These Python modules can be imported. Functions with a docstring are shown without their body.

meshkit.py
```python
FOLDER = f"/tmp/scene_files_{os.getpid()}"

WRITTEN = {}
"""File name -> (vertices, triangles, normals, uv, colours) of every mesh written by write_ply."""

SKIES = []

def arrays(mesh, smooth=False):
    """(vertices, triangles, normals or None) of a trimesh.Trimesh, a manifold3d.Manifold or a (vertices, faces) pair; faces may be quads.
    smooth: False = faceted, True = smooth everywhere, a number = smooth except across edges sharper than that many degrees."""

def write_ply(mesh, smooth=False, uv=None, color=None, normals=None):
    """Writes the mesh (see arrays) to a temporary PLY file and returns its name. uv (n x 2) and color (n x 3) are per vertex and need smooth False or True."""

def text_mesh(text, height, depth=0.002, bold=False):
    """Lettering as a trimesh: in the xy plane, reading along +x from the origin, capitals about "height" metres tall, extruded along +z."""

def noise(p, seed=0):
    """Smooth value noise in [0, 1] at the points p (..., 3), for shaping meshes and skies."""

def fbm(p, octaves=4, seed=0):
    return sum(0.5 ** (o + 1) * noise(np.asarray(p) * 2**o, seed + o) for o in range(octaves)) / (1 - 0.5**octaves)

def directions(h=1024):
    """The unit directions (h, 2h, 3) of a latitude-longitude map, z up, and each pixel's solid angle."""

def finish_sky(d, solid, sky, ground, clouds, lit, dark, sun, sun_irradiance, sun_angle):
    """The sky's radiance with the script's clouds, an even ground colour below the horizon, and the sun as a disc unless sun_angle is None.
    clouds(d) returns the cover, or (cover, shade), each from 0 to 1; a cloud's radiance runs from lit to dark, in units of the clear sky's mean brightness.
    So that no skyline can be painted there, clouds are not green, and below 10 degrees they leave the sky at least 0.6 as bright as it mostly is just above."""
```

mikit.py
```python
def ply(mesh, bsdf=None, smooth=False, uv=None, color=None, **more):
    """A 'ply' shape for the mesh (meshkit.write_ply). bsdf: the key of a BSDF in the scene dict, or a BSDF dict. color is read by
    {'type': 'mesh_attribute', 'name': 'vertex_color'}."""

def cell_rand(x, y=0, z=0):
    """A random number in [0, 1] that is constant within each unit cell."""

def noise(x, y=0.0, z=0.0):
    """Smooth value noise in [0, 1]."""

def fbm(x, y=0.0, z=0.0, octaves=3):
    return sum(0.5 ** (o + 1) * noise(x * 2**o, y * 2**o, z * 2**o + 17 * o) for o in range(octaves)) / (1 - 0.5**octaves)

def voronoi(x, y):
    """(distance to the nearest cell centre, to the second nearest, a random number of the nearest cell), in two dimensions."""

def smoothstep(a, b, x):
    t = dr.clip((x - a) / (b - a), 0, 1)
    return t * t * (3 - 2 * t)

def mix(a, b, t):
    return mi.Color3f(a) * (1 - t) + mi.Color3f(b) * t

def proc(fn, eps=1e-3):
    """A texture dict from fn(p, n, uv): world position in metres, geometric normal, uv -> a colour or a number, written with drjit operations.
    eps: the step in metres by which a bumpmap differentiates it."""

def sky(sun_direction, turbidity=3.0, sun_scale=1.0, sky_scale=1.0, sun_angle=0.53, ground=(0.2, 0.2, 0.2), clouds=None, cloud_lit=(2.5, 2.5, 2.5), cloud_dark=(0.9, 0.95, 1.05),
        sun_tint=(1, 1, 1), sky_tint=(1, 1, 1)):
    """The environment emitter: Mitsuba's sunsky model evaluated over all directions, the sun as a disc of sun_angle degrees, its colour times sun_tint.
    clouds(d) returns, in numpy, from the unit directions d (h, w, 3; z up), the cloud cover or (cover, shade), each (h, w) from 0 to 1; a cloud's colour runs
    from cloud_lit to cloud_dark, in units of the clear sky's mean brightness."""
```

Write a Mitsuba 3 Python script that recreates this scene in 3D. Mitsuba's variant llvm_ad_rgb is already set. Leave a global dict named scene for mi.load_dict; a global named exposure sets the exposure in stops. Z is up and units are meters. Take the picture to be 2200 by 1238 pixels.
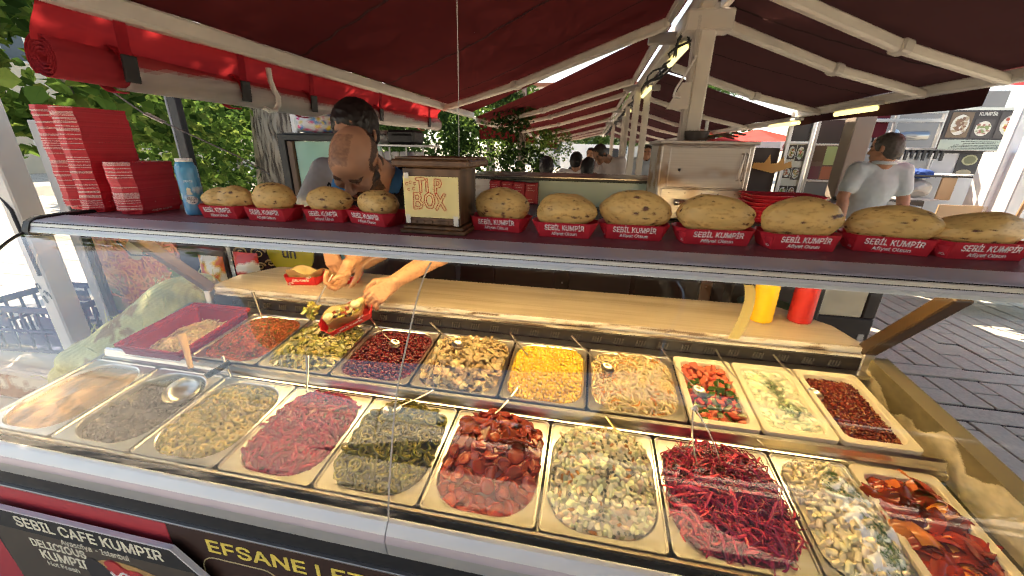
import math, numpy as np, trimesh, manifold3d, drjit as dr, mitsuba as mi
import shapely, shapely.geometry as sg
from scipy.spatial import cKDTree
import mikit, meshkit
from mikit import noise, fbm, voronoi, cell_rand, smoothstep, mix

T4 = mi.ScalarTransform4f
scene, labels = {}, {}
# ------------------------------------------------------------------ camera, sky, exposure
EYE = np.array([0, 0, 1.58])
_yaw, _pit, _rol = np.radians([-10.70, 19.736, 1.024])
_fw = np.array([math.sin(_yaw)*math.cos(_pit), math.cos(_yaw)*math.cos(_pit), -math.sin(_pit)])
_rt = np.array([math.cos(_yaw), -math.sin(_yaw), 0]); _up = np.cross(_rt, _fw)
_up = -math.sin(_rol)*_rt + math.cos(_rol)*_up
scene['camera'] = {'type': 'perspective', 'fov': 2*math.degrees(math.atan(1100/828.73)), 'fov_axis': 'x', 'near_clip': 0.02, 'far_clip': 400.0,
                   'to_world': T4().look_at(origin=EYE.tolist(), target=(EYE+_fw).tolist(), up=_up.tolist())}
scene['sky'] = mikit.sky((-0.45, 0.50, 0.74), turbidity=3, sun_scale=1.0, sky_scale=1.0, sky_tint=(1.42, 1.06, 0.76), ground=(0.30, 0.28, 0.25))
exposure = 3.5

# ------------------------------------------------------------------ materials
def _rgb(p, n, uv):          # each mesh carries its own flat colour, packed in its uv
    r = dr.floor(uv.x); g = (uv.x-r-0.05)/0.9
    return mi.Color3f(dr.square(r/255), dr.square(g), dr.square(uv.y))
VC = mikit.proc(_rgb)
def pack(c):
    c = np.sqrt(np.clip(c, 0, 1)); return np.stack([np.round(c[:, 0]*255)+0.05+0.9*c[:, 1], c[:, 2]], 1)
def mat(name, two=True, **k):
    b = {'type': 'principled', 'base_color': VC, **k}
    scene[name] = {'type': 'twosided', 'b': b} if two else b
mat('matte', roughness=0.85, specular=0.25)
mat('satin', roughness=0.45, specular=0.45)
mat('gloss', roughness=0.18, specular=0.5)
mat('moist', roughness=0.28, specular=0.5)
mat('skin', roughness=0.48, specular=0.4)
mat('cloth', roughness=0.95, specular=0.1, sheen=0.4)
mat('steel', roughness=0.24, metallic=1.0)
mat('alu', roughness=0.38, metallic=0.85)
mat('alu_pale', roughness=0.42, metallic=0.35, specular=0.5)
scene['thin_fabric'] = {'type': 'principledthin', 'base_color': VC, 'roughness': 0.9, 'diff_trans': 0.05, 'spec_trans': 0.0, 'eta': 1.3}
scene['sheer_fabric'] = {'type': 'principledthin', 'base_color': VC, 'roughness': 0.5, 'diff_trans': 0.8, 'spec_trans': 0.0, 'eta': 1.3}
scene['leaf'] = {'type': 'principledthin', 'base_color': VC, 'roughness': 0.5, 'diff_trans': 0.9, 'spec_trans': 0.0, 'eta': 1.4}
scene['film'] = {'type': 'principledthin', 'base_color': VC, 'roughness': 0.3, 'diff_trans': 0.8, 'spec_trans': 0.45, 'eta': 1.35}
scene['pane'] = {'type': 'thindielectric', 'int_ior': 1.52}
scene['clear_film'] = {'type': 'thindielectric', 'int_ior': 1.4}

def _two(b): return {'type': 'twosided', 'b': b}
def _stone(base, dark, f1=3.0, f2=60.0):
    def fn(p, n, uv):
        a = fbm(p.x*f1, p.y*f1, p.z*f1, 3); g = noise(p.x*f2, p.y*f2, p.z*f2)
        return mix(dark, base, dr.clip(0.15+0.55*a+0.45*g, 0, 1))
    return mikit.proc(fn)
def _plaza(p, n, uv):
    row = p.y/0.32; col = p.x/0.62 + 0.5*dr.floor(row)
    fy = row-dr.floor(row); fx = col-dr.floor(col)
    joint = dr.minimum(dr.minimum(fy, 1-fy)*0.32, dr.minimum(fx, 1-fx)*0.62)
    tone = cell_rand(dr.floor(row), dr.floor(col), 3)
    g = 0.6*fbm(p.x*3, p.y*3, 0, 3)+0.4*noise(p.x*40, p.y*40, 1)
    c = mix((0.30, 0.275, 0.235), (0.44, 0.41, 0.36), 0.5*tone+0.5*g)
    return mix((0.16, 0.15, 0.13), c, smoothstep(0.004, 0.012, joint))
scene['plaza_paving'] = _two({'type': 'principled', 'base_color': mikit.proc(_plaza), 'roughness': 0.8})
scene['paver_stone'] = _two({'type': 'principled', 'base_color': _stone((0.64, 0.60, 0.49), (0.36, 0.335, 0.275), 2.5, 90), 'roughness': 0.7, 'specular': 0.25})
def _wood(p, n, uv):
    w = fbm(p.x*1.6, p.y*26, p.z*26, 3)+0.25*noise(p.x*6, p.y*120, p.z*90)
    return mix((0.33, 0.255, 0.18), (0.54, 0.455, 0.345), dr.clip(w*1.25-0.2, 0, 1))
scene['board_wood'] = _two({'type': 'principled', 'base_color': mikit.proc(_wood), 'roughness': 0.4, 'specular': 0.4})
def _oldwood(p, n, uv):
    w = fbm(p.x*22, p.y*22, p.z*4, 3)+0.3*noise(p.x*90, p.y*90, p.z*8)
    return mix((0.022, 0.010, 0.006), (0.16, 0.078, 0.034), dr.clip(w*1.5-0.35, 0, 1))
scene['dark_wood'] = _two({'type': 'principled', 'base_color': mikit.proc(_oldwood), 'roughness': 0.45})
def _bark(p, n, uv):
    v = fbm(p.x*34+2*noise(p.z*5, p.x*8, 5), p.y*34, p.z*4.5, 4)
    return mix((0.09, 0.07, 0.055), (0.40, 0.34, 0.27), smoothstep(0.34, 0.62, v))
scene['bark'] = _two({'type': 'bumpmap', 'scale': 0.03, 'tex': mikit.proc(lambda p, n, uv: smoothstep(0.38, 0.62, fbm(p.x*34+2*noise(p.z*5, p.x*8, 5), p.y*34, p.z*4.5, 4)), eps=0.003),
                      'b': {'type': 'principled', 'base_color': mikit.proc(_bark), 'roughness': 0.9}})
def _brushed(p, n, uv):
    s = fbm(p.x*2.5, p.y*2.5, p.z*2.5, 3); st = noise(p.x*4, p.y*4, p.z*160)
    stain = smoothstep(0.50, 0.68, fbm(p.x*5+7, p.y*5, p.z*7, 3))
    return mix(mix((0.56, 0.50, 0.46), (0.74, 0.68, 0.64), 0.6*s+0.4*st), (0.36, 0.19, 0.07), stain*0.8)
scene['oven_steel'] = _two({'type': 'principled', 'base_color': mikit.proc(_brushed), 'roughness': 0.36, 'metallic': 0.75})
def _wall_dirt(p, n, uv):
    a = smoothstep(0.35, 0.6, fbm(p.y*9, p.z*16, 3, 4)+0.15*noise(p.y*60, p.z*60, 2)-1.1*(p.z-0.86+0.12*(0.62-p.y)))
    c = mix((0.33, 0.28, 0.17), (0.62, 0.53, 0.34), fbm(p.y*14, p.z*14, 1, 3))
    return mix((0.30, 0.255, 0.15), c, a)
scene['crusted_wall'] = _two({'type': 'principled', 'base_color': mikit.proc(_wall_dirt), 'roughness': 0.75})

# ------------------------------------------------------------------ scene helpers
def free(k):
    if k not in scene and k not in labels: return k
    i = 1
    while f'{k}_{i:03d}' in scene or f'{k}_{i:03d}' in labels: i += 1
    return f'{k}_{i:03d}'
_next = {}
def freef(k):
    if k not in scene and k not in labels: return k
    i = _next.get(k, 1)
    while f'{k}_{i:03d}' in scene or f'{k}_{i:03d}' in labels: i += 1
    _next[k] = i+1
    return f'{k}_{i:03d}'
def tag(k, label=None, cat=None, group=None, kind=None):
    d = labels.setdefault(k, {})
    for a, b in (('label', label), ('category', cat), ('group', group), ('kind', kind)):
        if b: d[a] = b
    return k
def thing(name, label, cat, group=None, kind=None):
    return tag(freef(name), label, cat, group, kind)
def arr(m, smooth):
    return meshkit.arrays(m, smooth)
def shape(mesh, bsdf, color=(0.5, 0.5, 0.5), smooth=False):
    if callable(color) or np.ndim(color) == 2:
        v, f, n = arr(mesh, True if smooth else False)
        c = np.asarray(color(v) if callable(color) else color, float)[f].mean(1)
        uv = np.repeat(pack(c), 3, 0); i = f.ravel(); v = v[i]; n = None if n is None else n[i]; f = np.arange(len(v)).reshape(-1, 3)
    else:
        v, f, n = arr(mesh, smooth); uv = np.tile(pack(np.asarray(color, float)[None]), (len(v), 1))
    path = meshkit.write_ply((v, f), False, uv, None, normals=n)
    return {'type': 'ply', 'filename': path, 'face_normals': n is None, 'bsdf': {'type': 'ref', 'id': bsdf}}
def add(name, mesh, bsdf, color=(0.5, 0.5, 0.5), smooth=False, parent=None, label=None, cat=None, group=None, kind=None, **more):
    k = freef(f'{parent}__{name}' if parent else name)
    scene[k] = {**shape(mesh, bsdf, color, smooth), **more}
    if label or cat or kind: tag(k, label, cat, group, kind)
    return k
def place(name, sh, M, parent=None):
    k = freef(f'{parent}__{name}' if parent else name)
    scene[k] = {**sh, 'to_world': T4(np.asarray(M, float).tolist())}
    return k

# ------------------------------------------------------------------ mesh helpers
def mv(mesh, M):
    v, f = (mesh.vertices, mesh.faces) if hasattr(mesh, 'vertices') else mesh
    v = np.asarray(v) @ M[:3, :3].T + M[:3, 3]
    if np.linalg.det(M[:3, :3]) < 0: f = np.asarray(f)[:, ::-1]
    return (v, np.asarray(f))
def frame(o, x, y, z=None):
    x = np.array(x, float); x /= np.linalg.norm(x); y = np.array(y, float); y -= x*(x@y); y /= np.linalg.norm(y)
    M = np.eye(4); M[:3, 0], M[:3, 1], M[:3, 2], M[:3, 3] = x, y, np.cross(x, y), o
    return M
def tr(x, y, z):
    M = np.eye(4); M[:3, 3] = x, y, z; return M
def sc(x, y=None, z=None):
    return np.diag([x, x if y is None else y, x if z is None else z, 1.0])
def rot(axis, deg):
    a = np.array(axis, float); a /= np.linalg.norm(a); t = math.radians(deg); K = np.array([[0, -a[2], a[1]], [a[2], 0, -a[0]], [-a[1], a[0], 0]])
    M = np.eye(4); M[:3, :3] = np.eye(3)+math.sin(t)*K+(1-math.cos(t))*K@K; return M
def cat(*ms):
    V, F, o = [], [], 0
    for m in ms:
        v, f = (m.vertices, m.faces) if hasattr(m, 'vertices') else m
        f = np.asarray(f)
        if f.shape[1] == 4: f = np.vstack([f[:, [0, 1, 2]], f[:, [0, 2, 3]]])
        V.append(np.asarray(v)); F.append(f+o); o += len(v)
    return np.vstack(V), np.vstack(F)
_cb = []
def _chamfer_topology():
    p = np.array([[sx*(1-(i == 0)*.3), sy*(1-(i == 1)*.3), sz*(1-(i == 2)*.3)] for sx in (-1, 1) for sy in (-1, 1) for sz in (-1, 1) for i in range(3)])
    p = np.array([[sx*(1 if i == 0 else .7), sy*(1 if i == 1 else .7), sz*(1 if i == 2 else .7)] for sx in (-1, 1) for sy in (-1, 1) for sz in (-1, 1) for i in range(3)])
    h = trimesh.PointCloud(p).convex_hull
    idx = cKDTree(p).query(h.vertices)[1]
    return np.sign(p), np.array([[i == 0, i == 1, i == 2] for _ in range(8) for i in range(3)]), idx[h.faces]
_SG, _AX, _CF = _chamfer_topology()
def box(x0, x1, y0, y1, z0, z1, b=0.002):
    c = np.array([x0+x1, y0+y1, z0+z1])/2; h = np.abs(np.array([x1-x0, y1-y0, z1-z0]))/2; b = min(b, .45*h.min())
    return c+_SG*np.where(_AX, h, h-b), _CF
def beam(a, b, w, h, up=(0, 0, 1), bev=0.003):
    a, b = np.array(a, float), np.array(b, float); L = np.linalg.norm(b-a)
    x = (b-a)/L; y = np.cross(up, x)
    if np.linalg.norm(y) < 1e-6: y = np.array([0, 1.0, 0])
    return mv(box(0, L, -w/2, w/2, -h/2, h/2, bev), frame(a, x, y))
def tube(pts, r, sides=8, caps=True, flat=None):
    p = np.asarray(pts, float); n = len(p); r = np.broadcast_to(r, (n,))
    t = np.gradient(p, axis=0); t /= np.linalg.norm(t, axis=1, keepdims=True)+1e-12
    a = np.zeros_like(p); ref = np.array([0, 0, 1.0]) if abs(t[0, 2]) < .9 else np.array([1.0, 0, 0])
    for i in range(n):
        ref = ref-t[i]*(ref@t[i]); ref /= np.linalg.norm(ref)+1e-12; a[i] = ref
    b = np.cross(t, a); g = np.arange(sides)*2*np.pi/sides
    fl = 1.0 if flat is None else flat
    v = p[:, None]+r[:, None, None]*(np.cos(g)[None, :, None]*a[:, None]*fl+np.sin(g)[None, :, None]*b[:, None])
    v = v.reshape(-1, 3)
    i, j = np.meshgrid(np.arange(n-1), np.arange(sides), indexing='ij'); i, j = i.ravel(), j.ravel(); k = (j+1) % sides
    q = np.stack([i*sides+j, i*sides+k, (i+1)*sides+k, (i+1)*sides+j], 1)
    f = np.vstack([q[:, [0, 1, 2]], q[:, [0, 2, 3]]])
    if caps:
        v = np.vstack([v, p[0], p[-1]]); c0, c1 = len(v)-2, len(v)-1; s = np.arange(sides); s2 = (s+1) % sides
        f = np.vstack([f, np.stack([s2, s, np.full(sides, c0)], 1), np.stack([(n-1)*sides+s, (n-1)*sides+s2, np.full(sides, c1)], 1)])
    return v, f
def loft(loops, cap0=False, cap1=False, closed=True):
    L = np.asarray(loops, float); n, m = L.shape[:2]; v = L.reshape(-1, 3)
    jj = np.arange(m if closed else m-1)
    i, j = np.meshgrid(np.arange(n-1), jj, indexing='ij'); i, j = i.ravel(), j.ravel(); k = (j+1) % m
    q = np.stack([i*m+j, i*m+k, (i+1)*m+k, (i+1)*m+j], 1); f = np.vstack([q[:, [0, 1, 2]], q[:, [0, 2, 3]]])
    s = np.arange(m); s2 = (s+1) % m
    if cap0: v = np.vstack([v, L[0].mean(0)]); f = np.vstack([f, np.stack([s2, s, np.full(m, len(v)-1)], 1)])
    if cap1: v = np.vstack([v, L[-1].mean(0)]); f = np.vstack([f, np.stack([(n-1)*m+s, (n-1)*m+s2, np.full(m, len(v)-1)], 1)])
    return v, f
def lathe(prof, n=24, o=(0, 0, 0)):
    a = np.arange(n)*2*np.pi/n
    L = [np.stack([r*np.cos(a), r*np.sin(a), np.full(n, z)], 1)+np.array(o) for r, z in prof]
    return loft(L)
def sheet(P):
    P = np.asarray(P, float); n, m = P.shape[:2]
    i, j = np.meshgrid(np.arange(n-1), np.arange(m-1), indexing='ij'); i, j = i.ravel(), j.ravel()
    q = np.stack([i*m+j, (i+1)*m+j, (i+1)*m+j+1, i*m+j+1], 1)
    return P.reshape(-1, 3), np.vstack([q[:, [0, 1, 2]], q[:, [0, 2, 3]]])
def slab(P, th):
    """A sheet of points given a thickness th along its normals."""
    v, f = sheet(P); m = trimesh.Trimesh(v, f, process=False); nn = m.vertex_normals
    n, k = np.asarray(P).shape[:2]; N = len(v)
    e = np.concatenate([np.arange(k), np.arange(1, n)*k+k-1, (n-1)*k+np.arange(k-2, -1, -1), np.arange(n-2, 0, -1)*k]); e2 = np.roll(e, -1)
    side = np.vstack([np.stack([e, e2, e2+N], 1), np.stack([e, e2+N, e+N], 1)])
    return np.vstack([v, v-nn*th]), np.vstack([f, f[:, ::-1]+N, side])
def extrude(poly, z0, z1):
    m = trimesh.creation.extrude_polygon(poly if hasattr(poly, 'exterior') else sg.Polygon(poly), z1-z0, engine='earcut')
    return np.array(m.vertices)+[0, 0, z0], np.array(m.faces)
def rrect(w, h, r, n=48):
    """A rounded rectangle's outline as n points evenly spread by angle, centred on the origin."""
    r = min(r, w/2, h/2); a = np.linspace(0, 2*np.pi, n, endpoint=False)+1e-4
    per = []
    for cx, cy, s in ((w/2-r, h/2-r, 0), (-w/2+r, h/2-r, 1), (-w/2+r, -h/2+r, 2), (w/2-r, -h/2+r, 3)):
        t = np.linspace(0, np.pi/2, n//4)+s*np.pi/2
        per.append(np.stack([cx+r*np.cos(t), cy+r*np.sin(t)], 1))
    return np.vstack(per)
_tx = {}
def text(s, h, M, bold=True, depth=0.0006, slab_serif=False, maxw=None):
    k = (s, bold)
    if k not in _tx: _tx[k] = meshkit.text_mesh(s, 0.1, depth=0.01, bold=bold)
    m = _tx[k]; v = np.array(m.vertices)*[h/0.1, h/0.1, depth/0.01]
    if maxw: v[:, 0] *= maxw/v[:, 0].max()
    return mv((v, np.array(m.faces)), M)

# ------------------------------------------------------------------ organic bodies: a signed-distance grid and its surface
class Body:
    def __init__(self, lo, hi, h):
        self.lo, self.h = np.array(lo, float), h
        self.n = np.ceil((np.array(hi, float)-self.lo)/h).astype(int)+1
        self.F = np.full(self.n, 0.1, np.float32)
    def _win(self, lo, hi):
        a = np.maximum(np.floor((lo-self.lo)/self.h).astype(int), 0); b = np.minimum(np.ceil((hi-self.lo)/self.h).astype(int)+1, self.n)
        if (b <= a).any(): return None
        ax = [self.lo[i]+self.h*np.arange(a[i], b[i]) for i in range(3)]
        return tuple(slice(a[i], b[i]) for i in range(3)), np.stack(np.meshgrid(*ax, indexing='ij'), -1)
    def _put(self, w, d, k, sub=False):
        o = self.F[w]
        if sub:
            h = np.clip(0.5-0.5*(o+d)/k, 0, 1); self.F[w] = o*(1-h)-d*h+k*h*(1-h)
        else:
            h = np.clip(0.5+0.5*(o-d)/k, 0, 1); self.F[w] = o*(1-h)+d*h-k*h*(1-h)
    def cap(self, a, b, ra, rb=None, k=0.01, flat=None, sub=False):
        a, b = np.array(a, float), np.array(b, float); rb = ra if rb is None else rb
        m = max(ra, rb)+3*k+2*self.h
        w = self._win(np.minimum(a, b)-m, np.maximum(a, b)+m)
        if w is None: return self
        p = w[1]-a; ab = b-a; t = np.clip((p@ab)/max(ab@ab, 1e-12), 0, 1)
        q = p-t[..., None]*ab
        if flat is not None:      # (axis, factor): thinner along that axis
            ax = np.array(flat[0], float); ax /= np.linalg.norm(ax); c = q@ax; q = q+(c*(1/flat[1]-1))[..., None]*ax
        d = np.linalg.norm(q, axis=-1)-(ra+(rb-ra)*t)
        self._put(w[0], d.astype(np.float32), k, sub); return self
    def chain(self, pts, rs, k=0.008, flat=None):
        for i in range(len(pts)-1): self.cap(pts[i], pts[i+1], rs[i], rs[i+1], k, flat)
        return self
    def ell(self, c, R, ax=None, k=0.01, sub=False):
        c, R = np.array(c, float), np.array(R, float); A = np.eye(3) if ax is None else np.array(ax, float)   # rows: the axes
        m = R.max()+3*k+2*self.h; w = self._win(c-m, c+m)
        if w is None: return self
        q = (w[1]-c)@A.T; l0 = np.linalg.norm(q/R, axis=-1); l1 = np.linalg.norm(q/R**2, axis=-1)
        d = l0*(l0-1)/np.maximum(l1, 1e-9)
        self._put(w[0], d.astype(np.float32), k, sub); return self
    def mesh(self):
        F = self.F; S = F < 0; n = self.n
        c = np.zeros(n-1, np.int8); c8 = [(i, j, k) for i in (0, 1) for j in (0, 1) for k in (0, 1)]
        for i, j, k in c8: c += S[i:n[0]-1+i, j:n[1]-1+j, k:n[2]-1+k]
        cell = np.argwhere((c > 0) & (c < 8)); idx = np.full(n-1, -1, np.int64); idx[tuple(cell.T)] = np.arange(len(cell))
        val = np.stack([F[cell[:, 0]+i, cell[:, 1]+j, cell[:, 2]+k] for i, j, k in c8], 1)
        acc, cnt = np.zeros((len(cell), 3)), np.zeros(len(cell))
        for a in range(8):
            for b in range(a+1, 8):
                A, B = np.array(c8[a]), np.array(c8[b])
                if np.abs(A-B).sum() != 1: continue
                x = (val[:, a] < 0) != (val[:, b] < 0); t = val[:, a]/(val[:, a]-val[:, b]+1e-12)
                acc[x] += (A+t[x, None]*(B-A)); cnt[x] += 1
        v = self.lo+self.h*(cell+acc/cnt[:, None]); f = []
        for ax in range(3):
            o1, o2 = (ax+1) % 3, (ax+2) % 3
            s0 = [slice(1, n[i]-1) for i in range(3)]; s1 = list(s0); s0[ax] = slice(0, n[ax]-1); s1[ax] = slice(1, n[ax])
            A, B = S[tuple(s0)], S[tuple(s1)]
            for flip in (False, True):
                e = np.argwhere((A & ~B) if not flip else (~A & B))
                off = np.array([1, 1, 1]); off[ax] = 0; e = e+off
                d1, d2 = np.eye(3, dtype=int)[o1], np.eye(3, dtype=int)[o2]
                q = np.stack([idx[tuple((e-d1-d2).T)], idx[tuple((e-d2).T)], idx[tuple(e.T)], idx[tuple((e-d1).T)]], 1)
                f.append(q[:, ::-1] if flip else q)
        f = np.vstack(f)
        return v, np.vstack([f[:, [0, 1, 2]], f[:, [0, 2, 3]]])
def vfbm(v, s, oct=3, seed=0):
    return meshkit.fbm(np.asarray(v)*s+31.7, oct, seed)
# ------------------------------------------------------------------ ground, paving, plinth
rng = np.random.default_rng(7)
WHITE, RED, BURG = (0.78, 0.75, 0.70), (0.48, 0.022, 0.03), (0.30, 0.022, 0.028)
add('ground', (np.array([[-90, -90, 0], [90, -90, 0], [90, 120, 0], [-90, 120, 0.]]), np.array([[0, 1, 2, 3]])), 'plaza_paving', kind='structure')
# grey stone pavers beside the stall, each a piece on its dark bed
bed = add('pavement', box(1.15, 8.2, -1.5, 9.5, -0.05, 0.004, 0.001), 'matte', (0.035, 0.03, 0.032), kind='structure')
pav = []
def row_y(x0, x1, y0, y1, w, L, j=0.013):
    """columns of pavers running away from the counter"""
    x, i = x0, 0
    while x < x1:
        y = y0-(L*0.5 if i % 2 else 0)
        while y < y1:
            a, b = max(y, y0), min(y+L, y1)
            if b-a > 0.05: pav.append((x+j/2, x+w-j/2, a+j/2, b-j/2))
            y += L
        x += w; i += 1
def row_x(x0, x1, y0, w, L, j=0.013):
    x = x0
    while x < x1: pav.append((x+j/2, x+L-j/2, y0+j/2, y0+w-j/2)); x += L
row_y(1.2, 8.0, 3.28, 9.4, 0.165, 0.50); row_x(1.3, 8.0, 3.10, 0.165, 0.56); row_y(1.2, 8.0, 2.72, 3.09, 0.175, 0.37)
row_x(1.1, 8.0, 2.54, 0.17, 0.60); row_y(1.2, 8.0, -1.4, 2.53, 0.18, 0.48)
pav.sort(key=lambda q: (q[0]-2.9)**2+(q[2]-3.6)**2)
P_NEAR, P_REST = [], []
for i, (a, b, c, d) in enumerate(pav):
    h = 0.012+0.006*rng.random()
    m = box(a, b, c, d, -0.02, h, 0.004)
    v = m[0].copy(); v[:, 2] += np.where(v[:, 2] > 0, (v[:, 0]-a)*rng.normal(0, .008)+(v[:, 1]-c)*rng.normal(0, .006), 0)
    if i < 300: add('paver', (v, m[1]), 'paver_stone', parent=bed)
    else: P_REST.append((v, m[1]))
add('far_pavers', cat(*P_REST), 'paver_stone', parent=bed, kind='stuff')
# sunlit slabs of the square on the left
sq = []
for j in range(60):
    y0 = 3.0+j*0.32
    for i in range(24):
        x0 = -4.6-i*0.62-(0.31 if j % 2 else 0)
        if abs(x0+1.85*y0+0.3) < 2.6+0.06*y0: sq.append((x0, y0))
sq.sort(key=lambda q: q[0]**2+q[1]**2)
plz = add('plaza', box(-20, -4.4, 2.9, 24, -0.04, 0.004, 0.001), 'matte', (0.20, 0.185, 0.16), kind='structure')
for k, (x0, y0) in enumerate(sq[:170]):
    g = rng.uniform(0.36, 0.46)
    add('slab', box(x0+.006, x0+.614, y0+.006, y0+.314, -0.02, 0.012+0.004*rng.random(), .004), 'matte', (g, g*.94, g*.83), parent=plz)
# painted plinth left of the stall
pl = thing('plinth', 'low concrete plinth with a worn brown painted band left of the stall', 'plinth')
def paintwear(v):
    n = vfbm(v, 9, 3)[:, None]; return np.where(n > .56, [[.62, .56, .47]], [[.26, .10, .07]])
sg_ = np.stack(np.meshgrid(np.linspace(-5.2, -1.95, 130), np.linspace(0.14, 0.30, 10), indexing='ij'), -1)
add('band', sheet(np.stack([sg_[..., 0], np.full(sg_.shape[:2], 1.345), sg_[..., 1]], -1)), 'matte', paintwear, parent=pl)
add('block', box(-5.2, -1.95, 1.35, 3.0, 0, 0.33, .01), 'matte', (0.60, 0.56, 0.54), parent=pl)
add('step', box(-5.2, -1.95, 1.20, 1.349, 0, 0.13, .01), 'matte', (0.58, 0.52, 0.43), parent=pl)

# ------------------------------------------------------------------ the double canopy down the middle of the square
def fabric(x0, z0, x1, z1, y0, y1, sag, nx=28, ny=80, seed=0, shear=0.0):
    u, v = np.meshgrid(np.linspace(0, 1, nx), np.linspace(0, 1, ny), indexing='ij')
    y = y0+(y1-y0)*v-shear*(1-u)*(v if y0 < 0 else 1); x = x0+(x1-x0)*u; z = z0+(z1-z0)*u
    w = np.sin(np.pi*np.clip(v, 0, 1)); z = z-sag*np.sin(np.pi*u)*(0.5+0.5*np.sin(v*np.pi*3+seed))*1.0
    z += 0.03*(meshkit.fbm(np.stack([x*1.2, y*0.9, x*0+seed], -1), 3)-.5)+0.008*np.sin(u*60+6*v+seed)*w*u
    return np.stack([x, y, z], -1)
XR, ZR = 0.55, 2.47
XL, XE = -1.85, 2.55
def canopy_color(c):
    def fn(v):
        n = vfbm(v, 1.3, 3, 3)[:, None]; return np.array(c)*(0.85+0.3*n)
    return fn
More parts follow.
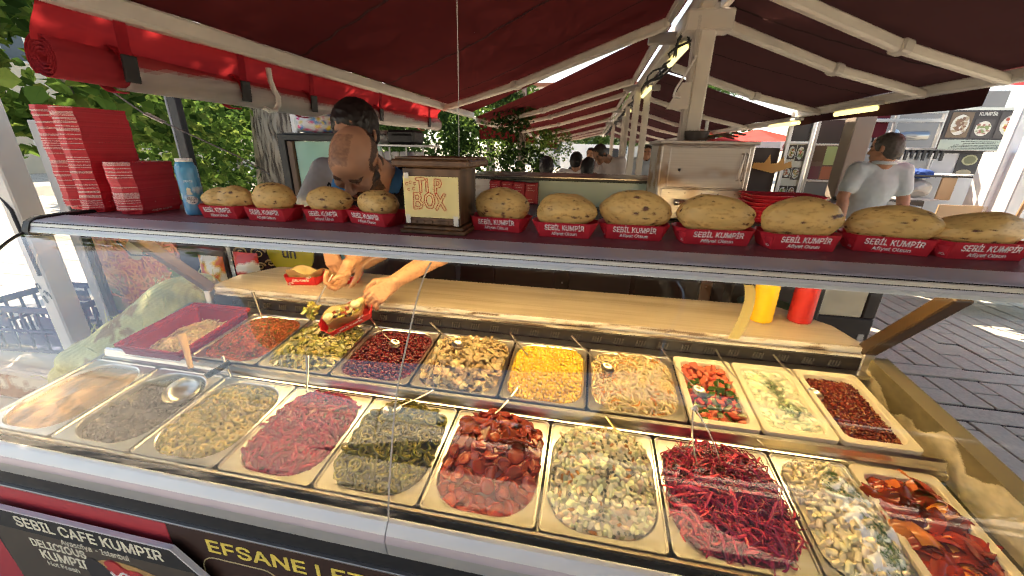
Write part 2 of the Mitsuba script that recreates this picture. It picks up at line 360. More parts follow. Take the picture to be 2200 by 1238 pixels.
def awning(side, y0, y1, arms, label, sag=0.05, seed=0, skirt=None, zr=ZR, drop=0.0, shear=2.9):
    k = thing('awning', label, 'awning', 'burgundy awnings along the canopy ridge')
    xe = XL if side < 0 else XE
    P = fabric(XR+side*0.04, zr, xe, 2.11-drop, y0, y1, sag, seed=seed, shear=shear)
    add('fabric', sheet(P), 'thin_fabric', canopy_color((0.115, 0.022, 0.023) if side < 0 else (0.074, 0.033, 0.034)), True, k)
    for j in range(int((y1-y0)/1.15)):
        v_ = (j+.5)*1.15/(y1-y0); i_ = int(v_*79); q = P[:, i_:i_+1]; e_ = np.array([0, .011, 0])
        add('seam', sheet(np.concatenate([q-e_-[0, 0, .003], q+e_-[0, 0, .003]], 1)), 'matte', (0.045, 0.010, 0.011) if side < 0 else (.030, .013, .014), True, k)
    add('front_bar', box(xe-.035, xe+.035, y0, y1, 2.025-drop, 2.105-drop, .012), 'satin', (0.74, 0.70, 0.63), 30, k)
    for ya, yr, ze in arms:
        e = np.array([xe-side*.02, ya, 2.04-drop]); r = np.array([XR+side*.14, yr, zr-0.12]); m = e*.52+r*.48+[0, 0, -0.035]
        add('arm', cat(beam(e, m, .048, .062, bev=.012), beam(m, r, .052, .066, bev=.012)), 'satin', (0.74, 0.68, 0.58), 30, k)
        add('arm_joint', mv(box(-.04, .04, -.035, .035, -.045, .045, .01), frame(m, r-e, [0, 0, 1])), 'satin', (0.62, 0.57, 0.49), 30, k)
    if skirt:
        a, b, h = skirt
        yy = np.linspace(a, b, 90); zz = np.linspace(0, 1, 5)
        S = np.array([[[xe+side*(.04+.018*math.sin(y*9)*z), y, 2.03-drop-z*(h+.02*math.sin(y*2.1))] for z in zz] for y in yy])
        add('valance', sheet(S), 'thin_fabric', canopy_color((0.13, 0.018, 0.02) if side < 0 else (.045, .019, .02)), True, k)
    return k
awning(-1, -0.4, 6.25, [(4.95, 3.0, 0), (0.5, 0.0, 0)], 'burgundy awning overhead nearest the counter, left of the ridge', .05, 1, None)
awning(1, -0.5, 6.0, [(3.92, 3.0, 0), (3.26, 2.4, 0), (5.43, 4.4, 0), (0.6, 0.1, 0)], 'brown burgundy awning overhead right of the ridge, above the kitchen front', .06, 2, (3.45, 6.0, .10), shear=0.9)
awning(-1, 6.4, 14.6, [(7.0, 5.2, 0), (8.2, 6.3, 0), (10.2, 8.3, 0), (13.0, 11, 0)], 'second burgundy awning left of the ridge with a long hanging valance', .05, 3, (6.75, 13.6, .21), drop=0.06)
awning(1, 6.06, 13.0, [(7.6, 6.6, 0), (9.6, 8.6, 0), (12, 10.8, 0)], 'second burgundy awning right of the ridge', .05, 4, drop=0.06, shear=0.9)
awning(-1, 14.8, 24, [(16, 14.6, 0), (18.5, 17, 0), (21, 20, 0)], 'farthest burgundy awning left of the ridge', .05, 5, (15, 23, .28), drop=0.08)
awning(1, 13.1, 24, [(15, 13.5, 0), (19, 17, 0)], 'farthest burgundy awning right of the ridge', .05, 6, drop=0.08, shear=0.9)
rb = thing('ridge_beam', 'long pale steel beam along the canopy ridge with cables', 'beam')
add('beam', box(XR-.04, XR+.04, -0.5, 24, 2.33, 2.43, .008), 'satin', (0.60, 0.55, 0.48), 30, rb)
add('side_rail', box(XR-.15, XR-.11, -0.5, 24, 2.36, 2.41, .006), 'satin', (0.50, 0.45, 0.40), 30, rb)
add('side_rail', box(XR+.11, XR+.15, -0.5, 24, 2.36, 2.41, .006), 'satin', (0.50, 0.45, 0.40), 30, rb)
for s in range(5):
    yy = np.linspace(2.8, 20, 70); r_ = rng.normal(0, 1, 3)
    add('cable', tube(np.stack([XR+.05*np.sin(yy*(2+s)+r_[0])+.03*r_[1], yy, 2.31-.05*np.abs(np.sin(yy*1.7+s))], 1), .008, 5), 'matte', (0.03, 0.03, 0.03), True, rb)
for k_, y in enumerate((3.3, 5.6, 8.6, 12.5)):
    add('cross_piece', box(XR-.22, XR+.22, y-.03, y+.03, 2.30, 2.37, .006), 'satin', (0.45, 0.40, 0.35), 30, rb)

def post(x, y, z0, z1, w, label, col=(0.72, 0.66, 0.57), d=None):
    k = thing('canopy_post', label, 'post', 'posts under the canopy ridge')
    d = d or w
    add('shaft', box(x-w/2, x+w/2, y-d/2, y+d/2, z0, z1, .008), 'satin', col, 30, k)
    return k
p1_ = post(0.585, 2.72, 0, 2.36, .085, 'thick cream steel post rising behind the oven to the canopy ridge', d=.11)
add('bracket', box(.46, .71, 2.66, 2.78, 2.22, 2.33, .01), 'satin', (0.62, 0.56, 0.48), 30, p1_)
add('side_channel', box(.515, .541, 2.66, 2.74, .9, 2.3, .004), 'satin', (0.50, 0.45, 0.39), 30, p1_)
add('cable', tube(np.array([[.54, 2.66, 2.10], [.50, 2.64, 2.02], [.45, 2.63, 1.93], [.44, 2.63, 1.89], [.47, 2.63, 1.88], [.53, 2.65, 1.90]]), .007, 6), 'satin', (0.8, 0.78, 0.72), True, p1_)
add('bracket_plate', extrude([(.40, 1.84), (.54, 1.84), (.54, 1.98), (.47, 1.98)], 0, .01) if False else mv(extrude([(-.09, -.04), (.03, -.04), (.03, .1), (-.02, .1)], 0, .012), frame([.50, 2.64, 1.86], [1, 0, 0], [0, 0, 1])), 'satin', (0.66, 0.60, 0.52), False, p1_)
post(0.50, 5.5, 0, 2.33, .075, 'left one of the two slim cream posts side by side past the glass showcase')
post(0.62, 5.5, 0, 2.33, .075, 'right one of the two slim cream posts side by side past the glass showcase')
for y, x in ((7.2, .53), (9.0, .60), (11.5, .52), (14.0, .60)):
    post(x, y, 0, 2.33, .07, 'slim cream post, %s from the counter in the row under the ridge' % {7.2: 'fourth', 9.0: 'fifth', 11.5: 'sixth', 14.0: 'seventh'}[y])
# canopy posts at the stall's left end and the thin poles behind it
k = thing('stall_post', 'square white painted post at the left end of the counter', 'post')
add('shaft', box(-2.925, -2.833, 1.455, 1.56, 0.33, 2.6, .008), 'satin', (0.66, 0.63, 0.58), 30, k)
ink = [mv(tube(np.array([[0, 0, 0], [.012, .012, 0], [.02, .0, 0], [.024, -.02, 0]])*s + [a, b, 0], .0022, 5), frame([-2.885, 1.4535, .80], [1, 0, 0], [0, 0, 1])) for a, b, s in ((-.03, .04, 1), (-.01, .03, -1), (.0, .0, 1), (.015, -.01, 1.2), (-.02, -.03, 1), (.012, -.05, -1))]
add('scribble', cat(*ink), 'matte', (0.05, 0.05, 0.06), False, k)
k = thing('thin_pole', 'thin black steel pole standing behind the worktop', 'pole')
add('shaft', box(-2.395, -2.335, 2.0, 2.04, 0, 1.95, .004), 'satin', (0.03, 0.03, 0.033), 30, k)
add('edge_trim', box(-2.41, -2.396, 2.0, 2.04, .9, 1.94, .002), 'satin', (0.30, 0.31, 0.34), 30, k)
k = thing('white_pole', 'narrow white pole beside the tree trunk', 'pole')
add('shaft', box(-2.20, -2.155, 2.72, 2.76, 0, 2.0, .004), 'satin', (0.80, 0.78, 0.76), 30, k)

# fluorescent tubes
def lamp(a, b, label, power):
    k = thing('fluorescent_lamp', label, 'lamp', 'lit fluorescent lamps under the canopy')
    a, b = np.array(a, float), np.array(b, float); u = (b-a)/np.linalg.norm(b-a)
    add('tube', tube(np.array([a, b]), .022, 10), 'gloss', (0.9, 0.85, 0.6), True, k, emitter={'type': 'area', 'radiance': {'type': 'rgb', 'value': [power*.056, power*.046, power*.017]}})
    add('housing', mv(box(-.04, np.linalg.norm(b-a)+.04, -.03, .03, .026, .06, .005), frame(a, u, np.cross([0, 0, 1], u))), 'satin', (0.6, 0.57, 0.5), 30, k)
    return k
lamp((XR+.03, 3.25, 2.27), (XR+.03, 3.85, 2.27), 'nearest lit yellow tube under the ridge beam left of the thick post', 3.0)
lamp((XR+.03, 5.0, 2.25), (XR+.03, 5.7, 2.25), 'second lit yellow tube under the ridge beam', 3.0)
lamp((XR+.03, 7.4, 2.23), (XR+.03, 8.3, 2.23), 'farther short lit tube under the ridge beam above the slim posts', 3.0)
lamp((2.48, 4.36, 1.985), (2.48, 5.0, 1.985), 'lit yellow tube hanging under the right front bar above the kitchen', 3.0)
lamp((2.48, 5.75, 1.95), (2.48, 6.6, 1.95), 'lit tube farther along the right front bar', 3.0)

# ------------------------------------------------------------------ the rolled up side curtain
k = thing('rolled_curtain', 'rolled red and clear plastic curtain hanging under the left front bar', 'curtain')
XC = -1.95
def rollpt(t, y, c, r0, r1, turns):
    a = t*turns*2*np.pi; r = r0+(r1-r0)*t; return [XC+r*np.cos(a)*.9, y, c+r*np.sin(a)*1.05]
def zc(y): return 1.865-0.012*math.sin((y-1.2)*1.2)-.004*(y-1.2)
ys = np.linspace(1.22, 1.46, 8); tt = np.linspace(0, 1, 90)
jit = 1+.05*np.sin(tt*41)
S = np.array([[[XC+(.016+.062*t)*np.cos(t*29)*.95, y, zc(y)+(.016+.062*t)*np.sin(t*29)] for t in tt] for y in ys])
add('red_roll', slab(S, .003), 'cloth', canopy_color((0.36, 0.035, 0.045)), True, k)
yy = np.linspace(1.46, 5.2, 60)
def rolltube(y0, y1, r, squash, seed):
    y = np.linspace(y0, y1, int(20*(y1-y0))+4); a = np.linspace(0, 2*np.pi, 29)[:-1]
    return loft([np.stack([XC+r*np.cos(a)*(1+.06*np.sin(3*q+a*2+seed)), np.full(28, q), zc(q)+r*squash*np.sin(a)*(1+.05*np.sin(5*q+seed))], 1) for q in y], True, True)
add('plastic_roll', rolltube(1.46, 5.0, .072, 1.0, 1), 'satin', lambda v: np.where((v[:, 2:3]-1.855 < .018+.018*np.sin(v[:, 1:2]*4)), np.array([.42, .37, .35]), np.array([.33, .04, .045]))*(.8+.4*vfbm(v, 14, 3)[:, None]), True, k)
yv = np.linspace(1.2, 5.0, 90); zt = np.linspace(0, 1, 10)
S = np.array([[[XC+.1-.09*z+.03*math.sin(y*7+2*z)*(1-abs(2*z-1)), y, 2.06-z*(2.06-zc(y)-.05)] for z in zt] for y in yv])
add('red_sheet', sheet(S), 'sheer_fabric', lambda v: np.array([.42, .030, .034])*(.7+.5*vfbm(v, 5, 3)[:, None]), True, k)
for i, y in enumerate((1.44, 2.0, 2.55, 3.45, 4.55)):
    a = np.linspace(-.4, 5.0, 26); w = .022
    S = np.array([[[XC+.083*np.cos(t), y+s*w, zc(y)+.085*np.sin(t)] for s in (-1, 1)] for t in a])
    st = add('strap', cat(slab(S, .003), slab([[[XC+.08+.02*q, y+s*w, zc(y)+.0+(.2*q)] for s in (-1, 1)] for q in np.linspace(0, 1, 6)], .003)), 'cloth', (0.34, 0.02, 0.03), False, k)
    add('buckle', mv(box(-.028, .028, -.05, .05, 0, .014, .005), frame([XC+.086, y, zc(y)+.0], [0, 1, 0], [.1, 0, 1])), 'satin', (0.02, 0.02, 0.022), 30, k)
hk = np.array([[0, .10], [0, .03], [.012, -.02], [.03, -.06], [.026, -.11], [0, -.145], [-.035, -.155], [-.06, -.14]])
k = thing('white_hook', 'white plastic hook hooked round the rolled curtain', 'hook')
add('hook', tube(np.stack([np.full(8, XC+.10), 2.18+hk[:, 0]*1.3, zc(2.2)+.055+hk[:, 1]*.9], 1), .011, 8, flat=1.6), 'satin', (0.80, 0.78, 0.73), True, k)
# ------------------------------------------------------------------ the serving counter
X0, X1 = -1.73, 0.965           # inner ends of the case
SX0, SX1 = -1.735, 1.13         # the top shelf
CT = thing('serving_counter', 'long food counter with curved glass front, aluminium rails and a maroon top shelf', 'counter')
def strip(prof, x0, x1, n=2):
    """a profile (y, z) swept along x"""
    xs = np.linspace(x0, x1, n)
    return loft([[(x, y, z) for y, z in prof] for x in xs], True, True)
BK, ALU, DK = (0.012, 0.012, 0.014), (0.70, 0.70, 0.72), (0.05, 0.045, 0.045)
def ribs(v):
    return np.array([[.150, .028, .034]])*(0.9+.25*vfbm(v, 20, 2)[:, None])
sh = add('shelf', box(SX0+.02, SX1-.02, .9955, 1.40, 1.318, 1.341, .002), 'satin', (.15, .038, .045), 30, CT)
for i in range(35):
    y = .9965+i*.0115
    add('rib', box(SX0+.022, SX1-.022, y, y+.0085, 1.341, 1.3455, .001), 'satin', (.20, .050, .060), False, sh)
bull = [(.995, 1.3458), (.990, 1.3492), (.978, 1.3500), (.972, 1.3488), (.94, 1.3475), (.912, 1.3450), (.9035, 1.3415), (.9025, 1.3405), (.94, 1.330), (.995, 1.330)]
add('nosing', strip(bull, SX0+.01, SX1-.01), 'alu_pale', (.66, .66, .74), 25, CT)
add('gasket', box(SX0+.012, SX1-.012, .9012, .93, 1.3385, 1.3402, .0005), 'matte', BK, False, CT)
add('glass_rail', strip([(.925, 1.3383), (.8995, 1.3383), (.8975, 1.3368), (.8945, 1.3290), (.925, 1.3290)], SX0+.004, SX1-.004), 'alu_pale', (.70, .68, .60), 25, CT)
add('gasket', box(SX0+.012, SX1-.012, .8955, .93, 1.3272, 1.3288, .0005), 'matte', BK, False, CT)
add('glass_rail', strip([(.925, 1.3270), (.8945, 1.3270), (.8915, 1.3190), (.925, 1.3190)], SX0+.006, SX1-.006), 'alu_pale', (.55, .57, .62), 25, CT)
add('glass_rail', strip([(.925, 1.3188), (.8915, 1.3188), (.8880, 1.3125), (.8875, 1.3105), (.925, 1.3105)], SX0+.008, SX1-.008), 'alu_pale', (.66, .70, .70), 25, CT)
for s_, x in ((0, SX0-.004), (1, SX1-.022)):
    add('shelf_end_cap', mv(extrude([(.884, 1.302), (.886, 1.32), (.897, 1.342), (.92, 1.353), (.98, 1.356), (1.41, 1.35), (1.41, 1.31), (1.0, 1.295), (.93, 1.29)], 0, .026), np.array([[0, 0, 1, x], [1, 0, 0, 0], [0, 1, 0, 0], [0, 0, 0, 1.]])), 'satin', BK, 30, CT)
add('shelf_underside', box(SX0+.03, SX1-.03, .925, 1.38, 1.3125, 1.3175, .001), 'satin', (.30, .28, .27), 30, CT)
# the curved glass, two panes meeting at a seam
GP = np.array([(.8865, 1.308), (.859, 1.296), (.825, 1.274), (.794, 1.246), (.752, 1.196), (.712, 1.147), (.670, 1.092), (.637, 1.023), (.605, .930), (.585, .866), (.572, .803)])
from scipy.interpolate import CubicSpline
_s = np.r_[0, np.cumsum(np.linalg.norm(np.diff(GP, axis=0), axis=1))]; _cs = CubicSpline(_s, GP)
def gp(t): return _cs(np.clip(t, 0, 1)*_s[-1])
GC = gp(np.linspace(0, 1, 40))
def glass(x0, x1):
    n = 3; return sheet(np.array([[(x, y, z) for x in np.linspace(x0, x1, n)] for y, z in GC]))
SEAM = -0.377
add('glass_pane', glass(SX0+.003, SEAM-.0018), 'pane', (1, 1, 1), True, CT, label='curved glass pane on the left half of the case')
add('glass_pane', glass(SEAM+.0018, SX1-.01), 'pane', (1, 1, 1), True, CT, label='curved glass pane on the right half of the case')
add('glass_seam', tube(np.array([(SEAM, y-.001, z) for y, z in GC]), .0021, 5), 'satin', (.50, .47, .43), True, CT)
add('glass_edge', tube(np.array([(SX0-.002, y, z) for y, z in GC]), .0045, 6), 'satin', BK, True, CT)
# front rail and body
rail = [(.579, .799), (.574, .8025), (.566, .799), (.5535, .7845), (.5500, .779), (.5455, .766), (.5455, .7575), (.5470, .755), (.5475, .737), (.5515, .7185), (.58, .7185)]
def _rail(x0, x1, nm):
    add(nm, strip(rail[:5]+[(.579, .779)], x0, x1), 'alu_pale', (.80, .80, .80), 20, CT)
    add(nm, strip([(.579, .7785), (.5499, .7785), (.5460, .7665), (.5458, .759), (.579, .759)], x0, x1), 'alu_pale', (.56, .52, .60), 20, CT)
    add(nm, strip([(.579, .7588), (.5470, .7582), (.5475, .737), (.5515, .7185), (.579, .7185)], x0, x1), 'alu_pale', (.46, .47, .48), 20, CT)
_rail(SX0-.3, SEAM-.0012, 'front_rail'); _rail(SEAM+.0012, SX1+.1, 'front_rail')
add('recess', box(SX0-.3, SX1+.1, .5625, .60, .655, .7180, .001), 'satin', (.016, .018, .022), False, CT)
add('recess_lip', box(SX0-.3, SX1+.1, .5545, .60, .6485, .6545, .001), 'alu', (.45, .43, .42), False, CT)
add('red_panel', box(SX0-.3, -1.018, .556, .60, .02, .648, .001), 'satin', (.46, .045, .06), False, CT)
bp = add('brown_panel', box(-1.0165, SX1+.1, .556, .60, .02, .648, .001), 'satin', (.045, .022, .017), False, CT, label='dark brown printed panel with yellow lettering')
add('lettering', text('EFSANE LEZZET', .043, frame([-.905, .5555, .578], [1, 0, 0], [0, 0, 1]), True, .0006, maxw=.60), 'satin', (.85, .68, .13), False, bp)
ol = rrect(.24, .30, .05, 48)
add('printed_outline', tube(np.vstack([np.c_[ol, np.zeros(48)], np.c_[ol[:1], 0]]) @ np.array([[1, 0, 0], [0, 0, 1], [0, 0, 0.]]) + [-.815, .5555, .405], .0016, 5), 'satin', (.70, .55, .28), False, bp)
add('body_back', box(X0-.02, SX1, .60, 1.60, .03, .70, .01), 'satin', (.05, .05, .052), False, CT)
add('front_inner', box(X0-.05, SX1-.01, .6105, .624, .60, .7800, .001), 'gloss', (.007, .007, .008), False, CT)
# pan wells
TL = math.radians(7.0)
def rowframe(y0, z0): return lambda x, s, h=0.0: np.array([x, y0+s*math.cos(TL)-h*math.sin(TL), z0+s*math.sin(TL)+h*math.cos(TL)])
FR, BR = rowframe(.620, .790), rowframe(.968, .866)
STEEL = (.70, .68, .65)
add('front_ledge', strip([(.6100, .7905), (.6195, .7885), (.6195, .782), (.6100, .782)], X0+.02, X1-.02), 'steel', (.80, .68, .46), False, CT)
b_, c_ = FR(0, .322), BR(0, 0)
add('row_divider', strip([(b_[1]+.001, b_[2]-.012), (b_[1]+.001, b_[2]+.004), (b_[1]+.012, b_[2]+.007), (c_[1]-.012, c_[2]-.006), (c_[1]-.003, c_[2]-.002), (c_[1]-.003, c_[2]-.03)], X0+.02, X1-.03), 'steel', STEEL, 25, CT)
add('row_divider_lip', strip([(b_[1]+.011, b_[2]+.0075), (b_[1]+.014, b_[2]+.017), (b_[1]+.019, b_[2]+.017), (b_[1]+.019, b_[2]+.007)], X0+.02, X1-.03), 'steel', (.62, .60, .57), 25, CT)
e_ = BR(0, .315)
add('back_ledge', strip([(e_[1]+.0005, e_[2]-.01), (e_[1]+.0005, e_[2]+.002), (1.318, .906), (1.318, .89)], X0+.1, X1-.02), 'steel', STEEL, 25, CT)
add('well_floor', box(X0+.02, X1-.02, .625, 1.31, .715, .722, .002), 'steel', (.35, .34, .33), False, CT)
vb = add('vent_strip', box(-1.60, .93, 1.322, 1.335, .898, .9485, .001), 'satin', (.018, .016, .017), False, CT)
for g in range(31):
    for i in range(4):
        x = -1.50+g*.078+i*.009
        add('slat', mv(box(-.0022, .0022, -.003, .003, -.012, .012, .001), frame([x, 1.3195, .924], [1, 0, -.22], [0, 1, 0])), 'satin', (.05, .047, .047), False, vb)
# side walls of the case
sw = [(.60, .80), (.62, .872), (.80, .889), (1.06, .921), (1.335, .952), (1.335, .70), (.60, .70)]
def sidewall(x0, x1): return mv(extrude([(y, z) for y, z in sw], 0, x1-x0), np.array([[0, 0, 1, x0], [1, 0, 0, 0], [0, 1, 0, 0], [0, 0, 0, 1.]]))
def crust(v):
    return v
gy, gz = np.meshgrid(np.linspace(.60, 1.335, 260), np.linspace(0, 1, 60), indexing='ij')
top = np.interp(gy, [.60, .62, .80, 1.06, 1.335], [.84, .872, .889, .921, .952])
cr = gz*.125+.755+(gy-.6)*.11
P_ = np.stack([0*gy, gy, np.minimum(cr, top-.001)], -1)
lim = top-.016-.055*np.clip((gy-.75)/.6, 0, 1)+.11*(meshkit.fbm(np.stack([gy*11, gy*0, gz*0], -1), 4, 9)-.5)
thick = np.where(P_[..., 2] < lim, .0010+.0022*meshkit.fbm(np.stack([gy*38, P_[..., 2]*60, gy*0], -1), 4, 3)**1.5, .0003)
P_[..., 0] = .957-thick
add('side_wall', sidewall(.9575, X1+.045), 'matte', (.24, .20, .115), False, CT, label='low right side wall of the case crusted with dried dough')
def crustcol(v):
    n = vfbm(v, 30, 4)[:, None]; t = (.957-v[:, :1])
    return np.where(t > .0007, np.array([[.60, .50, .31]])*(.4+1.1*n), np.array([[.17, .135, .065]])*(.6+.8*n))
add('dried_crust', sheet(P_[:, ::-1]), 'matte', crustcol, True, CT)
ck = np.array([[.9505, .88, .846], [.9505, .875, .832], [.9505, .887, .822], [.9505, .88, .808], [.9505, .892, .795]])
add('side_wall', mv(extrude([(.60, .778), (.62, .780), (.945, .822), (1.335, .895), (1.335, .70), (.60, .70)], 0, .022), np.array([[0, 0, 1, X0-.024], [1, 0, 0, 0], [0, 1, 0, 0], [0, 0, 0, 1.]])), 'steel', (.50, .48, .46), False, CT, label='low left side wall of the case')
# sloping frame bars at both ends and the end glass
for nm, x0, x1, col in (('right', .928, .972, (.055, .032, .017)), ('left', -1.655, -1.615, (.16, .115, .10))):
    a, b = np.array([(x0+x1)/2, 1.345, .972]), np.array([(x0+x1)/2, 1.115, 1.252])
    add('frame_bar', beam(a, b, x1-x0, .045, up=(1, 0, 0), bev=.004) if False else beam(a, b, x1-x0, .040, bev=.004), 'satin', col, 30, CT)
    add('frame_foot', box(x0+.004, x1-.004, 1.322, 1.352, .87, .965, .004), 'alu', (.62, .58, .53), 30, CT)
    ge = np.array([(y, z) for y, z in GC]); xx = SX0+.006 if nm == 'left' else SX1-.03
for x in (SX0+.012,):
    poly = sg.Polygon([(y, z) for y, z in GC]+[(.62, .86), (1.335, .945), (1.335, .99), (1.085, 1.27)])
    pv, pf = extrude(poly, 0, .0005); keep = np.abs(np.cross(pv[pf[:, 1]]-pv[pf[:, 0]], pv[pf[:, 2]]-pv[pf[:, 0]])[:, 2]) > 1e-9
    fz = pv[pf][:, :, 2].max(1) < 1e-6
    add('end_glass', mv((pv, pf[fz]), np.array([[0, 0, 1, x], [1, 0, 0, 0], [0, 1, 0, 0], [0, 0, 0, 1.]])), 'pane', (1, 1, 1), False, CT)
# warm display lamp under the shelf
add('display_lamp', tube(np.array([[-1.55, 1.14, 1.296], [.95, 1.14, 1.296]]), .011, 10), 'gloss', (.9, .8, .5), True, CT, label='warm tube lamp under the top shelf', emitter={'type': 'area', 'radiance': {'type': 'rgb', 'value': [4.6, 3.25, 1.25]}})
add('lamp_holder', box(-1.60, 1.0, 1.115, 1.165, 1.3085, 1.3120, .001), 'satin', (.7, .7, .7), False, CT)
# worktop board behind the pans
wt = sg.Polygon([(-1.618, 1.338), (.945, 1.338), (.925, 1.50), (.80, 1.665), (-1.54, 1.665), (-1.63, 1.50)]).buffer(-.03).buffer(.03)
add('worktop', extrude(wt, .966, .986), 'board_wood', (.5, .4, .3), False, CT, label='pale wood grain worktop board behind the pans')
def edgecol(v):
    n = vfbm(v*[.4, 1, 3], 26, 4)[:, None]; return np.where(n > .60, [[.16, .11, .08]], np.where(n > .52, [[.52, .44, .34]], [[.70, .66, .60]]))
xs_ = np.linspace(-1.60, .935, 420)
for z0, z1, yy0, nm in ((.9665, .985, 1.3355, 'worktop_edge'), (.9585, .966, 1.341, 'worktop_edge'), (.9495, .958, 1.331, 'worktop_rail')):
    zz = np.linspace(z1, z0, 5); dn = meshkit.fbm(np.stack(list(np.meshgrid(xs_*14, zz*90, indexing='ij'))+[np.zeros((420, 5))], -1), 3)
    add(nm, sheet(np.stack([np.repeat(xs_[:, None], 5, 1), yy0+.004*dn-.0045, np.repeat(zz[None], 420, 0)], -1)[:, ::-1]), 'satin', edgecol, True, CT)
    add(nm+'_core', box(-1.60, .935, yy0+.0005, 1.42, z0+.0006, z1-.0006, .0005), 'matte', (.4, .34, .28), False, CT)

# ------------------------------------------------------------------ advertising boards leaning on the front
k = thing('advert_board', 'black advertising board with cut corner reading SEBIL CAFE KUMPIR leaning on the counter front', 'sign')
bd = [(-1.62, .05), (-.86, .05), (-.90, .50), (-.985, .594), (-1.66, .594)]
Mb = np.array([[1, 0, 0, 0], [0, 0, -1, .541], [0, 1, 0, 0], [0, 0, 0, 1.]])
add('board', mv(extrude(bd, 0, .012), Mb), 'satin', (.020, .022, .024), False, k)
ed = np.array([(-1.66, .594), (-.985, .594), (-.90, .50), (-.86, .05)])
add('white_edge', cat(*[beam([a[0], .535, a[1]], [b[0], .535, b[1]], .0135, .004, bev=.0005) for a, b in zip(ed[:-1], ed[1:])]), 'satin', (.72, .70, .74), False, k)
YF = .5285
add('brown_photo_ground', box(-1.64, -.93, YF+.0002, YF+.0006, .05, .522, .0001), 'satin', (.075, .062, .048), False, k)
CR = (.84, .80, .66)
add('lettering', text('SEBIL CAFE KUMPIR', .038, frame([-1.535, YF-.0002, .542], [1, 0, 0], [0, 0, 1]), True, maxw=.515), 'satin', CR, False, k)
add('lettering', text('Ayasofya - Istanbul', .021, frame([-1.385, YF-.0002, .506], [1, 0, 0], [0, 0, 1]), False, maxw=.24), 'satin', CR, False, k)
add('lettering', text('DELICIOUS', .030, frame([-1.515, YF-.0002, .468], [1, 0, 0], [0, 0, 1]), True, maxw=.205), 'satin', CR, False, k)
add('lettering', text('KUMPIR!', .036, frame([-1.50, YF-.0002, .420], [1, 0, 0], [0, 0, 1]), True, maxw=.20), 'satin', CR, False, k)
add('lettering', text('Hot Fresh', .018, frame([-1.49, YF-.0002, .392], [1, 0, 0], [0, 0, 1]), False, maxw=.12), 'satin', CR, False, k)
# printed potato picture, flat on the board
fl = lambda poly, d: mv(extrude(poly, 0, d), np.array([[1, 0, 0, 0], [0, 0, -1, YF], [0, 1, 0, 0], [0, 0, 0, 1.]]))
pot = sg.Point(0, 0).buffer(1, 24)
import shapely.affinity as sa
pp = sa.translate(sa.rotate(sa.scale(pot, .175, .075), -14), -1.12, .405)
add('printed_potato', fl(pp, .0008), 'satin', (.50, .30, .11), False, k)
add('printed_filling', cat(*[fl(sa.translate(sa.scale(pot, .016+.012*rng.random(), .009+.008*rng.random()), -1.12+a, .425-.25*a+b), .0011+.0001*i) for i, (a, b) in enumerate(zip(rng.uniform(-.12, .13, 34), rng.uniform(-.03, .03, 34)))]), 'satin', (.52, .05, .05), False, k)
for q in range(6):
    xx = np.linspace(-.035, .035, 9)
    add('printed_sauce', cat(*[fl(sg.LineString([(-1.20+.035*q+.9*t, .44-.011*q+.012*math.sin(t*90+q)) for t in xx]).buffer(.004), .0046)]), 'satin', (.85, .82, .78), False, k)
add('printed_husk', fl(sa.translate(sa.rotate(sa.scale(pot, .05, .085), 20), -1.275, .395), .0009), 'satin', (.03, .03, .033), False, k)
# ------------------------------------------------------------------ pans and food
rng = np.random.default_rng(21)
ROWX = np.eye(3)
def rowM(row, x, s, h=0.0):
    M = np.eye(4); M[:3, 1] = [0, math.cos(TL), math.sin(TL)]; M[:3, 2] = [0, -math.sin(TL), math.cos(TL)]
    M[:3, 3] = (FR if row == 'F' else BR)(x, s, h); return M
def pan_mesh(w, L, rim, r, depth=.085, bead=.004):
    """steel pan: raised outer bead, flat rim, rounded opening with sloping walls, floor"""
    def lp(a, b, rr, z): return np.c_[rrect(a, b, rr, 72), np.full(72, z)]+[w/2, L/2, 0]
    ow, oL = w-2*rim, L-2*rim*1.15
    loops = [lp(w-.003, L-.003, .012, -.012), lp(w-.003, L-.003, .012, 0.0), lp(w-.004, L-.004, .012, bead), lp(w-.010, L-.010, .012, bead), lp(w-.013, L-.013, .014, .0008),
             lp(ow+.006, oL+.006, r+.003, .0008), lp(ow, oL, r, -.001), lp(ow-.005, oL-.005, r-.002, -.008), lp(ow-.02, oL-.02, r-.004, -depth*.8), lp(ow-.04, oL-.04, r-.012, -depth)]
    return loft(loops, False, True)
PANS = {}
def pan(row, x0, x1, L, rim, r, mat_, col, label, name='steel_pan', catg='pan', group=None, smooth=28, h=0.0, depth=.085, bead=.004):
    w = x1-x0-.003
    k = thing(name, label, catg, group)
    M = rowM(row, x0+.0015, .0, h)
    scene[k] = shape(mv(pan_mesh(w, L, rim, r, depth, bead), M), mat_, col, smooth)
    return dict(k=k, w=w, L=L, M=M, ow=w-2*rim, oL=L-2.3*rim, r=r)
def inside(P, u, v, m=0.0):
    """how far the point is inside the pan's rounded opening"""
    a, b = np.abs(u-P['w']/2), np.abs(v-P['L']/2); r = P['r']; hw, hl = P['ow']/2-m, P['oL']/2-m
    r = max(r-m, .005); qx, qy = a-(hw-r), b-(hl-r)
    d = np.minimum(np.maximum(qx, qy), 0)+np.hypot(np.maximum(qx, 0), np.maximum(qy, 0))-r
    return -d
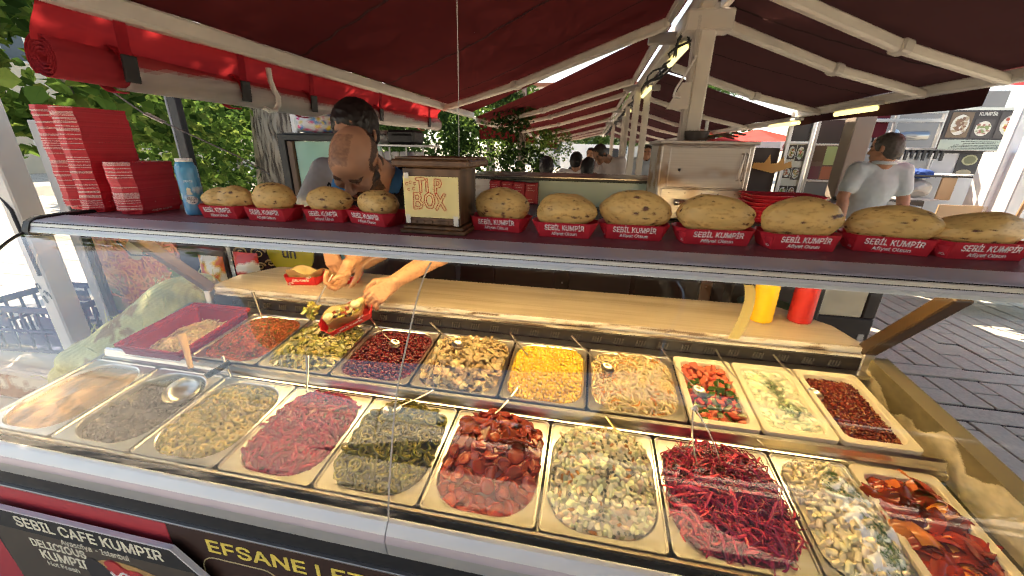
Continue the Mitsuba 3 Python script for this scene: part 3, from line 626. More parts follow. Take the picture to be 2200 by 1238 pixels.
def heap_surface(P, hf, na=96, nr=26, amp=0.0, freq=60, color=None, seed=0, m=.002):
    lp = rrect(P['ow']-2*m, P['oL']-2*m, max(P['r']-m, .005), na); rr = np.linspace(0.02, 1, nr)
    uv = rr[:, None, None]*lp[None]+[P['w']/2, P['L']/2]
    u, v = uv[..., 0], uv[..., 1]; h = hf(u, v)
    if amp: h = h+amp*(meshkit.fbm(np.stack([u*freq, v*freq, u*0+seed], -1), 4, seed)-.5)*2
    return mv(loft(np.stack([u, v, h], -1), True, False) if False else loft(np.stack([u, v, h], -1)[::1], True, False), P['M'])
def scatter(P, hf, n, dmin, m=.006, region=None):
    """points spread over the opening, none closer than dmin (on the map)"""
    pts = []; cell = {}; tries = 0
    while len(pts) < n and tries < n*30:
        tries += 1
        u, v = rng.uniform(0, P['w']), rng.uniform(0, P['L'])
        if inside(P, u, v) < m or (region and not region(u, v)): continue
        c = (int(u/dmin), int(v/dmin)); ok = True
        for i in (-1, 0, 1):
            for j in (-1, 0, 1):
                for q in cell.get((c[0]+i, c[1]+j), ()):
                    if (q[0]-u)**2+(q[1]-v)**2 < dmin*dmin: ok = False
        if ok: cell.setdefault(c, []).append((u, v)); pts.append((u, v))
    return pts
def rrot(tilt=180):
    a = rng.uniform(0, 360); t = rng.uniform(-tilt, tilt); b = rng.uniform(0, 360)
    return (rot([0, 0, 1], a)@rot([1, 0, 0], t)@rot([0, 0, 1], b))
def spread(P, hf, variants, layers, tilt, parent, pname, parts, bsdf, smooth, size=(.85, 1.15), normal=True, region=None, m=.006, jit=.002):
    """pieces laid over the heap: layers = [(count, spacing, height offset)]; the highest become parts, the rest one part of stuff"""
    items = []
    for n, d, dz in layers:
        pts = np.array(scatter(P, hf, n, d, m, region)).reshape(-1, 2)
        if not len(pts): continue
        u, v = pts.T; e = .004; h0 = hf(u, v); gx, gy = (hf(u+e, v)-h0)/e, (hf(u, v+e)-h0)/e
        for i in range(len(pts)):
            R = frame([0, 0, 0], [1, 0, gx[i]], [0, 1, gy[i]])
            M = P['M']@tr(u[i], v[i], h0[i]+dz+rng.uniform(-jit, jit))@R@rrot(tilt)@sc(rng.uniform(*size))
            items.append((dz+rng.uniform(0, .003), rng.integers(len(variants)), M))
    items.sort(key=lambda t: -t[0])
    shapes = [shape((v, f), bsdf, c, smooth) for v, f, c in variants]
    for _, vi, M in items[:parts]: place(pname, shapes[vi], M, parent)
    rest = items[parts:]
    if rest:
        V, F, Cc, o = [], [], [], 0
        for _, vi, M in rest:
            v, f, c = variants[vi]; V.append(np.asarray(v)@M[:3, :3].T+M[:3, 3]); F.append(np.asarray(f)+o); Cc.append(np.broadcast_to(c, (len(v), 3))); o += len(v)
        add(pname+'_pieces', (np.vstack(V), np.vstack(F)), bsdf, np.vstack(Cc), smooth, parent, kind='stuff')
def dome(P, hmax, base=-.012, p=2.2, cx=.5, cy=.5, sx=1.0, sy=1.0):
    def f(u, v):
        a = np.abs(np.asarray(u)/P['w']-cx)*2/sx; b = np.abs(np.asarray(v)/P['L']-cy)*2/sy
        return base+hmax*np.clip(1-a**p, 0, 1)*np.clip(1-b**p, 0, 1)
    return f
def wob(f, amp, fr, seed=0):
    return lambda u, v: f(u, v)+amp*(meshkit.fbm(np.stack([np.asarray(u)*fr, np.asarray(v)*fr, np.asarray(u)*0+seed], -1), 2, seed)-.5)*2
def food(name, label, kind=None, P=None, hf=None, color=None, bsdf='moist', amp=.002, freq=60, na=96, nr=26, seed=0, m=.002, group=None):
    k = thing(name, label, 'food', group, kind)
    scene[k] = shape(heap_surface(P, hf, na, nr, amp, freq, seed=seed, m=m), bsdf, color, True)
    return k
# ---- piece shapes, each (vertices, triangles, colours)
def ico(sub=1):
    s = trimesh.creation.icosphere(sub); return np.array(s.vertices), np.array(s.faces)
def tint(c, s=.15): return np.clip(np.array(c)*(1+rng.normal(0, s))*np.clip(1+rng.normal(0, s*.35, 3), .6, 1.4), 0, 1)
def bean(c):
    v, f = ico(2); v = v*[.0102, .0058, .0052]; v[:, 1] += 18*v[:, 0]**2; v[:, 1] += .0008*np.exp(-(v[:, 0]/.002)**2)*(v[:, 1] > 0)
    return v, f, np.tile(tint(c, .3), (len(v), 1))
def kernel(c):
    v, f = ico(1); w = .75+.35*(v[:, 0:1]+1)/2; v = np.hstack([v[:, :1]*.0060, v[:, 1:2]*w*.0056, v[:, 2:]*w*.0046]); v = np.sign(v)*np.abs(v)
    cc = np.tile(tint(c, .14), (len(v), 1)); cc[v[:, 0] < -.0035] = [.80, .66, .30]; return v, f, cc
def ring(ro, ri, th, cskin, cface, n=16, oval=1.0, seeds=None, inner=None):
    pr = [(ro, -th/2), (ro*1.02, 0), (ro, th/2), (ri, th/2), (ri, -th/2), (ro, -th/2)]
    v, f = lathe(pr, n); rad = np.hypot(v[:, 0], v[:, 1]); c = np.where((rad > ro*.93)[:, None], cskin, cface)
    o = [(v, f, c)]
    if inner is not None:
        for q in range(3):
            a = q*2.09+rng.uniform(0, 1); b, bf = box(0, ri*1.02, -ro*.09, ro*.09, -th*.28, th*.28, .0004); b = b@rot([0, 0, 1], math.degrees(a))[:3, :3].T
            o.append((b, bf, np.tile(inner, (len(b), 1))))
        for q in range(seeds or 0):
            a, rr = rng.uniform(0, 6.28), ri*rng.uniform(.25, .75); b, bf = ico(0); b = b*[.0022, .0018, .0011]+[rr*math.cos(a), rr*math.sin(a), 0]
            o.append((b, bf, np.tile([.62, .52, .22], (len(b), 1))))
    v, f = cat(*[(a, b) for a, b, _ in o]); v = v*[1, oval, 1]; v[:, 2] += .12*th*np.sin(v[:, 0]/ro*2)
    return v, f, np.vstack([np.broadcast_to(cc, (len(a), 3)) for a, _, cc in o])
def disc(r, th, cskin, cface):
    v, f = lathe([(0.0003, -th/2), (r*.9, -th/2), (r, -th*.25), (r, th*.25), (r*.9, th/2), (r*.5, th/2*1.05), (.0003, th/2)], 18)
    rad = np.hypot(v[:, 0], v[:, 1]); n = vfbm(v+rng.uniform(0, 9), 190, 2)[:, None]
    c = np.where((rad > r*.88)[:, None], cskin, np.array(cface)*(.75+.55*n)); v = v.copy(); v[:, 2] += .0016*np.sin(v[:, 0]/r*2.2+rng.uniform(0, 6)); return v*[1, rng.uniform(.85, 1), 1], f, c
def chip(a, b, c, col, k=.35, two=None):
    v, f = box(-a/2, a/2, -b/2, b/2, -c/2, c/2, min(a, b, c)*.18); v = v*(1+rng.normal(0, k*.35, (1, 3)))+rng.normal(0, 1, (len(v), 3))*np.array([a, b, c])*.05
    v = v.copy(); v[:, 0] += v[:, 2]*rng.normal(0, k); v[:, 1] += v[:, 0]*rng.normal(0, k*.4)
    cc = np.tile(tint(col, .18), (len(v), 1))
    if two is not None: cc[v[:, 2] > c*.2] = two
    return v, f, cc
def shred(L, w, th, col, curl=1.0, n=7, s=.22):
    t = np.linspace(-.5, .5, n); a = rng.normal(0, curl, 3)
    p = np.stack([t*L, L*.18*np.sin(a[0]*3*t+a[1])*2*np.abs(a[0])**.5, L*.14*np.sin(2.5*t+a[2])], 1)
    v, f = tube(p, np.r_[.35, np.ones(n-2), .35]*w/2, 5, True, flat=th/w); cc = np.tile(tint(col, s), (len(v), 1)); return v, f, cc
def mush(c):
    R = rng.uniform(.0135, .0195)
    a = np.linspace(math.pi*-.05, math.pi*1.05, 11); cap_ = [(R*math.cos(t), R*.75*math.sin(t)) for t in a]
    poly = cap_+[(-R*.35, -R*.18), (-R*.30, -R*.95), (R*.30, -R*.95), (R*.35, -R*.18)]
    v, f = extrude(sg.Polygon(poly).buffer(.0008).simplify(.0004), -.0022, .0022); v = v.copy(); bend = rng.normal(0, 22)
    cc = np.tile(tint(c, .16), (len(v), 1)); out = np.hypot(v[:, 0], v[:, 1]) > R*.9; cc[out] *= .62
    v[:, 2] += bend*v[:, 0]**2+rng.normal(0, 10)*v[:, 1]**2; return v, f, np.clip(cc, 0, 1)
def pipe(c):
    n = 5; t = np.linspace(-.5, .5, n); r, ri, L = .0062, .0040, .019; cv = rng.uniform(.1, .6); pts = np.stack([t*L, cv*L*(t*t), 0*t], 1)
    v1, f1 = tube(pts, r, 9, False); v2, f2 = tube(pts, ri, 9, False); k = len(v1); e = np.arange(9); e2 = (e+1) % 9; q = (n-1)*9
    f = np.vstack([f1, f2[:, ::-1]+k, np.stack([e2, e, e+k], 1), np.stack([e2, e+k, e2+k], 1), np.stack([q+e, q+e2, q+e+k], 1), np.stack([q+e2, q+e2+k, q+e+k], 1)])
    return np.vstack([v1, v2]), f, np.tile(tint(c, .08), (2*k, 1))
def flake(R, col, bend=1.0, th=.0022):
    n = 7; g = np.linspace(-1, 1, n); a, b = np.meshgrid(g, g, indexing='ij'); w = .75+.3*rng.random()
    x = a*R*(1-.25*b*b*rng.uniform(-1, 1)); y = b*R*w*(1-.3*a*a*rng.uniform(-.3, 1)); z = R*bend*(.45*np.sin(2*a+rng.uniform(0, 6))*.6+.35*np.sin(2.2*b+rng.uniform(0, 6)))
    v, f = slab(np.stack([x, y, z], -1), th); return v, f, np.tile(tint(col, .25), (len(v), 1))
S1, S2 = 'moist', 'gloss'

GP_ = 'steel food pans in the counter'
FX = [-1.725, -1.447, -1.169, -.891, -.613, -.334, -.053, .230, .520, .706, .905]
def fpan(i, what, **k): return pan('F', FX[i], FX[i+1], .320, k.pop('rim', .014), k.pop('r', .088), 'steel', k.pop('col', STEEL), what, group=GP_, **k)
# front row, left to right
P = fpan(0, 'steel pan at the left end of the front row, full of brown sauce')
food('brown_sauce', 'smooth brown sauce with paler streaks filling the leftmost front pan', 'stuff', P, wob(dome(P, .012, -.014), .004, 14), lambda v: np.array([.38, .22, .095])*np.clip(.4+2.6*(vfbm(v*[1.5, .7, 1], 26, 4)[:, None]-.28), .3, 1.7), 'gloss', .0016, 40, 120, 40)
P = fpan(1, 'steel pan of black sauce with a ladle, second in the front row')
kb = food('black_sauce', 'black glossy sauce with dark olive bits in the second front pan', 'stuff', P, wob(dome(P, .006, -.022), .003, 20), lambda v: np.array([.018, .017, .020])*(.6+1.6*vfbm(v, 60, 3)[:, None]), 'gloss', .002, 70, 120, 40)
spread(P, dome(P, .006, -.020), [ring(.008, .0035, .005, (.012, .01, .012), (.05, .035, .045), 12) for _ in range(4)], [(150, .012, .0)], 60, kb, 'olive_ring', 60, 'gloss', 30)
P = fpan(2, 'steel pan of sliced green olives, third in the front row')
hf = wob(dome(P, .030, -.018, 2.0, .55, .45), .004, 16, 2)
k = food('green_olives', 'heap of green olive rings in the third front pan', None, P, hf, (.17, .13, .035), 'gloss', .002, 60)
ol = [ring(.0115*q, .0050*q, .0088, tint((.30, .25, .055), .15), tint((.52, .40, .13), .12), 14, rng.uniform(.9, 1)) for q in (.9, 1, 1.1, 1, .95, 1.05)]
spread(P, hf, ol, [(250, .0160, .002), (170, .020, .007)], 55, k, 'olive_ring', 300, 'gloss', True)
P = fpan(3, 'steel pan of grated beetroot between the olives and the green peppers')
hf = wob(dome(P, .052, -.016, 2.0, .52, .55), .006, 16, 3)
k = food('grated_beetroot', 'heap of dark crimson beetroot pieces in the fourth front pan', 'stuff', P, hf, (.10, .006, .018), 'moist', .004, 90)
bt = [chip(.030*q, .0085, .005, (.25, .008, .045), .4) for q in (.7, 1, 1.2, .9, .8)]+[shred(.034, .0075, .005, (.30, .010, .05)) for _ in range(6)]
spread(P, hf, bt, [(560, .0085, .001), (300, .012, .006)], 40, k, 'piece', 0, 'moist', 35)
P = fpan(4, 'steel pan of pickled green pepper rings left of the glass seam')
hf = wob(dome(P, .052, -.016, 2.0, .5, .56), .006, 14, 4)
k = food('pepper_rings', 'heap of pickled dark green pepper rings in the fifth front pan', None, P, hf, (.05, .045, .008), 'gloss', .003, 60)
jl = [ring(.0180*q, .0122*q, .0065, tint((.120, .115, .012), .2), tint((.30, .27, .045), .15), 18, rng.uniform(.82, 1), 4, (.34, .28, .07)) for q in (.75, .85, .95, 1, 1.1, 1.15, 1.2, .9)]
spread(P, hf, jl, [(170, .0205, .002), (110, .025, .010)], 75, k, 'pepper_ring', 300, 'gloss', 30)
P = fpan(5, 'steel pan of sausage slices right of the glass seam')
hf0 = dome(P, .068, -.020, 1.8, .52, .66, 1.0, .95)
hf = wob(lambda u, v: hf0(u, v)-.05*np.clip(.22-np.asarray(v)/P['L'], 0, 1), .006, 14, 5)
k = food('sausage_slices', 'heap of red sausage slices glistening with oil in the sixth front pan', None, P, hf, (.24, .045, .025), 'gloss', .003, 60)
ss = [disc(.0180*q, .006, tint((.26, .020, .012), .15), tint((.46, .072, .038), .15)) for q in (.85, .95, 1, 1.05, 1.1, 1.2)]
spread(P, hf, ss, [(180, .0200, .002), (110, .026, .009)], 65, k, 'sausage_slice', 300, 'gloss', 35)
P = fpan(6, 'steel pan of creamy olive salad between sausage and red cabbage')
hf = wob(dome(P, .076, -.014, 2.2, .5, .55), .006, 16, 6)
def mayocol(v):
    a = vfbm(v, 75, 3)[:, None]; b = vfbm(v+5, 120, 2)[:, None]; c = np.where(a > .66, [[.14, .125, .10]], [[.74, .66, .46]]); c = np.where((a < .66) & (a > .61), [[.42, .37, .26]], c); return np.where(b > .74, [[.52, .22, .06]], c)
k = food('olive_salad', 'mound of creamy salad with dark olive and carrot bits in the seventh front pan', 'stuff', P, hf, mayocol, 'moist', .006, 70, 240, 80)
spread(P, hf, [chip(.008, .006, .004, (.11, .10, .08), .5) for _ in range(2)]+[chip(.015, .011, .008, (.76, .67, .45), .5) for _ in range(10)]+[chip(.012, .008, .005, (.52, .22, .06), .5), chip(.009, .008, .006, (.28, .27, .15), .5)], [(560, .0090, .001)], 80, k, 'bit', 0, 'moist', 35)
P = fpan(7, 'steel pan of shredded red cabbage with tongs standing in it')
hf = wob(dome(P, .074, -.018, 2.0, .5, .52), .008, 14, 7)
k = food('red_cabbage', 'mound of shredded crimson red cabbage in the eighth front pan', 'stuff', P, hf, (.12, .008, .022), 'moist', .004, 60)
cb = [shred(rng.uniform(.028, .060), rng.uniform(.004, .0075), .0018, c, 1.2, 8, .3) for c in [(.40, .013, .05)]*8+[(.25, .008, .045)]*8+[(.52, .035, .075)]*4]
spread(P, hf, cb, [(760, .0082, .002), (480, .0105, .008), (120, .020, .014)], 35, k, 'shred', 0, 'moist', True)
P = fpan(8, 'narrow steel pan of pasta salad with dill, right of the red cabbage', r=.06)
hf = wob(dome(P, .052, -.014, 2.4, .5, .5), .005, 18, 8)
k = food('pasta_salad', 'mound of pale yellow pasta salad with yogurt and dill in the ninth front pan', 'stuff', P, hf, lambda v: np.where((vfbm(v, 22, 3)[:, None] > .52) & (v[:, :1] > .60), [[.80, .79, .74]], [[.66, .58, .36]]), 'moist', .003, 60, 150, 50)
spread(P, hf, [pipe(c) for c in [(.76, .66, .40)]*4+[(.80, .73, .52)]*3], [(330, .0132, .003), (190, .0165, .009)], 80, k, 'pasta_tube', 0, 'moist', 40)
dl = [shred(rng.uniform(.010, .02), .0011, .0009, (.055, .115, .022), 1.3, 5, .3) for _ in range(10)]
dz = lambda u, v: (abs(u-.105) < .016+.02*math.sin(v*40) and .17 < v < .26) or (abs(u-.13+.1*(v-.1)) < .022 and .03 < v < .14)
spread(P, hf, dl, [(420, .0022, .013)], 40, k, 'dill', 0, 'matte', True, region=dz)
spread(P, hf, [flake(.018, (.84, .83, .80), .5, .004) for _ in range(5)], [(26, .016, .010)], 25, k, 'yogurt', 0, 'moist', True, region=lambda u, v: u > .085 and v < .22)
MEL = (.76, .66, .47)
GM = 'cream melamine trays in the counter'
P = pan('F', FX[9], FX[10], .320, .021, .020, 'satin', MEL, 'cream tray of roasted red peppers at the right end of the front row', 'melamine_tray', 'tray', GM, 28, .004, .06, .002)
hf = wob(dome(P, .010, -.020, 4), .007, 18, 9)
k = food('roasted_peppers', 'dark red roasted pepper pieces in oil in the cream front tray', None, P, hf, lambda v: np.array([.20, .022, .010])*(.6+.8*vfbm(v, 40, 3)[:, None]), 'gloss', .004, 50)
spread(P, hf, [flake(rng.uniform(.022, .038), c, .6) for c in [(.30, .026, .012)]*6+[(.20, .018, .010)]*4+[(.42, .13, .025)]*2], [(90, .020, .002), (45, .030, .008)], 30, k, 'pepper_piece', 220, 'gloss', True)
# back row, left to right
def bpan(x0, x1, what, **k): return pan('B', x0, x1, .310, k.pop('rim', .013), k.pop('r', .062), 'steel', STEEL, what, group=GP_, **k)
w = .27
k = thing('red_tub', 'deep red plastic tub of grated cheese at the left end of the back row', 'tub')
def tub(w, L, H):
    lp = lambda a, b, z: np.c_[rrect(a, b, .012, 24), np.full(24, z)]+[w/2, L/2, 0]
    return loft([lp(w-.02, L-.02, -H*.7), lp(w-.006, L-.006, .022), lp(w+.012, L+.012, .024), lp(w+.012, L+.012, .033), lp(w, L, .034), lp(w-.004, L-.004, .028), lp(w-.012, L-.012, -.01), lp(w-.014, L-.014, -.012), lp(w-.03, L-.03, -H*.62)], True, True)
Mt = rowM('B', -1.63, -.02, 0)
scene[k] = shape(mv(tub(.272, .315, .11), Mt), 'satin', (.30, .014, .022), 25)
P = dict(k=k, w=.272, L=.315, M=Mt, ow=.25, oL=.29, r=.012)
hf = wob(dome(P, .030, -.050, 2, .5, .35), .008, 14, 11)
k = food('grated_cheese', 'grated pale yellow cheese lying in the red tub', 'stuff', P, hf, (.55, .42, .19), 'matte', .004, 50)
spread(P, hf, [shred(rng.uniform(.02, .045), .0032, .0028, (.74, .60, .32), 1.1, 6, .12) for _ in range(10)], [(520, .0085, .002), (360, .010, .006), (60, .02, .012)], 25, k, 'strand', 0, 'satin', True)
P = bpan(-1.352, -1.076, 'steel pan of red bulgur salad right of the red tub', r=.07)
hf = wob(dome(P, .038, -.012, 2.2), .005, 20, 12)
bf = k = food('bulgur_salad', 'mound of fine brick red bulgur salad in the back row', 'stuff', P, hf, lambda v: np.array([.33, .085, .040])*np.clip(.35+3.2*(vfbm(v, 70, 4)[:, None]-.3), .3, 1.8)*np.where(vfbm(v+3, 50, 2)[:, None] > .68, [[.5, .9, .5]], [[1, 1, 1]]), 'matte', .0055, 110, 260, 90)
spread(P, hf, [chip(.0055, .0045, .004, c, .6) for c in ((.34, .085, .04), (.26, .06, .03), (.42, .13, .06), (.36, .09, .04), (.30, .14, .05), (.10, .12, .03))], [(1100, .0062, .001)], 90, bf, 'grain', 0, 'satin', 40)
P = bpan(-1.076, -.797, 'steel pan of chopped pickles under the red paper tray held by the man')
hf = wob(dome(P, .038, -.012, 2.2), .005, 18, 13)
k = food('chopped_pickles', 'heap of chopped pale green pickles in the back row', 'stuff', P, hf, (.19, .17, .05), 'gloss', .003, 60)
spread(P, hf, [chip(.019*q, .015, .0045, c, .5) for q in (.8, 1, 1.2) for c in ((.40, .345, .115), (.30, .27, .07), (.50, .44, .20), (.22, .22, .06))], [(380, .0115, .002), (220, .015, .008)], 55, k, 'piece', 0, 'gloss', 40)
P = bpan(-.797, -.515, 'steel pan of kidney beans crossed by the glass seam')
hf = wob(dome(P, .022, -.020, 2.2), .003, 18, 14)
k = food('kidney_beans', 'heap of dark red kidney beans in the back row', None, P, hf, (.05, .005, .006), 'gloss', .002, 60)
spread(P, hf, [bean((.115, .010, .014)) for _ in range(8)], [(380, .0115, .002), (220, .0150, .007)], 45, k, 'bean', 300, 'gloss', True)
P = bpan(-.515, -.222, 'steel pan of sliced mushrooms right of the kidney beans')
hf = wob(dome(P, .045, -.014, 2.1), .006, 16, 15)
k = food('mushroom_slices', 'heap of pale brown mushroom slices in the back row', None, P, hf, (.34, .24, .10), 'moist', .003, 60)
spread(P, hf, [mush((.62, .46, .23)) for _ in range(9)], [(220, .0180, .003), (130, .023, .010)], 60, k, 'mushroom_slice', 300, 'moist', 35)
P = bpan(-.222, .045, 'steel pan of yellow sweetcorn in the back row')
hf = wob(dome(P, .034, -.014, 2.2), .004, 20, 16)
k = food('sweetcorn', 'heap of bright yellow sweetcorn kernels in the back row', None, P, hf, (.62, .38, .03), 'gloss', .002, 60)
spread(P, hf, [kernel((.86, .58, .045)) for _ in range(8)], [(700, .0080, .002), (420, .0105, .006)], 80, k, 'kernel', 300, 'gloss', True)
P = bpan(.045, .330, 'steel pan of coleslaw between the sweetcorn and the diced tomato', r=.075)
hf = wob(dome(P, .045, -.012, 2.2), .006, 16, 17)
k = food('coleslaw', 'mound of creamy shredded coleslaw with carrot in the back row', 'stuff', P, hf, (.60, .46, .22), 'moist', .004, 50)
spread(P, hf, [shred(rng.uniform(.014, .034), rng.uniform(.004, .007), .002, (.76, .62, .34), 1.1, 7, .12) for _ in range(12)]+[shred(.025, .004, .002, (.72, .30, .06), 1.1) for _ in range(2)], [(620, .0085, .002), (380, .011, .007)], 35, k, 'shred', 0, 'moist', True)
def wtray(x0, x1, what, h=.006): return pan('B', x0, x1, .312, .020, .022, 'satin', MEL, what, 'melamine_tray', 'tray', GM, 28, h, .06, .002)
P = wtray(.331, .517, 'cream tray of diced tomato and cucumber in the back row')
hf = wob(dome(P, .012, -.024, 3, .5, .6), .005, 18, 18)
k = food('diced_salad', 'diced tomato and cucumber in the first cream back tray', None, P, hf, (.30, .04, .02), 'gloss', .003, 50)
tm = [chip(.021, .019, .013, (.48, .045, .020), .5, (.60, .15, .08)) for _ in range(6)]; cu = [chip(.019, .018, .012, (.66, .62, .28), .3, (.045, .09, .015)) for _ in range(5)]
spread(P, hf, tm, [(80, .0185, .003), (30, .028, .010)], 70, k, 'tomato_cube', 170, 'gloss', 35, region=lambda u, v: v < .07 or v > .19 or u < .05)
spread(P, hf, cu, [(44, .0205, .008)], 80, k, 'cucumber_cube', 120, 'gloss', 35, region=lambda u, v: .03 < v < .2)
spread(P, hf, tm, [(44, .020, .003)], 70, k, 'tomato_cube', 100, 'gloss', 35, region=lambda u, v: .07 < v < .19)
P = wtray(.518, .706, 'cream tray of yogurt sprinkled with dill, middle of the three cream back trays')
hf = wob(dome(P, .006, -.012, 4), .003, 24, 19)
k = food('yogurt_dip', 'white yogurt with a green stripe of chopped dill in the middle cream tray', 'stuff', P, hf, lambda v: np.array([.76, .73, .55])*np.clip(.78+.9*(vfbm(v, 34, 4)[:, None]-.3), .7, 1.05), 'moist', .0022, 40, 150, 60)
spread(P, hf, dl, [(520, .0024, .002)], 20, k, 'dill', 0, 'matte', True, size=(.4, .8), region=lambda u, v: abs(u-.10-.25*(.17-v)*.3) < .018+.012*math.sin(v*70) and .07 < v < .26)
spread(P, hf, dl, [(620, .0042, .001)], 20, k, 'dill_fleck', 0, 'matte', True, size=(.25, .55))
spread(P, hf, [flake(.011, (.78, .74, .55), .5, .004) for _ in range(5)], [(150, .011, -.001)], 25, k, 'lump', 0, 'moist', True)
P = wtray(.707, .897, 'cream tray of red chilli paste at the right end of the back row')
hf = wob(dome(P, .010, -.020, 5), .003, 24, 20)
k = food('chilli_paste', 'coarse dark red chilli paste in the rightmost cream back tray', 'stuff', P, hf, lambda v: np.array([.135, .017, .010])*np.clip(.3+3.4*(vfbm(v, 75, 4)[:, None]-.3), .25, 1.9), 'moist', .0045, 90, 200, 80)

spread(P, hf, [chip(.006, .005, .003, c, .6) for c in ((.16, .02, .011), (.10, .012, .008), (.24, .035, .018), (.30, .10, .04))], [(700, .0062, .0005)], 70, k, 'bit', 0, 'moist', 40)
# ---- spoons, tongs and the ladle
def spoon(label, b, t, bowl=True, col=(.56, .54, .51), r=.0032, name='serving_spoon', catg='spoon', bl=.030, bw=.019):
    b, t = np.array(b, float), np.array(t, float); d = t-b; L = np.linalg.norm(d); d /= L
    k = thing(name, label, catg, 'spoons in the food pans' if catg == 'spoon' else None)
    s = np.linspace(0, 1, 10); up = np.array([0, -.12, .99]); side = np.cross(d, up); side /= np.linalg.norm(side); nn = np.cross(side, d)
    pts = b+np.outer(.02+s*(L-.02), d)+np.outer(.006*np.sin(s*np.pi), -nn)
    v, f = tube(pts, r*(.75+.75*s**2), 8, True, flat=.5)
    add('handle', (v, f), 'steel', col, True, k)
    if bowl:
        g = np.linspace(-1, 1, 11); a, c = np.meshgrid(g, g, indexing='ij'); q = np.clip(np.sqrt(np.maximum(0, 1-.0*a)), 0, 1)
        disc_ = np.stack([a*np.sqrt(1-c*c/2), c*np.sqrt(1-a*a/2)], -1)
        dep = (1-(disc_**2).sum(-1))*.008
        Pb = b+(disc_[..., 0:1]*bl-.012)*(d*.8-.0*nn)+disc_[..., 1:2]*bw*side-dep[..., None]*nn+.004*nn
        add('bowl', slab(Pb, .0012), 'steel', col, True, k)
    return k
def H(p, dz): return (p[0], p[1]-dz*.12, p[2]+dz)
spoon('dark handled spoon standing in the bulgur salad', (-1.227, 1.186, .915), (-1.301, 1.237, 1.02), False, (.22, .20, .19), .004)
spoon('shiny steel spoon lying on the kidney beans', (-.646, 1.137, .918), (-.787, 1.235, .957))
spoon('steel spoon resting on the mushroom slices', (-.414, 1.151, .935), (-.553, 1.262, .952))
spoon('steel spoon standing in the sweetcorn', (-.147, 1.141, .915), (-.243, 1.265, .945), False, (.40, .36, .32))
spoon('steel spoon leaning in the coleslaw', (.099, 1.124, .925), (-.018, 1.265, .955), True, (.55, .52, .48))
spoon('steel spoon lying on the diced tomato and cucumber', (.376, 1.102, .895), (.291, 1.295, .935))
spoon('steel spoon leaning in the yogurt tray', (.514, 1.167, .90), (.484, 1.325, .930), False)
spoon('steel spoon lying in the chilli paste', (.723, 1.166, .895), (.668, 1.325, .932))
spoon('steel spoon standing in the green olives', (-1.098, .898, .85), (-1.204, .971, .885), False, (.5, .48, .46), .004)
spoon('steel spoon standing in the beetroot', (-.809, .875, .845), (-.884, .994, .915), False, (.62, .60, .50), .0045)
spoon('large steel spoon resting across the green pepper rings', (-.504, .863, .862), (-.395, 1.017, .872), True, (.78, .76, .72), .004, bl=.034, bw=.023)
spoon('steel spoon standing in the sausage slices', (-.222, .888, .855), (-.166, 1.026, .880), False, (.72, .68, .60), .004)
spoon('gold tinted spoon standing in the olive salad', (.146, .873, .855), (.072, 1.020, .872), False, (.80, .62, .26), .0045)
spoon('steel spoon half buried in the pasta salad', (.524, .886, .86), (.487, 1.000, .862), False)
spoon('long steel fork lying in the roasted peppers', (.726, .884, .815), (.746, 1.09, .870), True, bl=.03, bw=.012)
k = thing('tongs', 'steel salad tongs standing in the red cabbage', 'tongs')
for q, (b, n_) in enumerate((((.318, .800, .850), 2), ((.372, .815, .855), 3))):
    b = np.array(b); t = np.array([.290, .845, 1.005]); m = (b+t)/2+np.array([(-.022, .012)[q], 0, .012])
    s = np.linspace(0, 1, 12)[:, None]; c = (1-s)**2*b+2*s*(1-s)*m+s*s*t
    add('arm', tube(c, np.linspace(.0045, .0055, 12), 8, True, flat=.35), 'steel', (.74, .71, .68), True, k)
    for i in range(3): add('tine', tube(np.array([b+[(i-1)*.006, 0, .018], b+[(i-1)*.0075, -.004, -.012]]), .0016, 5), 'steel', (.74, .71, .68), True, k)
add('bend', tube(np.array([[.286, .846, .998], [.292, .846, 1.010], [.298, .848, .998]]), .0048, 6), 'steel', (.74, .71, .68), True, k)
k = thing('ladle', 'big round steel ladle with a black handle lying on the black sauce', 'ladle')
a_ = np.linspace(0, np.pi/2, 9)
add('bowl', mv(slab(np.array([[[.052*math.cos(t)*math.cos(p), .052*math.cos(t)*math.sin(p), -.034*math.sin(t)] for t in a_] for p in np.linspace(0, 2*np.pi, 33)]), .0015), rowM('F', -1.225, .215, .028)@rot([1, 0, 0], 12)), 'steel', (.50, .49, .48), True, k)
add('handle', tube(np.array([[-1.20, .895, .853], [-1.175, .93, .866], [-1.16, .955, .878]]), .010, 8), 'satin', (.02, .02, .02), True, k)
k = thing('wooden_spatula', 'pale wooden spatula leaning on the row divider behind the black sauce', 'spatula')
add('spatula', tube(np.array([[-1.30, .93, .85], [-1.345, .965, .90], [-1.375, .985, .945]]), [.008, .010, .013], 8, True, flat=.4), 'satin', (.66, .42, .20), True, k)
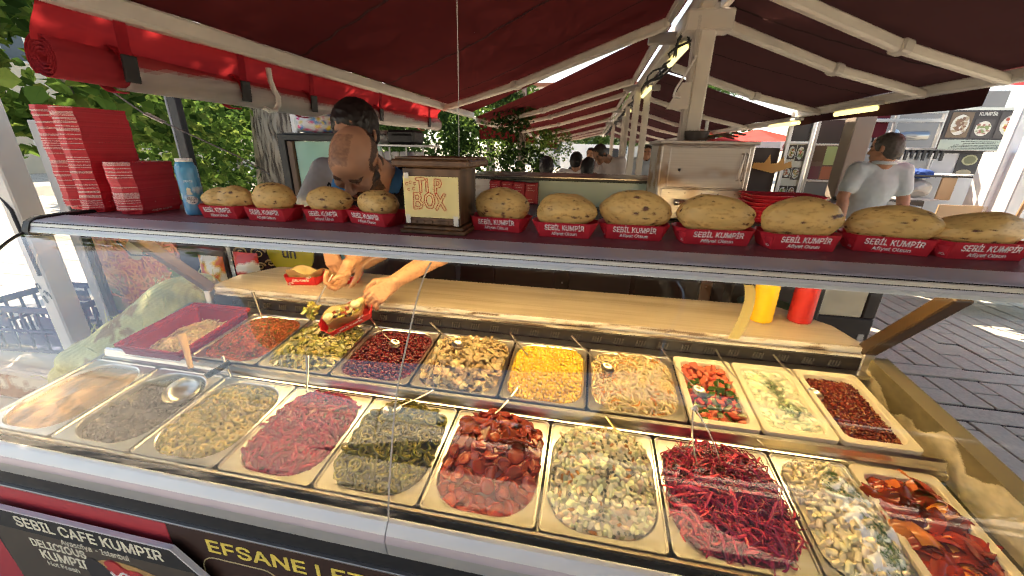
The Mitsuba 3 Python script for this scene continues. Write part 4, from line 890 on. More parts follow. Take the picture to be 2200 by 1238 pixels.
# ------------------------------------------------------------------ things on the top shelf
rng = np.random.default_rng(33)
ZS = 1.3462
TRED = (.60, .028, .046)
def tray_loop(L, W, z, g, cx, cy):
    """eight corners: front edge, cut corners, ends; g = how far it flares"""
    p = [(0-g*.15, -g*.55), (L+g*.15, -g*.55), (L+g+.004, cy), (L+g+.004, W-cy), (L+g*.15, W+g*.55), (-g*.15, W+g*.55), (-g-.004, W-cy), (-g-.004, cy)]
    return [(x, y, z) for x, y in p]
def tray_mesh(L, W=.085, H=.043):
    o0, o1 = tray_loop(L, W, 0, 0, .01, .022), tray_loop(L, W, H, .022, .01, .022)
    t = .0016; ins = lambda q, z: [(L/2+(x-L/2)*(1-2*t/L), W/2+(y-W/2)*(1-2*t/W), z) for x, y, _ in q]
    return loft([o0, o1, ins(o1, H), ins(o0, t)], True, True)
def face_frame(o, R, L, H=.043):
    """on the tray's sloping front face: x along it, y up it"""
    x = R[:3, 0]; up = R[:3, 2]*H-R[:3, 1]*(.022*.55); up /= np.linalg.norm(up); n = np.cross(x, up)
    return frame(o+n*.0004, x, up)
def potato(seed, A, B_, C_, lobes=0.0):
    s = trimesh.creation.icosphere(5); v = np.array(s.vertices); r = np.random.default_rng(seed)
    q = v*[A, B_, C_]; n = meshkit.fbm(v*1.6+seed*7.3, 3, seed)-.5
    q = q*(1+.20*n[:, None]); q[:, 2] *= 1+.12*r.normal()*v[:, 0]; q[:, 1] *= 1+.1*r.normal()*v[:, 0]
    if lobes: q[:, 1:] *= (1-lobes*np.exp(-((v[:, 0]+.05)/.22)**2))[:, None]
    for _ in range(7):
        d = r.normal(size=3); d /= np.linalg.norm(d); q *= (1-.035*np.exp(-((v-d)**2).sum(1)/.012))[:, None]
    def col(_):
        a = meshkit.fbm(v*2.6+seed, 4, seed+1)[:, None]; b = meshkit.fbm(v*9+seed*3, 3, seed+2)[:, None]; c = meshkit.noise(v*34+seed, seed)[:, None]
        base = np.array([.72, .475, .165])*(.78+.40*a)
        base = np.where(b > .64, base*[.84, .76, .66], base); base = np.where((c > .93), base*[.78, .70, .62], base)
        pt = meshkit.fbm(v*4.2+seed*5, 3, seed+5)[:, None]
        return np.where(pt > .72, np.array([.14, .065, .04])+0*base, np.where(pt > .69, base*[.7, .58, .5], base))
    return (q, np.array(s.faces)), col
TR = [((-1.266, 1.084), 3.7, .123, 'first from the left, next to the blue salt bottle', (.088, .044, .042, .16)), ((-1.092, 1.088), 1.2, .132, 'second from the left', (.068, .046, .050, 0)),
      ((-.894, 1.111), 8.0, .118, 'third from the left, in front of the bald man', (.072, .043, .044, 0)), ((-.752, 1.135), -17.0, .15, 'fourth from the left, turned beside the wooden tip box', (.074, .043, .043, 0)),
      ((-.335, 1.132), -4.0, .142, 'just right of the wooden tip box', (.083, .048, .052, 0)), ((-.129, 1.093), 0, .139, 'second right of the tip box', (.083, .047, .049, 0)),
      ((.06, 1.116), 0, .146, 'third right of the tip box, below the steel oven', (.094, .050, .056, 0)), ((.268, 1.103), 4, .160, 'fourth right of the tip box', (.096, .050, .054, .05)),
      ((.479, 1.095), 4.0, .149, 'in front of the pile of red serving trays', (.094, .050, .055, 0)), ((.692, 1.140), -11, .150, 'second from the right end of the shelf', (.095, .049, .048, 0)), ((.875, 1.104), 6, .165, 'last at the right end of the shelf', (.100, .049, .044, 0))]
for i, ((x, y), yaw, L, where, (pa, pb, pc, lb)) in enumerate(TR):
    R = rot([0, 0, 1], yaw); M = tr(x, y, ZS)@R
    k = thing('paper_tray', f'red paper tray, {where}', 'paper tray', 'lettered red paper trays in a row on the shelf')
    scene[k] = shape(mv(tray_mesh(L), M), 'satin', TRED, False)
    o = M[:3, 3]; F = face_frame(o, R, L)
    w1 = L*.80; add('lettering', text('SEBİL KUMPİR', .0155, F@tr((L-w1)/2, .0225, 0), True, .0004, maxw=w1), 'satin', (.95, .92, .90), False, k)
    w2 = L*.52; add('lettering', text('Afiyet Olsun', .0095, F@tr((L-w2)/2, .0075, 0), True, .0004, maxw=w2), 'satin', (.95, .92, .90), False, k)
    for sgn, e in ((1, L), (-1, 0)):       # print on the slanting corner faces
        c0 = M@np.array([e+sgn*.0015, .002, 0, 1]); c1 = M@np.array([e+sgn*.004, .022, 0, 1]); u0 = M@np.array([e+sgn*.0033, -.0121, .043, 1])
        ax = (c1-c0)[:3] if sgn > 0 else (c0-c1)[:3]; oo = c0[:3] if sgn > 0 else c1[:3]
        Fc = frame(oo, ax, (u0-c0)[:3]); nrm = Fc[:3, 2]; Fc[:3, 3] += nrm*.0022
        add('printed_stripe', cat(mv(box(.003, .019, .008, .0094, 0, .0004, .0001), Fc), mv(box(.004, .017, .0115, .0128, 0, .0004, .0001), Fc)), 'satin', (.84, .74, .73), False, k)
    pa, pb, pc = pa*1.05, pb*1.04, pc*1.05; m, col = potato(i+3, pa, pb, pc, lb)
    pk = thing('potato', f'big raw potato, {where}', 'potato', 'raw potatoes in red trays along the shelf')
    Mp = M@tr(L/2+.004, .043, .018+pc*.97)@rot([0, 0, 1], rng.uniform(-4, 4))@rot([0, 1, 0], rng.uniform(-3, 3))
    scene[pk] = shape(mv(m, Mp), 'satin', col, True)
# stacks of empty trays
def tray_stack(x, y, yaw, H, label, txt):
    k = thing('tray_stack', label, 'stack of trays', 'stacks of empty red paper trays')
    R = rot([0, 0, 1], yaw); L, W = .150, .072; n = int((H-.043)/.0036)
    bx = mv(tray_mesh(L, W), tr(x, y, ZS)@R@tr(.02, .012, 0)); add('bottom_tray', bx, 'satin', TRED, False, k)
    cols = [shape(loft([tray_loop(L, W, 0, .022, .01, .022), tray_loop(L, W, .0034, .022, .01, .022)], True, True), 'satin', c, False) for c in (TRED, (.55, .025, .04), (.62, .04, .055))]
    edge = shape(cat(*[box(-.017, -.0155, .018+.009*q, .024+.009*q, .0006, .0028, .0003) for q in range(5)], *[mv(box(0, .016, -.0008, .0008, .0006, .0028, .0003), tr(-.0195+.0, .020, 0)@rot([0, 0, 1], -52)), mv(box(0, .016, -.0008, .0008, .0006, .0028, .0003), tr(-.0195, .052, 0)@rot([0, 0, 1], 52))]), 'satin', (.74, .50, .48), False)
    edge = shape(loft([[(x-.0007, y, z) for x, y, z in tray_loop(L, W, 0.0005, .022, .01, .022)[5:8]+tray_loop(L, W, 0.0005, .022, .01, .022)[:1]], [(x-.0007, y, z) for x, y, z in tray_loop(L, W, 0.0026, .022, .01, .022)[5:8]+tray_loop(L, W, 0.0026, .022, .01, .022)[:1]]], False, False, False), 'satin', (.74, .46, .44), False)
    lean = rng.normal(0, .012, 2)
    for i in range(-8, n):
        q = .043+i*.0036; jx, jy = rng.normal(0, .0009, 2)+lean*q*.3+.0018*np.sin(i*.23+np.array([0, 1]))
        Mi = tr(x, y, ZS+q)@R@tr(.02+jx, .012+jy, 0); st = place('stacked_tray', cols[rng.choice(3, p=[.5, .3, .2])], Mi, k)
        if rng.random() < .38: place('pale_edge', edge, Mi, st)
    add('empty_tray', mv(loft([tray_loop(L, W, 0, .022, .01, .022), [(L/2+(a-L/2)*.97, W/2+(b-W/2)*.97, c-.002) for a, b, c in tray_loop(L, W, 0, .022, .01, .022)]], False, True), tr(x, y, ZS+.043+n*.0036)@R@tr(.02, .012, 0)), 'satin', (.55, .48, .44), False, k)
    F = face_frame((tr(x, y, ZS)@R@tr(.02, .012, 0))[:3, 3], R, L)
    add('lettering', text('SEBİL KUMPİR', .0155, F@tr(.012, .0225, 0), True, .0004, maxw=.125), 'satin', (.80, .66, .62), False, k)
    add('lettering', text('Afiyet Olsun', .0095, F@tr(.035, .0075, 0), True, .0004, maxw=.08), 'satin', (.80, .66, .62), False, k)
tray_stack(-1.790, 1.085, 89, .350, 'tall stack of red paper trays at the far left end of the shelf', 0)
tray_stack(-1.672, 1.062, 91, .345, 'second tall stack of red paper trays, beside the leftmost one', 0)
tray_stack(-1.500, 1.060, 98, .175, 'short stack of red paper trays between the tall stacks and the salt bottle', 0)
# salt bottle
k = thing('salt_bottle', 'light blue plastic salt bottle with white cap on the shelf', 'bottle')
o = (-1.352, 1.135, ZS); Bc = (.10, .36, .62)
prof = [(.001, 0), (.026, 0), (.0305, .004), (.031, .02), (.030, .06), (.031, .10), (.0315, .14), (.030, .160), (.026, .172), (.024, .176), (.001, .176)]
def bcol(v):
    n = vfbm(v, 40, 3)[:, None]; return np.where(n > .64, [[.62, .74, .82]], np.array([Bc]))*(.9+.2*n)
pz = np.interp(np.linspace(0, 10, 60), range(11), [z for _, z in prof]); pr_ = np.interp(np.linspace(0, 10, 60), range(11), [r for r, _ in prof])
add('body', lathe(list(zip(pr_, pz)), 40, o), 'gloss', bcol, True, k)
add('cap', lathe([(.001, .1765), (.024, .1765), (.0245, .186), (.023, .188), (.001, .189)], 28, o), 'satin', (.84, .84, .82), 40, k)
Fb = frame(np.array(o)+[.0225, -.0235, .0], [.76, .65, 0], [0, 0, 1])
def wrap(m, r=.0322):
    v, f = m; a = v[:, 0]/r; q = v.copy(); q[:, 0] = r*np.sin(a-.78+.0); q[:, 1] = -r*np.cos(a-.0)*0
    th = np.radians(-48)+a; return np.stack([o[0]+(r+v[:, 2])*np.cos(th), o[1]+(r+v[:, 2])*np.sin(th), o[2]+v[:, 1]], 1), f
gl = np.linspace(-.017, .017, 24)
add('label_oval', wrap(sheet(np.array([[[x, .052+s*.014*math.sqrt(max(0, 1-(x/.0172)**2)), .0002] for s in np.linspace(-1, 1, 6)] for x in gl])), .0316), 'satin', (.82, .82, .80), True, k)
for s_, h_, w_, y_ in (('BILLUR', .0085, .027, .0535), ('TUZ', .0085, .015, .0425)):
    add('lettering', wrap(text(s_, h_, tr(-w_/2, y_, 0), True, .0004, maxw=w_), .0320), 'satin', (.03, .05, .12), False, k)
add('lettering', wrap(text('IODIZED', .006, tr(-.012, .112, 0), True, .0004, maxw=.026), .0320), 'satin', (.75, .83, .88), False, k)
add('printed_cook', wrap(cat(extrude(sg.Point(-.003, .088).buffer(.006), .0001, .0005), extrude(sg.Polygon([(-.012, .070), (.006, .070), (.002, .084), (-.008, .084)]), .0001, .0005))), 'satin', (.78, .72, .58), False, k)
# wooden tip box
k = thing('tip_box', 'dark wooden box with an overhanging lid and a yellow paper reading TIP BOX', 'box')
bx0, bx1, by0, by1 = -.512, -.352, 1.052, 1.215
add('body', box(bx0, bx1, by0, by1, ZS+.022, 1.530, .004), 'dark_wood', (.1, .06, .03), 30, k)
add('front_panel', box(bx0-.003, bx1+.003, by0-.006, by0-.0005, 1.497, 1.527, .002), 'dark_wood', (.1, .06, .03), 30, k)
add('front_panel', box(bx0-.003, bx1+.003, by0-.006, by0-.0005, ZS+.026, 1.392, .002), 'dark_wood', (.1, .06, .03), 30, k)
for x in np.linspace(bx0+.02, bx1-.02, 6): add('slat', box(x-.010, x+.010, by0-.009, by0-.0062, ZS+.028, 1.384, .001), 'dark_wood', (.1, .06, .03), 30, k)
add('base', box(bx0-.018, bx1+.018, by0-.020, by1+.012, ZS+.0002, ZS+.012, .003), 'dark_wood', (.1, .06, .03), 30, k)
add('base', box(bx0-.010, bx1+.010, by0-.012, by1+.006, ZS+.0125, ZS+.0218, .003), 'dark_wood', (.1, .06, .03), 30, k)
add('lid', box(bx0-.026, bx1+.034, by0-.028, by1+.03, 1.5305, 1.551, .005), 'dark_wood', (.1, .06, .03), 30, k)
for i in range(6):
    y = by0-.02+i*.036; add('lid_board', box(bx0-.02+.006*rng.random(), bx1+.028, y, y+.033, 1.5515, 1.557, .002), 'dark_wood', (.1, .06, .03), 30, k)
pap = np.array([[[x, by0-.0105+.0015*math.sin(x*60)*z, 1.393+.113*z] for z in np.linspace(0, 1, 5)] for x in np.linspace(bx0-.002, bx1+.001, 16)])
pk = add('paper', slab(pap[::-1], .0006), 'matte', (.80, .68, .32), True, k, label='yellow paper with red hand lettering')
HL = {'T': [[(0, 1), (.62, 1.03)], [(.3, 1), (.34, 0)]], 'i': [[(.1, .62), (.12, 0)], [(.1, .86), (.12, .90)]], 'P': [[(.05, 0), (.08, 1), (.42, .98), (.55, .74), (.40, .50), (.10, .47)]],
      'B': [[(.05, 0), (.08, 1), (.44, .96), (.50, .72), (.40, .54), (.10, .52)], [(.40, .54), (.60, .30), (.48, .04), (.05, 0)]], 'O': [[(.35, 1), (.08, .80), (.02, .42), (.20, .06), (.48, .04), (.66, .40), (.60, .80), (.35, 1)]], 'X': [[(.04, 1), (.62, 0)], [(.60, 1.02), (.02, .02)]]}
for word, x_, z_, h_, st_ in (('TiP', -.472, 1.4655, .033, .026), ('BOX', -.484, 1.4190, .040, .0335)):
    for q, ch in enumerate(word):
        g_ = shapely.union_all([sg.LineString([(x_+q*st_+px_*h_, z_+pz_*h_+.002*math.sin(q*2)) for px_, pz_ in ln]).buffer(.0034) for ln in HL[ch]])
        rings = shapely.union_all([sg.LineString(r_.coords).buffer(.0008) for p_ in getattr(g_, 'geoms', [g_]) for r_ in [p_.exterior, *p_.interiors]])
        add('lettering', cat(*[mv(extrude(p_, 0, .0005), np.array([[1, 0, 0, 0], [0, 0, -1, by0-.0126], [0, 1, 0, 0], [0, 0, 0, 1.]])) for p_ in getattr(rings, 'geoms', [rings])]), 'matte', (.58, .06, .02), False, k)
sq_ = [mv(tube(np.array([[.006*math.cos(t), .005*math.sin(t), 0] for t in np.linspace(.8, 5.4, 8)])*s, .0008, 4), frame([-.502+dx, by0-.0128, 1.485+dz_], [1, 0, 0], [0, 0, 1])) for dx, dz_, s in ((0, 0, .7), (.012, .004, .8), (.024, .001, .7), (.005, -.015, .6), (.02, -.013, .7))]
add('lettering', cat(*sq_), 'matte', (.55, .08, .05), False, k)
tp = [np.array([[[x, by0-.0115, z], [x+.014, by0-.0115, z]] for z in np.linspace(a, b, 3)]) for x, a, b in ((bx0, 1.375, 1.40), (bx1-.016, 1.372, 1.40), (bx0+.002, 1.50, 1.515))]
add('sticky_tape', cat(*[slab(t, .0003) for t in tp]), 'gloss', (.72, .68, .60), False, k)
add('hanging_string', tube(np.array([[-.40, 1.20, 1.557], [-.405, 1.23, 1.8], [-.41, 1.26, 2.3]]), .0012, 5), 'matte', (.55, .53, .5), False, None, 'thin string hanging down behind the wooden tip box', 'string')
# on the worktop: bottles, paper strip, potatoes being filled
for x, y, c, lab_ in ((.678, 1.498, (.82, .48, .012), 'yellow squeeze sauce bottle on the worktop'), (.822, 1.522, (.46, .020, .018), 'red squeeze sauce bottle on the worktop')):
    k = thing('sauce_bottle', lab_, 'bottle')
    add('body', lathe([(.001, 0), (.034, 0), (.0385, .004), (.039, .02), (.0385, .16), (.037, .18), (.03, .19), (.028, .193), (.001, .194)], 36, (x, y, .9862)), 'satin', c, 35, k)
    add('spout', lathe([(.027, .1945), (.026, .203), (.014, .212), (.006, .24), (.004, .245), (.001, .245)], 24, (x, y, .9862)), 'satin', c, 35, k)
T0 = np.linspace(.0, .225, 16)
yl = np.array([[[.361-.050*(t/.225)**1.6+.021*s, *(gp(t)+np.array([-.0035, .0015]))] for s in np.linspace(-.5, .5, 3)] for t in T0])
k = add('paper_strip', sheet(yl[:, ::-1]), 'sheer_fabric', (.92, .76, .30), True, None, 'curved yellow paper strip stuck to the right glass pane', 'paper strip')
def loaded(x, y, z, yaw, pitch, roll, L, label, plabel, seed, full):
    k = thing('paper_tray', label, 'paper tray'); R = rot([0, 0, 1], yaw)@rot([0, 1, 0], pitch)@rot([1, 0, 0], roll); M = tr(x, y, z)@R@tr(-L/2, -.04, 0)
    scene[k] = shape(mv(tray_mesh(L, .08, .040), M), 'satin', (.58, .022, .03), False)
    F = face_frame(M[:3, 3], R, L, .040); add('lettering', text('SEBİL KUMPİR', .011, F@tr(L*.2, .020, 0), True, .0004, maxw=L*.6), 'satin', (.86, .8, .78), False, k)
    for q in (.05, .78): add('printed_stripe', cat(mv(box(q*L, q*L+.026, .010, .0125, 0, .0005, .0001), F@rot([0, 0, 1], 20)@tr(0, -.01, 0)), mv(box(q*L, q*L+.026, .016, .0185, 0, .0005, .0001), F@rot([0, 0, 1], 20)@tr(0, -.01, 0))), 'satin', (.86, .8, .78), False, k)
    p = thing('opened_potato', plabel, 'potato')
    g, a = np.meshgrid(np.linspace(0, 1, 26), np.linspace(0, 2*np.pi, 37)[:-1], indexing='ij')
    rad = np.array([.080, .042]); rr = np.where(g < .5, g*2, 1.0); hz = np.where(g < .5, -.012+.028*(g*2)**3+.012*np.sin(3*a+seed)*(g*2), .018+.022*np.sin(3*a+seed)*.5-(g-.5)*2*.06)
    rr = np.where(g > .5, 1-.35*((g-.5)*2)**2, rr)
    Pp = np.stack([L/2+rad[0]*rr*np.cos(a)*(1+.08*np.sin(5*a+seed)), .042+rad[1]*rr*np.sin(a)*(1+.1*np.sin(4*a)), .045+hz], -1)
    Pp[..., 2] += .008*(meshkit.fbm(Pp*60+seed, 3)-.5)
    def pc(v):
        n = vfbm(v, 55, 3)[:, None]; inn = np.repeat((g.ravel() < .52)[:, None], 1, 1); inn = np.vstack([inn, [[True]], [[False]]])[:len(v)]
        return np.where(inn, np.array([.66, .52, .26])*(.75+.5*n), np.array([.30, .17, .075])*(.6+.8*n))
    scene[p] = shape(mv(loft(Pp, True, True), M), 'satin', pc, True)
    if full:
        it = [chip(.011, .008, .006, c, .5) for c in ((.62, .52, .10), (.40, .36, .08), (.03, .025, .03), (.72, .62, .36), (.40, .06, .03))]
        V = [(*mv((v, f), M@tr(L/2+rng.uniform(-.045, .05), .042+rng.uniform(-.02, .02), .045+rng.uniform(0, .014))@rrot(80)@sc(rng.uniform(.8, 1.5))), c) for v, f, c in [it[rng.integers(5)] for _ in range(60)]]
        v, f = cat(*[(a_, b_) for a_, b_, _ in V]); add('filling', (v, f), 'moist', np.vstack([c for _, _, c in V]), 35, p, kind='stuff')
        for dx, r_ in ((.052, .017), (-.055, .015)): m_ = trimesh.creation.icosphere(2); add('mayonnaise', mv((np.array(m_.vertices)*[r_*1.3, r_, r_*.7]*(1+.25*(vfbm(np.array(m_.vertices), 2, 2)[:, None]-.5)), np.array(m_.faces)), M@tr(L/2+dx, .04, .068)), 'moist', (.82, .72, .40), True, p)
    return M
HELD = loaded(-.868, 1.222, .945, 38, -20, 22, .15, 'red paper tray held in the bald man hand over the pickles', 'opened potato with pickles and mayonnaise, held by the bald man', 1, True)
loaded(-1.245, 1.475, .9868, 12, 0, 0, .125, 'red paper tray lying on the left of the worktop', 'opened pale potato in the tray on the left of the worktop', 2, False)
loaded(-1.085, 1.53, .9868, 20, 0, 0, .12, 'red paper tray mostly hidden behind the bald man hand', 'second opened potato on the worktop behind the spoon hand', 4, False)
for i in range(16):
    x, y = rng.uniform(-1.35, -.95), rng.uniform(1.35, 1.5); v, f, c = shred(rng.uniform(.008, .018), .003, .002, (.72, .62, .40), .8, 5)
    if i == 0: cr_ = []
    cr_.append(mv((v, f), tr(x, y, .9885)@rot([0, 0, 1], rng.uniform(0, 360))))
add('crumbs', cat(*cr_), 'matte', (.72, .62, .42), True, None, 'pale cheese crumbs scattered on the left of the worktop', 'crumbs', None, 'stuff')
# ------------------------------------------------------------------ people
rng = np.random.default_rng(5)
def nz(a): a = np.array(a, float); return a/np.linalg.norm(a)
def haxes(f, up=(0, 0, 1)):
    """rows: face direction, own left, crown"""
    f = nz(f); l = nz(np.cross(up, f)); return np.array([f, l, np.cross(f, l)])
def head(B, c, A, s=1.0, k=.012):
    g = lambda *p: np.array(c)+s*(np.array(p)@A)
    B.ell(g(-.010, 0, .030), s*np.array([.098, .078, .086]), A, k*s).ell(g(.026, 0, -.050), s*np.array([.066, .061, .076]), A, .02*s)
    B.ell(g(.058, 0, .045), s*np.array([.040, .058, .050]), A, .02*s)
    for q in (-1, 1):
        B.cap(g(.002, q*.054, -.062), g(.058, q*.022, -.108), .020*s, .020*s, .016*s)
        B.ell(g(.062, q*.040, -.032), s*np.array([.030, .026, .026]), A, .012*s)
    B.cap(g(.068, -.012, -.112), g(.068, .012, -.112), .020*s, k=.014*s)
    B.cap(g(.086, -.036, .014), g(.086, .036, .014), .013*s, k=.012*s)
    for q in (-1, 1):
        B.ell(g(.104, q*.032, -.008), s*np.array([.018, .018, .012]), A, .008*s, True); B.ell(g(.084, q*.031, -.010), s*np.array([.012, .015, .011]), A, .004*s)
    B.cap(g(.092, 0, .004), g(.114, 0, -.036), .008*s, .0125*s, .008*s)
    for q in (-1, 1): B.ell(g(.098, q*.013, -.041), s*np.array([.013, .009, .009]), A, .005*s)
    B.cap(g(.089, -.020, -.068), g(.089, .020, -.068), .0075*s, k=.005*s).cap(g(.086, -.017, -.080), g(.086, .017, -.080), .0085*s, k=.005*s)
    for q in (-1, 1):
        E = np.array([A[0]*.92-A[1]*q*.0+A[2]*-.2, nz(A[1]*q-A[0]*.45), A[2]]); E[0] = nz(np.cross(E[1], E[2]))
        B.ell(g(-.012, q*.083, -.006), s*np.array([.020, .0075, .033]), E, .005*s); B.ell(g(-.006, q*.093, -.004), s*np.array([.010, .005, .019]), E, .004*s, True)
def hand(B, w, d, n, t, curl=(30, 40, 30), spread_=.0, thumb=(.6, .5), s=1.0, curls=None, minr=0.0):
    """w wrist, d along the hand, n out of the palm, t towards the thumb"""
    d, n = nz(d), np.array(n, float); n = nz(n-d*(n@d)); t = nz(np.array(t, float)-d*(np.dot(t, d))-n*(np.dot(t, n))); w = np.array(w, float)
    K = [w+s*(d*.088*(1, 1.02, .97, .90)[i]+t*(.029, .009, -.011, -.029)[i]) for i in range(4)]
    R = lambda r: max(r*s, minr)
    for i in range(4): B.cap(w+t*s*(.016, .006, -.006, -.016)[i]+d*s*.01, K[i], R(.0165), R(.0115), .010*s, (n, .85))
    for i in range(4):
        p, a = K[i], 0.0; ls = np.array([.044, .027, .020])*s*(.95, 1.05, 1.0, .80)[i]; c = (curls[i] if curls else curl); r = R(.0096*(1, 1.02, .98, .86)[i])
        dd = nz(d+t*spread_*(1.5-i)*.35)
        for j in range(3):
            a += math.radians(c[j]); q = p+ls[j]*(dd*math.cos(a)+n*math.sin(a)); B.cap(p, q, r, r*.90, .004*s); p, r = q, r*.90
    p = w+s*(d*.022+t*.026+n*.006); dirs = [nz(d*.62+t*.62+n*.38*thumb[0]*2), nz(d*.80+t*.20*(1-thumb[1])+n*thumb[1]), nz(d*.85+n*thumb[1]*.8-t*.15)]
    for dd, L, r in zip(dirs, (.042, .034, .026), (.0150, .0120, .0108)):
        q = p+dd*L*s; B.cap(p, q, R(r), R(r*.88), .006*s); p = q
def arm(B, S, E, W, s=1.0, k=.014, ru=.050, rf=.043, rw=.028):
    S, E, W = (np.array(q, float) for q in (S, E, W)); m = S+(E-S)*.45; f = E+(W-E)*.28
    B.chain([S, m, E], [s*ru*1.08, s*ru, s*ru*.84], k).chain([E, f, W], [s*ru*.82, s*rf, s*rw], k)
def torso(B, sl, sr, hips, s=1.0, inf=0.0, k=.03, belly=1.0):
    sl, sr, hp = (np.array(q, float) for q in (sl, sr, hips)); m = (sl+sr)/2; L = nz(sl-sr); U = nz(m-hp); L = nz(L-U*(L@U)); Fw = np.cross(L, U)
    hw = np.linalg.norm(sl-sr)/2; A = np.array([Fw, L, U]); g = lambda a, b, c: hp+a*Fw+b*L+c*U; H = np.linalg.norm(m-hp)
    B.ell(g(0, 0, H*.70), np.array([.118*s+inf, hw*.98+inf, H*.36]), A, k).ell(g(.012*belly, 0, H*.36), np.array([.120*s*belly+inf, hw*.86+inf, H*.34]), A, k).ell(g(-.01, 0, .02), np.array([.125*s+inf, hw*.92+inf, .15*s]), A, k)
    B.cap(sr, sl, .058*s+inf, k=k); return A
def subdiv_extract(v, f, keep, off=0.0):
    """the faces for which keep is true, moved out along their normals"""
    m = trimesh.Trimesh(v, f, process=False); n = m.vertex_normals; F = f[keep]; u, inv = np.unique(F, return_inverse=True)
    return v[u]+n[u]*off, inv.reshape(-1, 3)
SK1, SK2 = np.array([.50, .265, .160]), np.array([.40, .20, .115])
def cranial(v, c, A, s=1.0): return (v-np.array(c))@A.T/s

# --- the bald man in the blue T-shirt and black apron, bending over the pans
k = thing('person', 'balding bearded man in blue T-shirt and black apron, bending over the pans', 'person')
HC_, HA, HS = np.array([-.874, 1.394, 1.526]), np.array([[.002, -.676, -.737], [.975, .163, -.148], [.220, -.718, .660]]), 1.06
SL, SR, HP = np.array([-.69, 1.62, 1.435]), np.array([-1.055, 1.60, 1.405]), np.array([-.86, 2.02, .98])
EL, WL = np.array([-.520, 1.50, 1.205]), np.array([-.722, 1.318, 1.082])
ER, WR = np.array([-.905, 1.60, 1.215]), np.array([-.940, 1.372, 1.128])
B = Body((-1.22, 1.10, .86), (-.38, 2.16, 1.70), .0042)
torso(B, SL, SR, HP, 1.0, -.012)
head(B, HC_, HA, HS)
nb = (SL+SR)/2+[0, .01, .025]
B.cap(HC_+np.array([-.045, 0, -.035])@HA, nb, .056, .066, .02); B.cap(HC_+np.array([-.01, 0, -.07])@HA, nb+[0, -.05, -.02], .045, .05, .02)
arm(B, SL, EL, WL); arm(B, SR, ER, WR)
hand(B, WL, (-.62, -.62, -.50), (-.50, -.10, -.55), (-.30, -.35, .88), curls=[(28, 40, 26), (30, 42, 28), (32, 42, 30), (34, 44, 30)], thumb=(.35, .45))
hand(B, WR, (-.22, -.62, -.76), (-.30, -.66, .42), (.80, -.40, .10), curls=[(34, 50, 30), (46, 60, 36), (58, 66, 40), (62, 68, 40)], thumb=(.5, .75))
bv, bf = B.mesh()
def baldcol(v):
    p = cranial(v, HC_, HA, HS); f, l, u = p.T; near = np.linalg.norm(v-HC_, axis=1) < .2
    n = vfbm(v, 130, 3); n2 = vfbm(v, 30, 3); c = SK1*(.88+.25*n2)[:, None]
    c = c*np.where((np.linalg.norm(v-HC_, axis=1) > .3) & (n > .60), .78, 1)[:, None]               # arm hair
    ear = (np.abs(l) > .074) & (u > -.045) & (u < .035) & (f > -.045) & (f < .02)
    side = near & (u < .078-.25*np.maximum(f+.05, 0)) & (u > -.06) & (f < .028+.012*np.sin(u*60)) & (np.abs(l) > .02) & ~ear
    back = near & (f < -.055) & (u > -.07) & (u < .085)
    beard = near & (u < -.030-.30*np.maximum(f-.03, 0)+.004*np.sin(l*300)) & (u > -.15) & (f > -.012) & ~ear & ((u < -.050) | (f < .045))
    beard &= ~((f > .072) & (np.abs(l) < .017) & (u > -.089) & (u < -.064)) & ~((u > -.052) & (f > .07))
    stub = near & (u > .055) & (f > -.02) & (l < .018) & (f < .085)
    brow = near & (np.abs(u-.019-.004*np.sin(np.abs(l)*60)) < .0068) & (np.abs(np.abs(l)-.033) < .019) & (f > .05)
    lips = near & (f > .07) & (np.abs(l) < .02) & (u < -.062) & (u > -.088)
    dark = np.array([.022, .016, .014])
    c[stub] = c[stub]*np.clip(.70-.9*(n[stub, None]-.5), .45, .9)*[.95, .93, .92]; c[lips] = c[lips]*[.85, .6, .6]
    for msk, a in ((side, .88), (back, .9), (beard, .90), (brow, .85)):
        w = a*np.clip(.93+.5*(n[msk]-.5), .6, 1)[:, None]; c[msk] = c[msk]*(1-w)+dark*w
    return c
add('body', (bv, bf), 'skin', baldcol, True, k)
B = Body((-1.24, 1.30, .86), (-.40, 2.20, 1.56), .0075)
torso(B, SL, SR, HP, 1.0, .006); B.chain([SL, SL+(EL-SL)*.62], [.066, .060], .02).chain([SR, SR+(ER-SR)*.62], [.066, .060], .02)
B.cap((SL+SR)/2+[0, .02, -.005], (SL+SR)/2+[0, .01, .02], .076, .074, .02); B.cap(nb+[0, -.06, .035], nb+[0, -.12, .14], .058, .07, .006, sub=True)
sv, sf = B.mesh(); sv = sv+(.010*(vfbm(sv, 9, 3)-.5))[:, None]*np.array([.4, 1, .6])
add('shirt', (sv, sf), 'cloth', lambda v: np.array([.075, .25, .52])*(.85+.3*vfbm(v, 40, 3)[:, None]), True, k)
fn = trimesh.Trimesh(sv, sf, process=False).face_normals; fc = sv[sf].mean(1)
add('apron', subdiv_extract(sv, sf, (fn[:, 1] < -.05) & (np.abs(fc[:, 0]+.85) < .165) & (fc[:, 2] < 1.40), .007), 'cloth', (.014, .013, .015), True, k)
add('apron_skirt', slab(np.array([[[-.86+.21*math.sin(a), 1.90-.16*math.cos(a)+.03*(1-z), .62+.45*z] for z in np.linspace(0, 1, 6)] for a in np.linspace(-1.3, 1.3, 24)]), .004), 'cloth', (.014, .013, .015), True, k)
m_ = trimesh.Trimesh(sv, sf, process=False)
def onshirt(p, off=.004):
    q = sv[cKDTree(sv).query(p)[1]]; return q
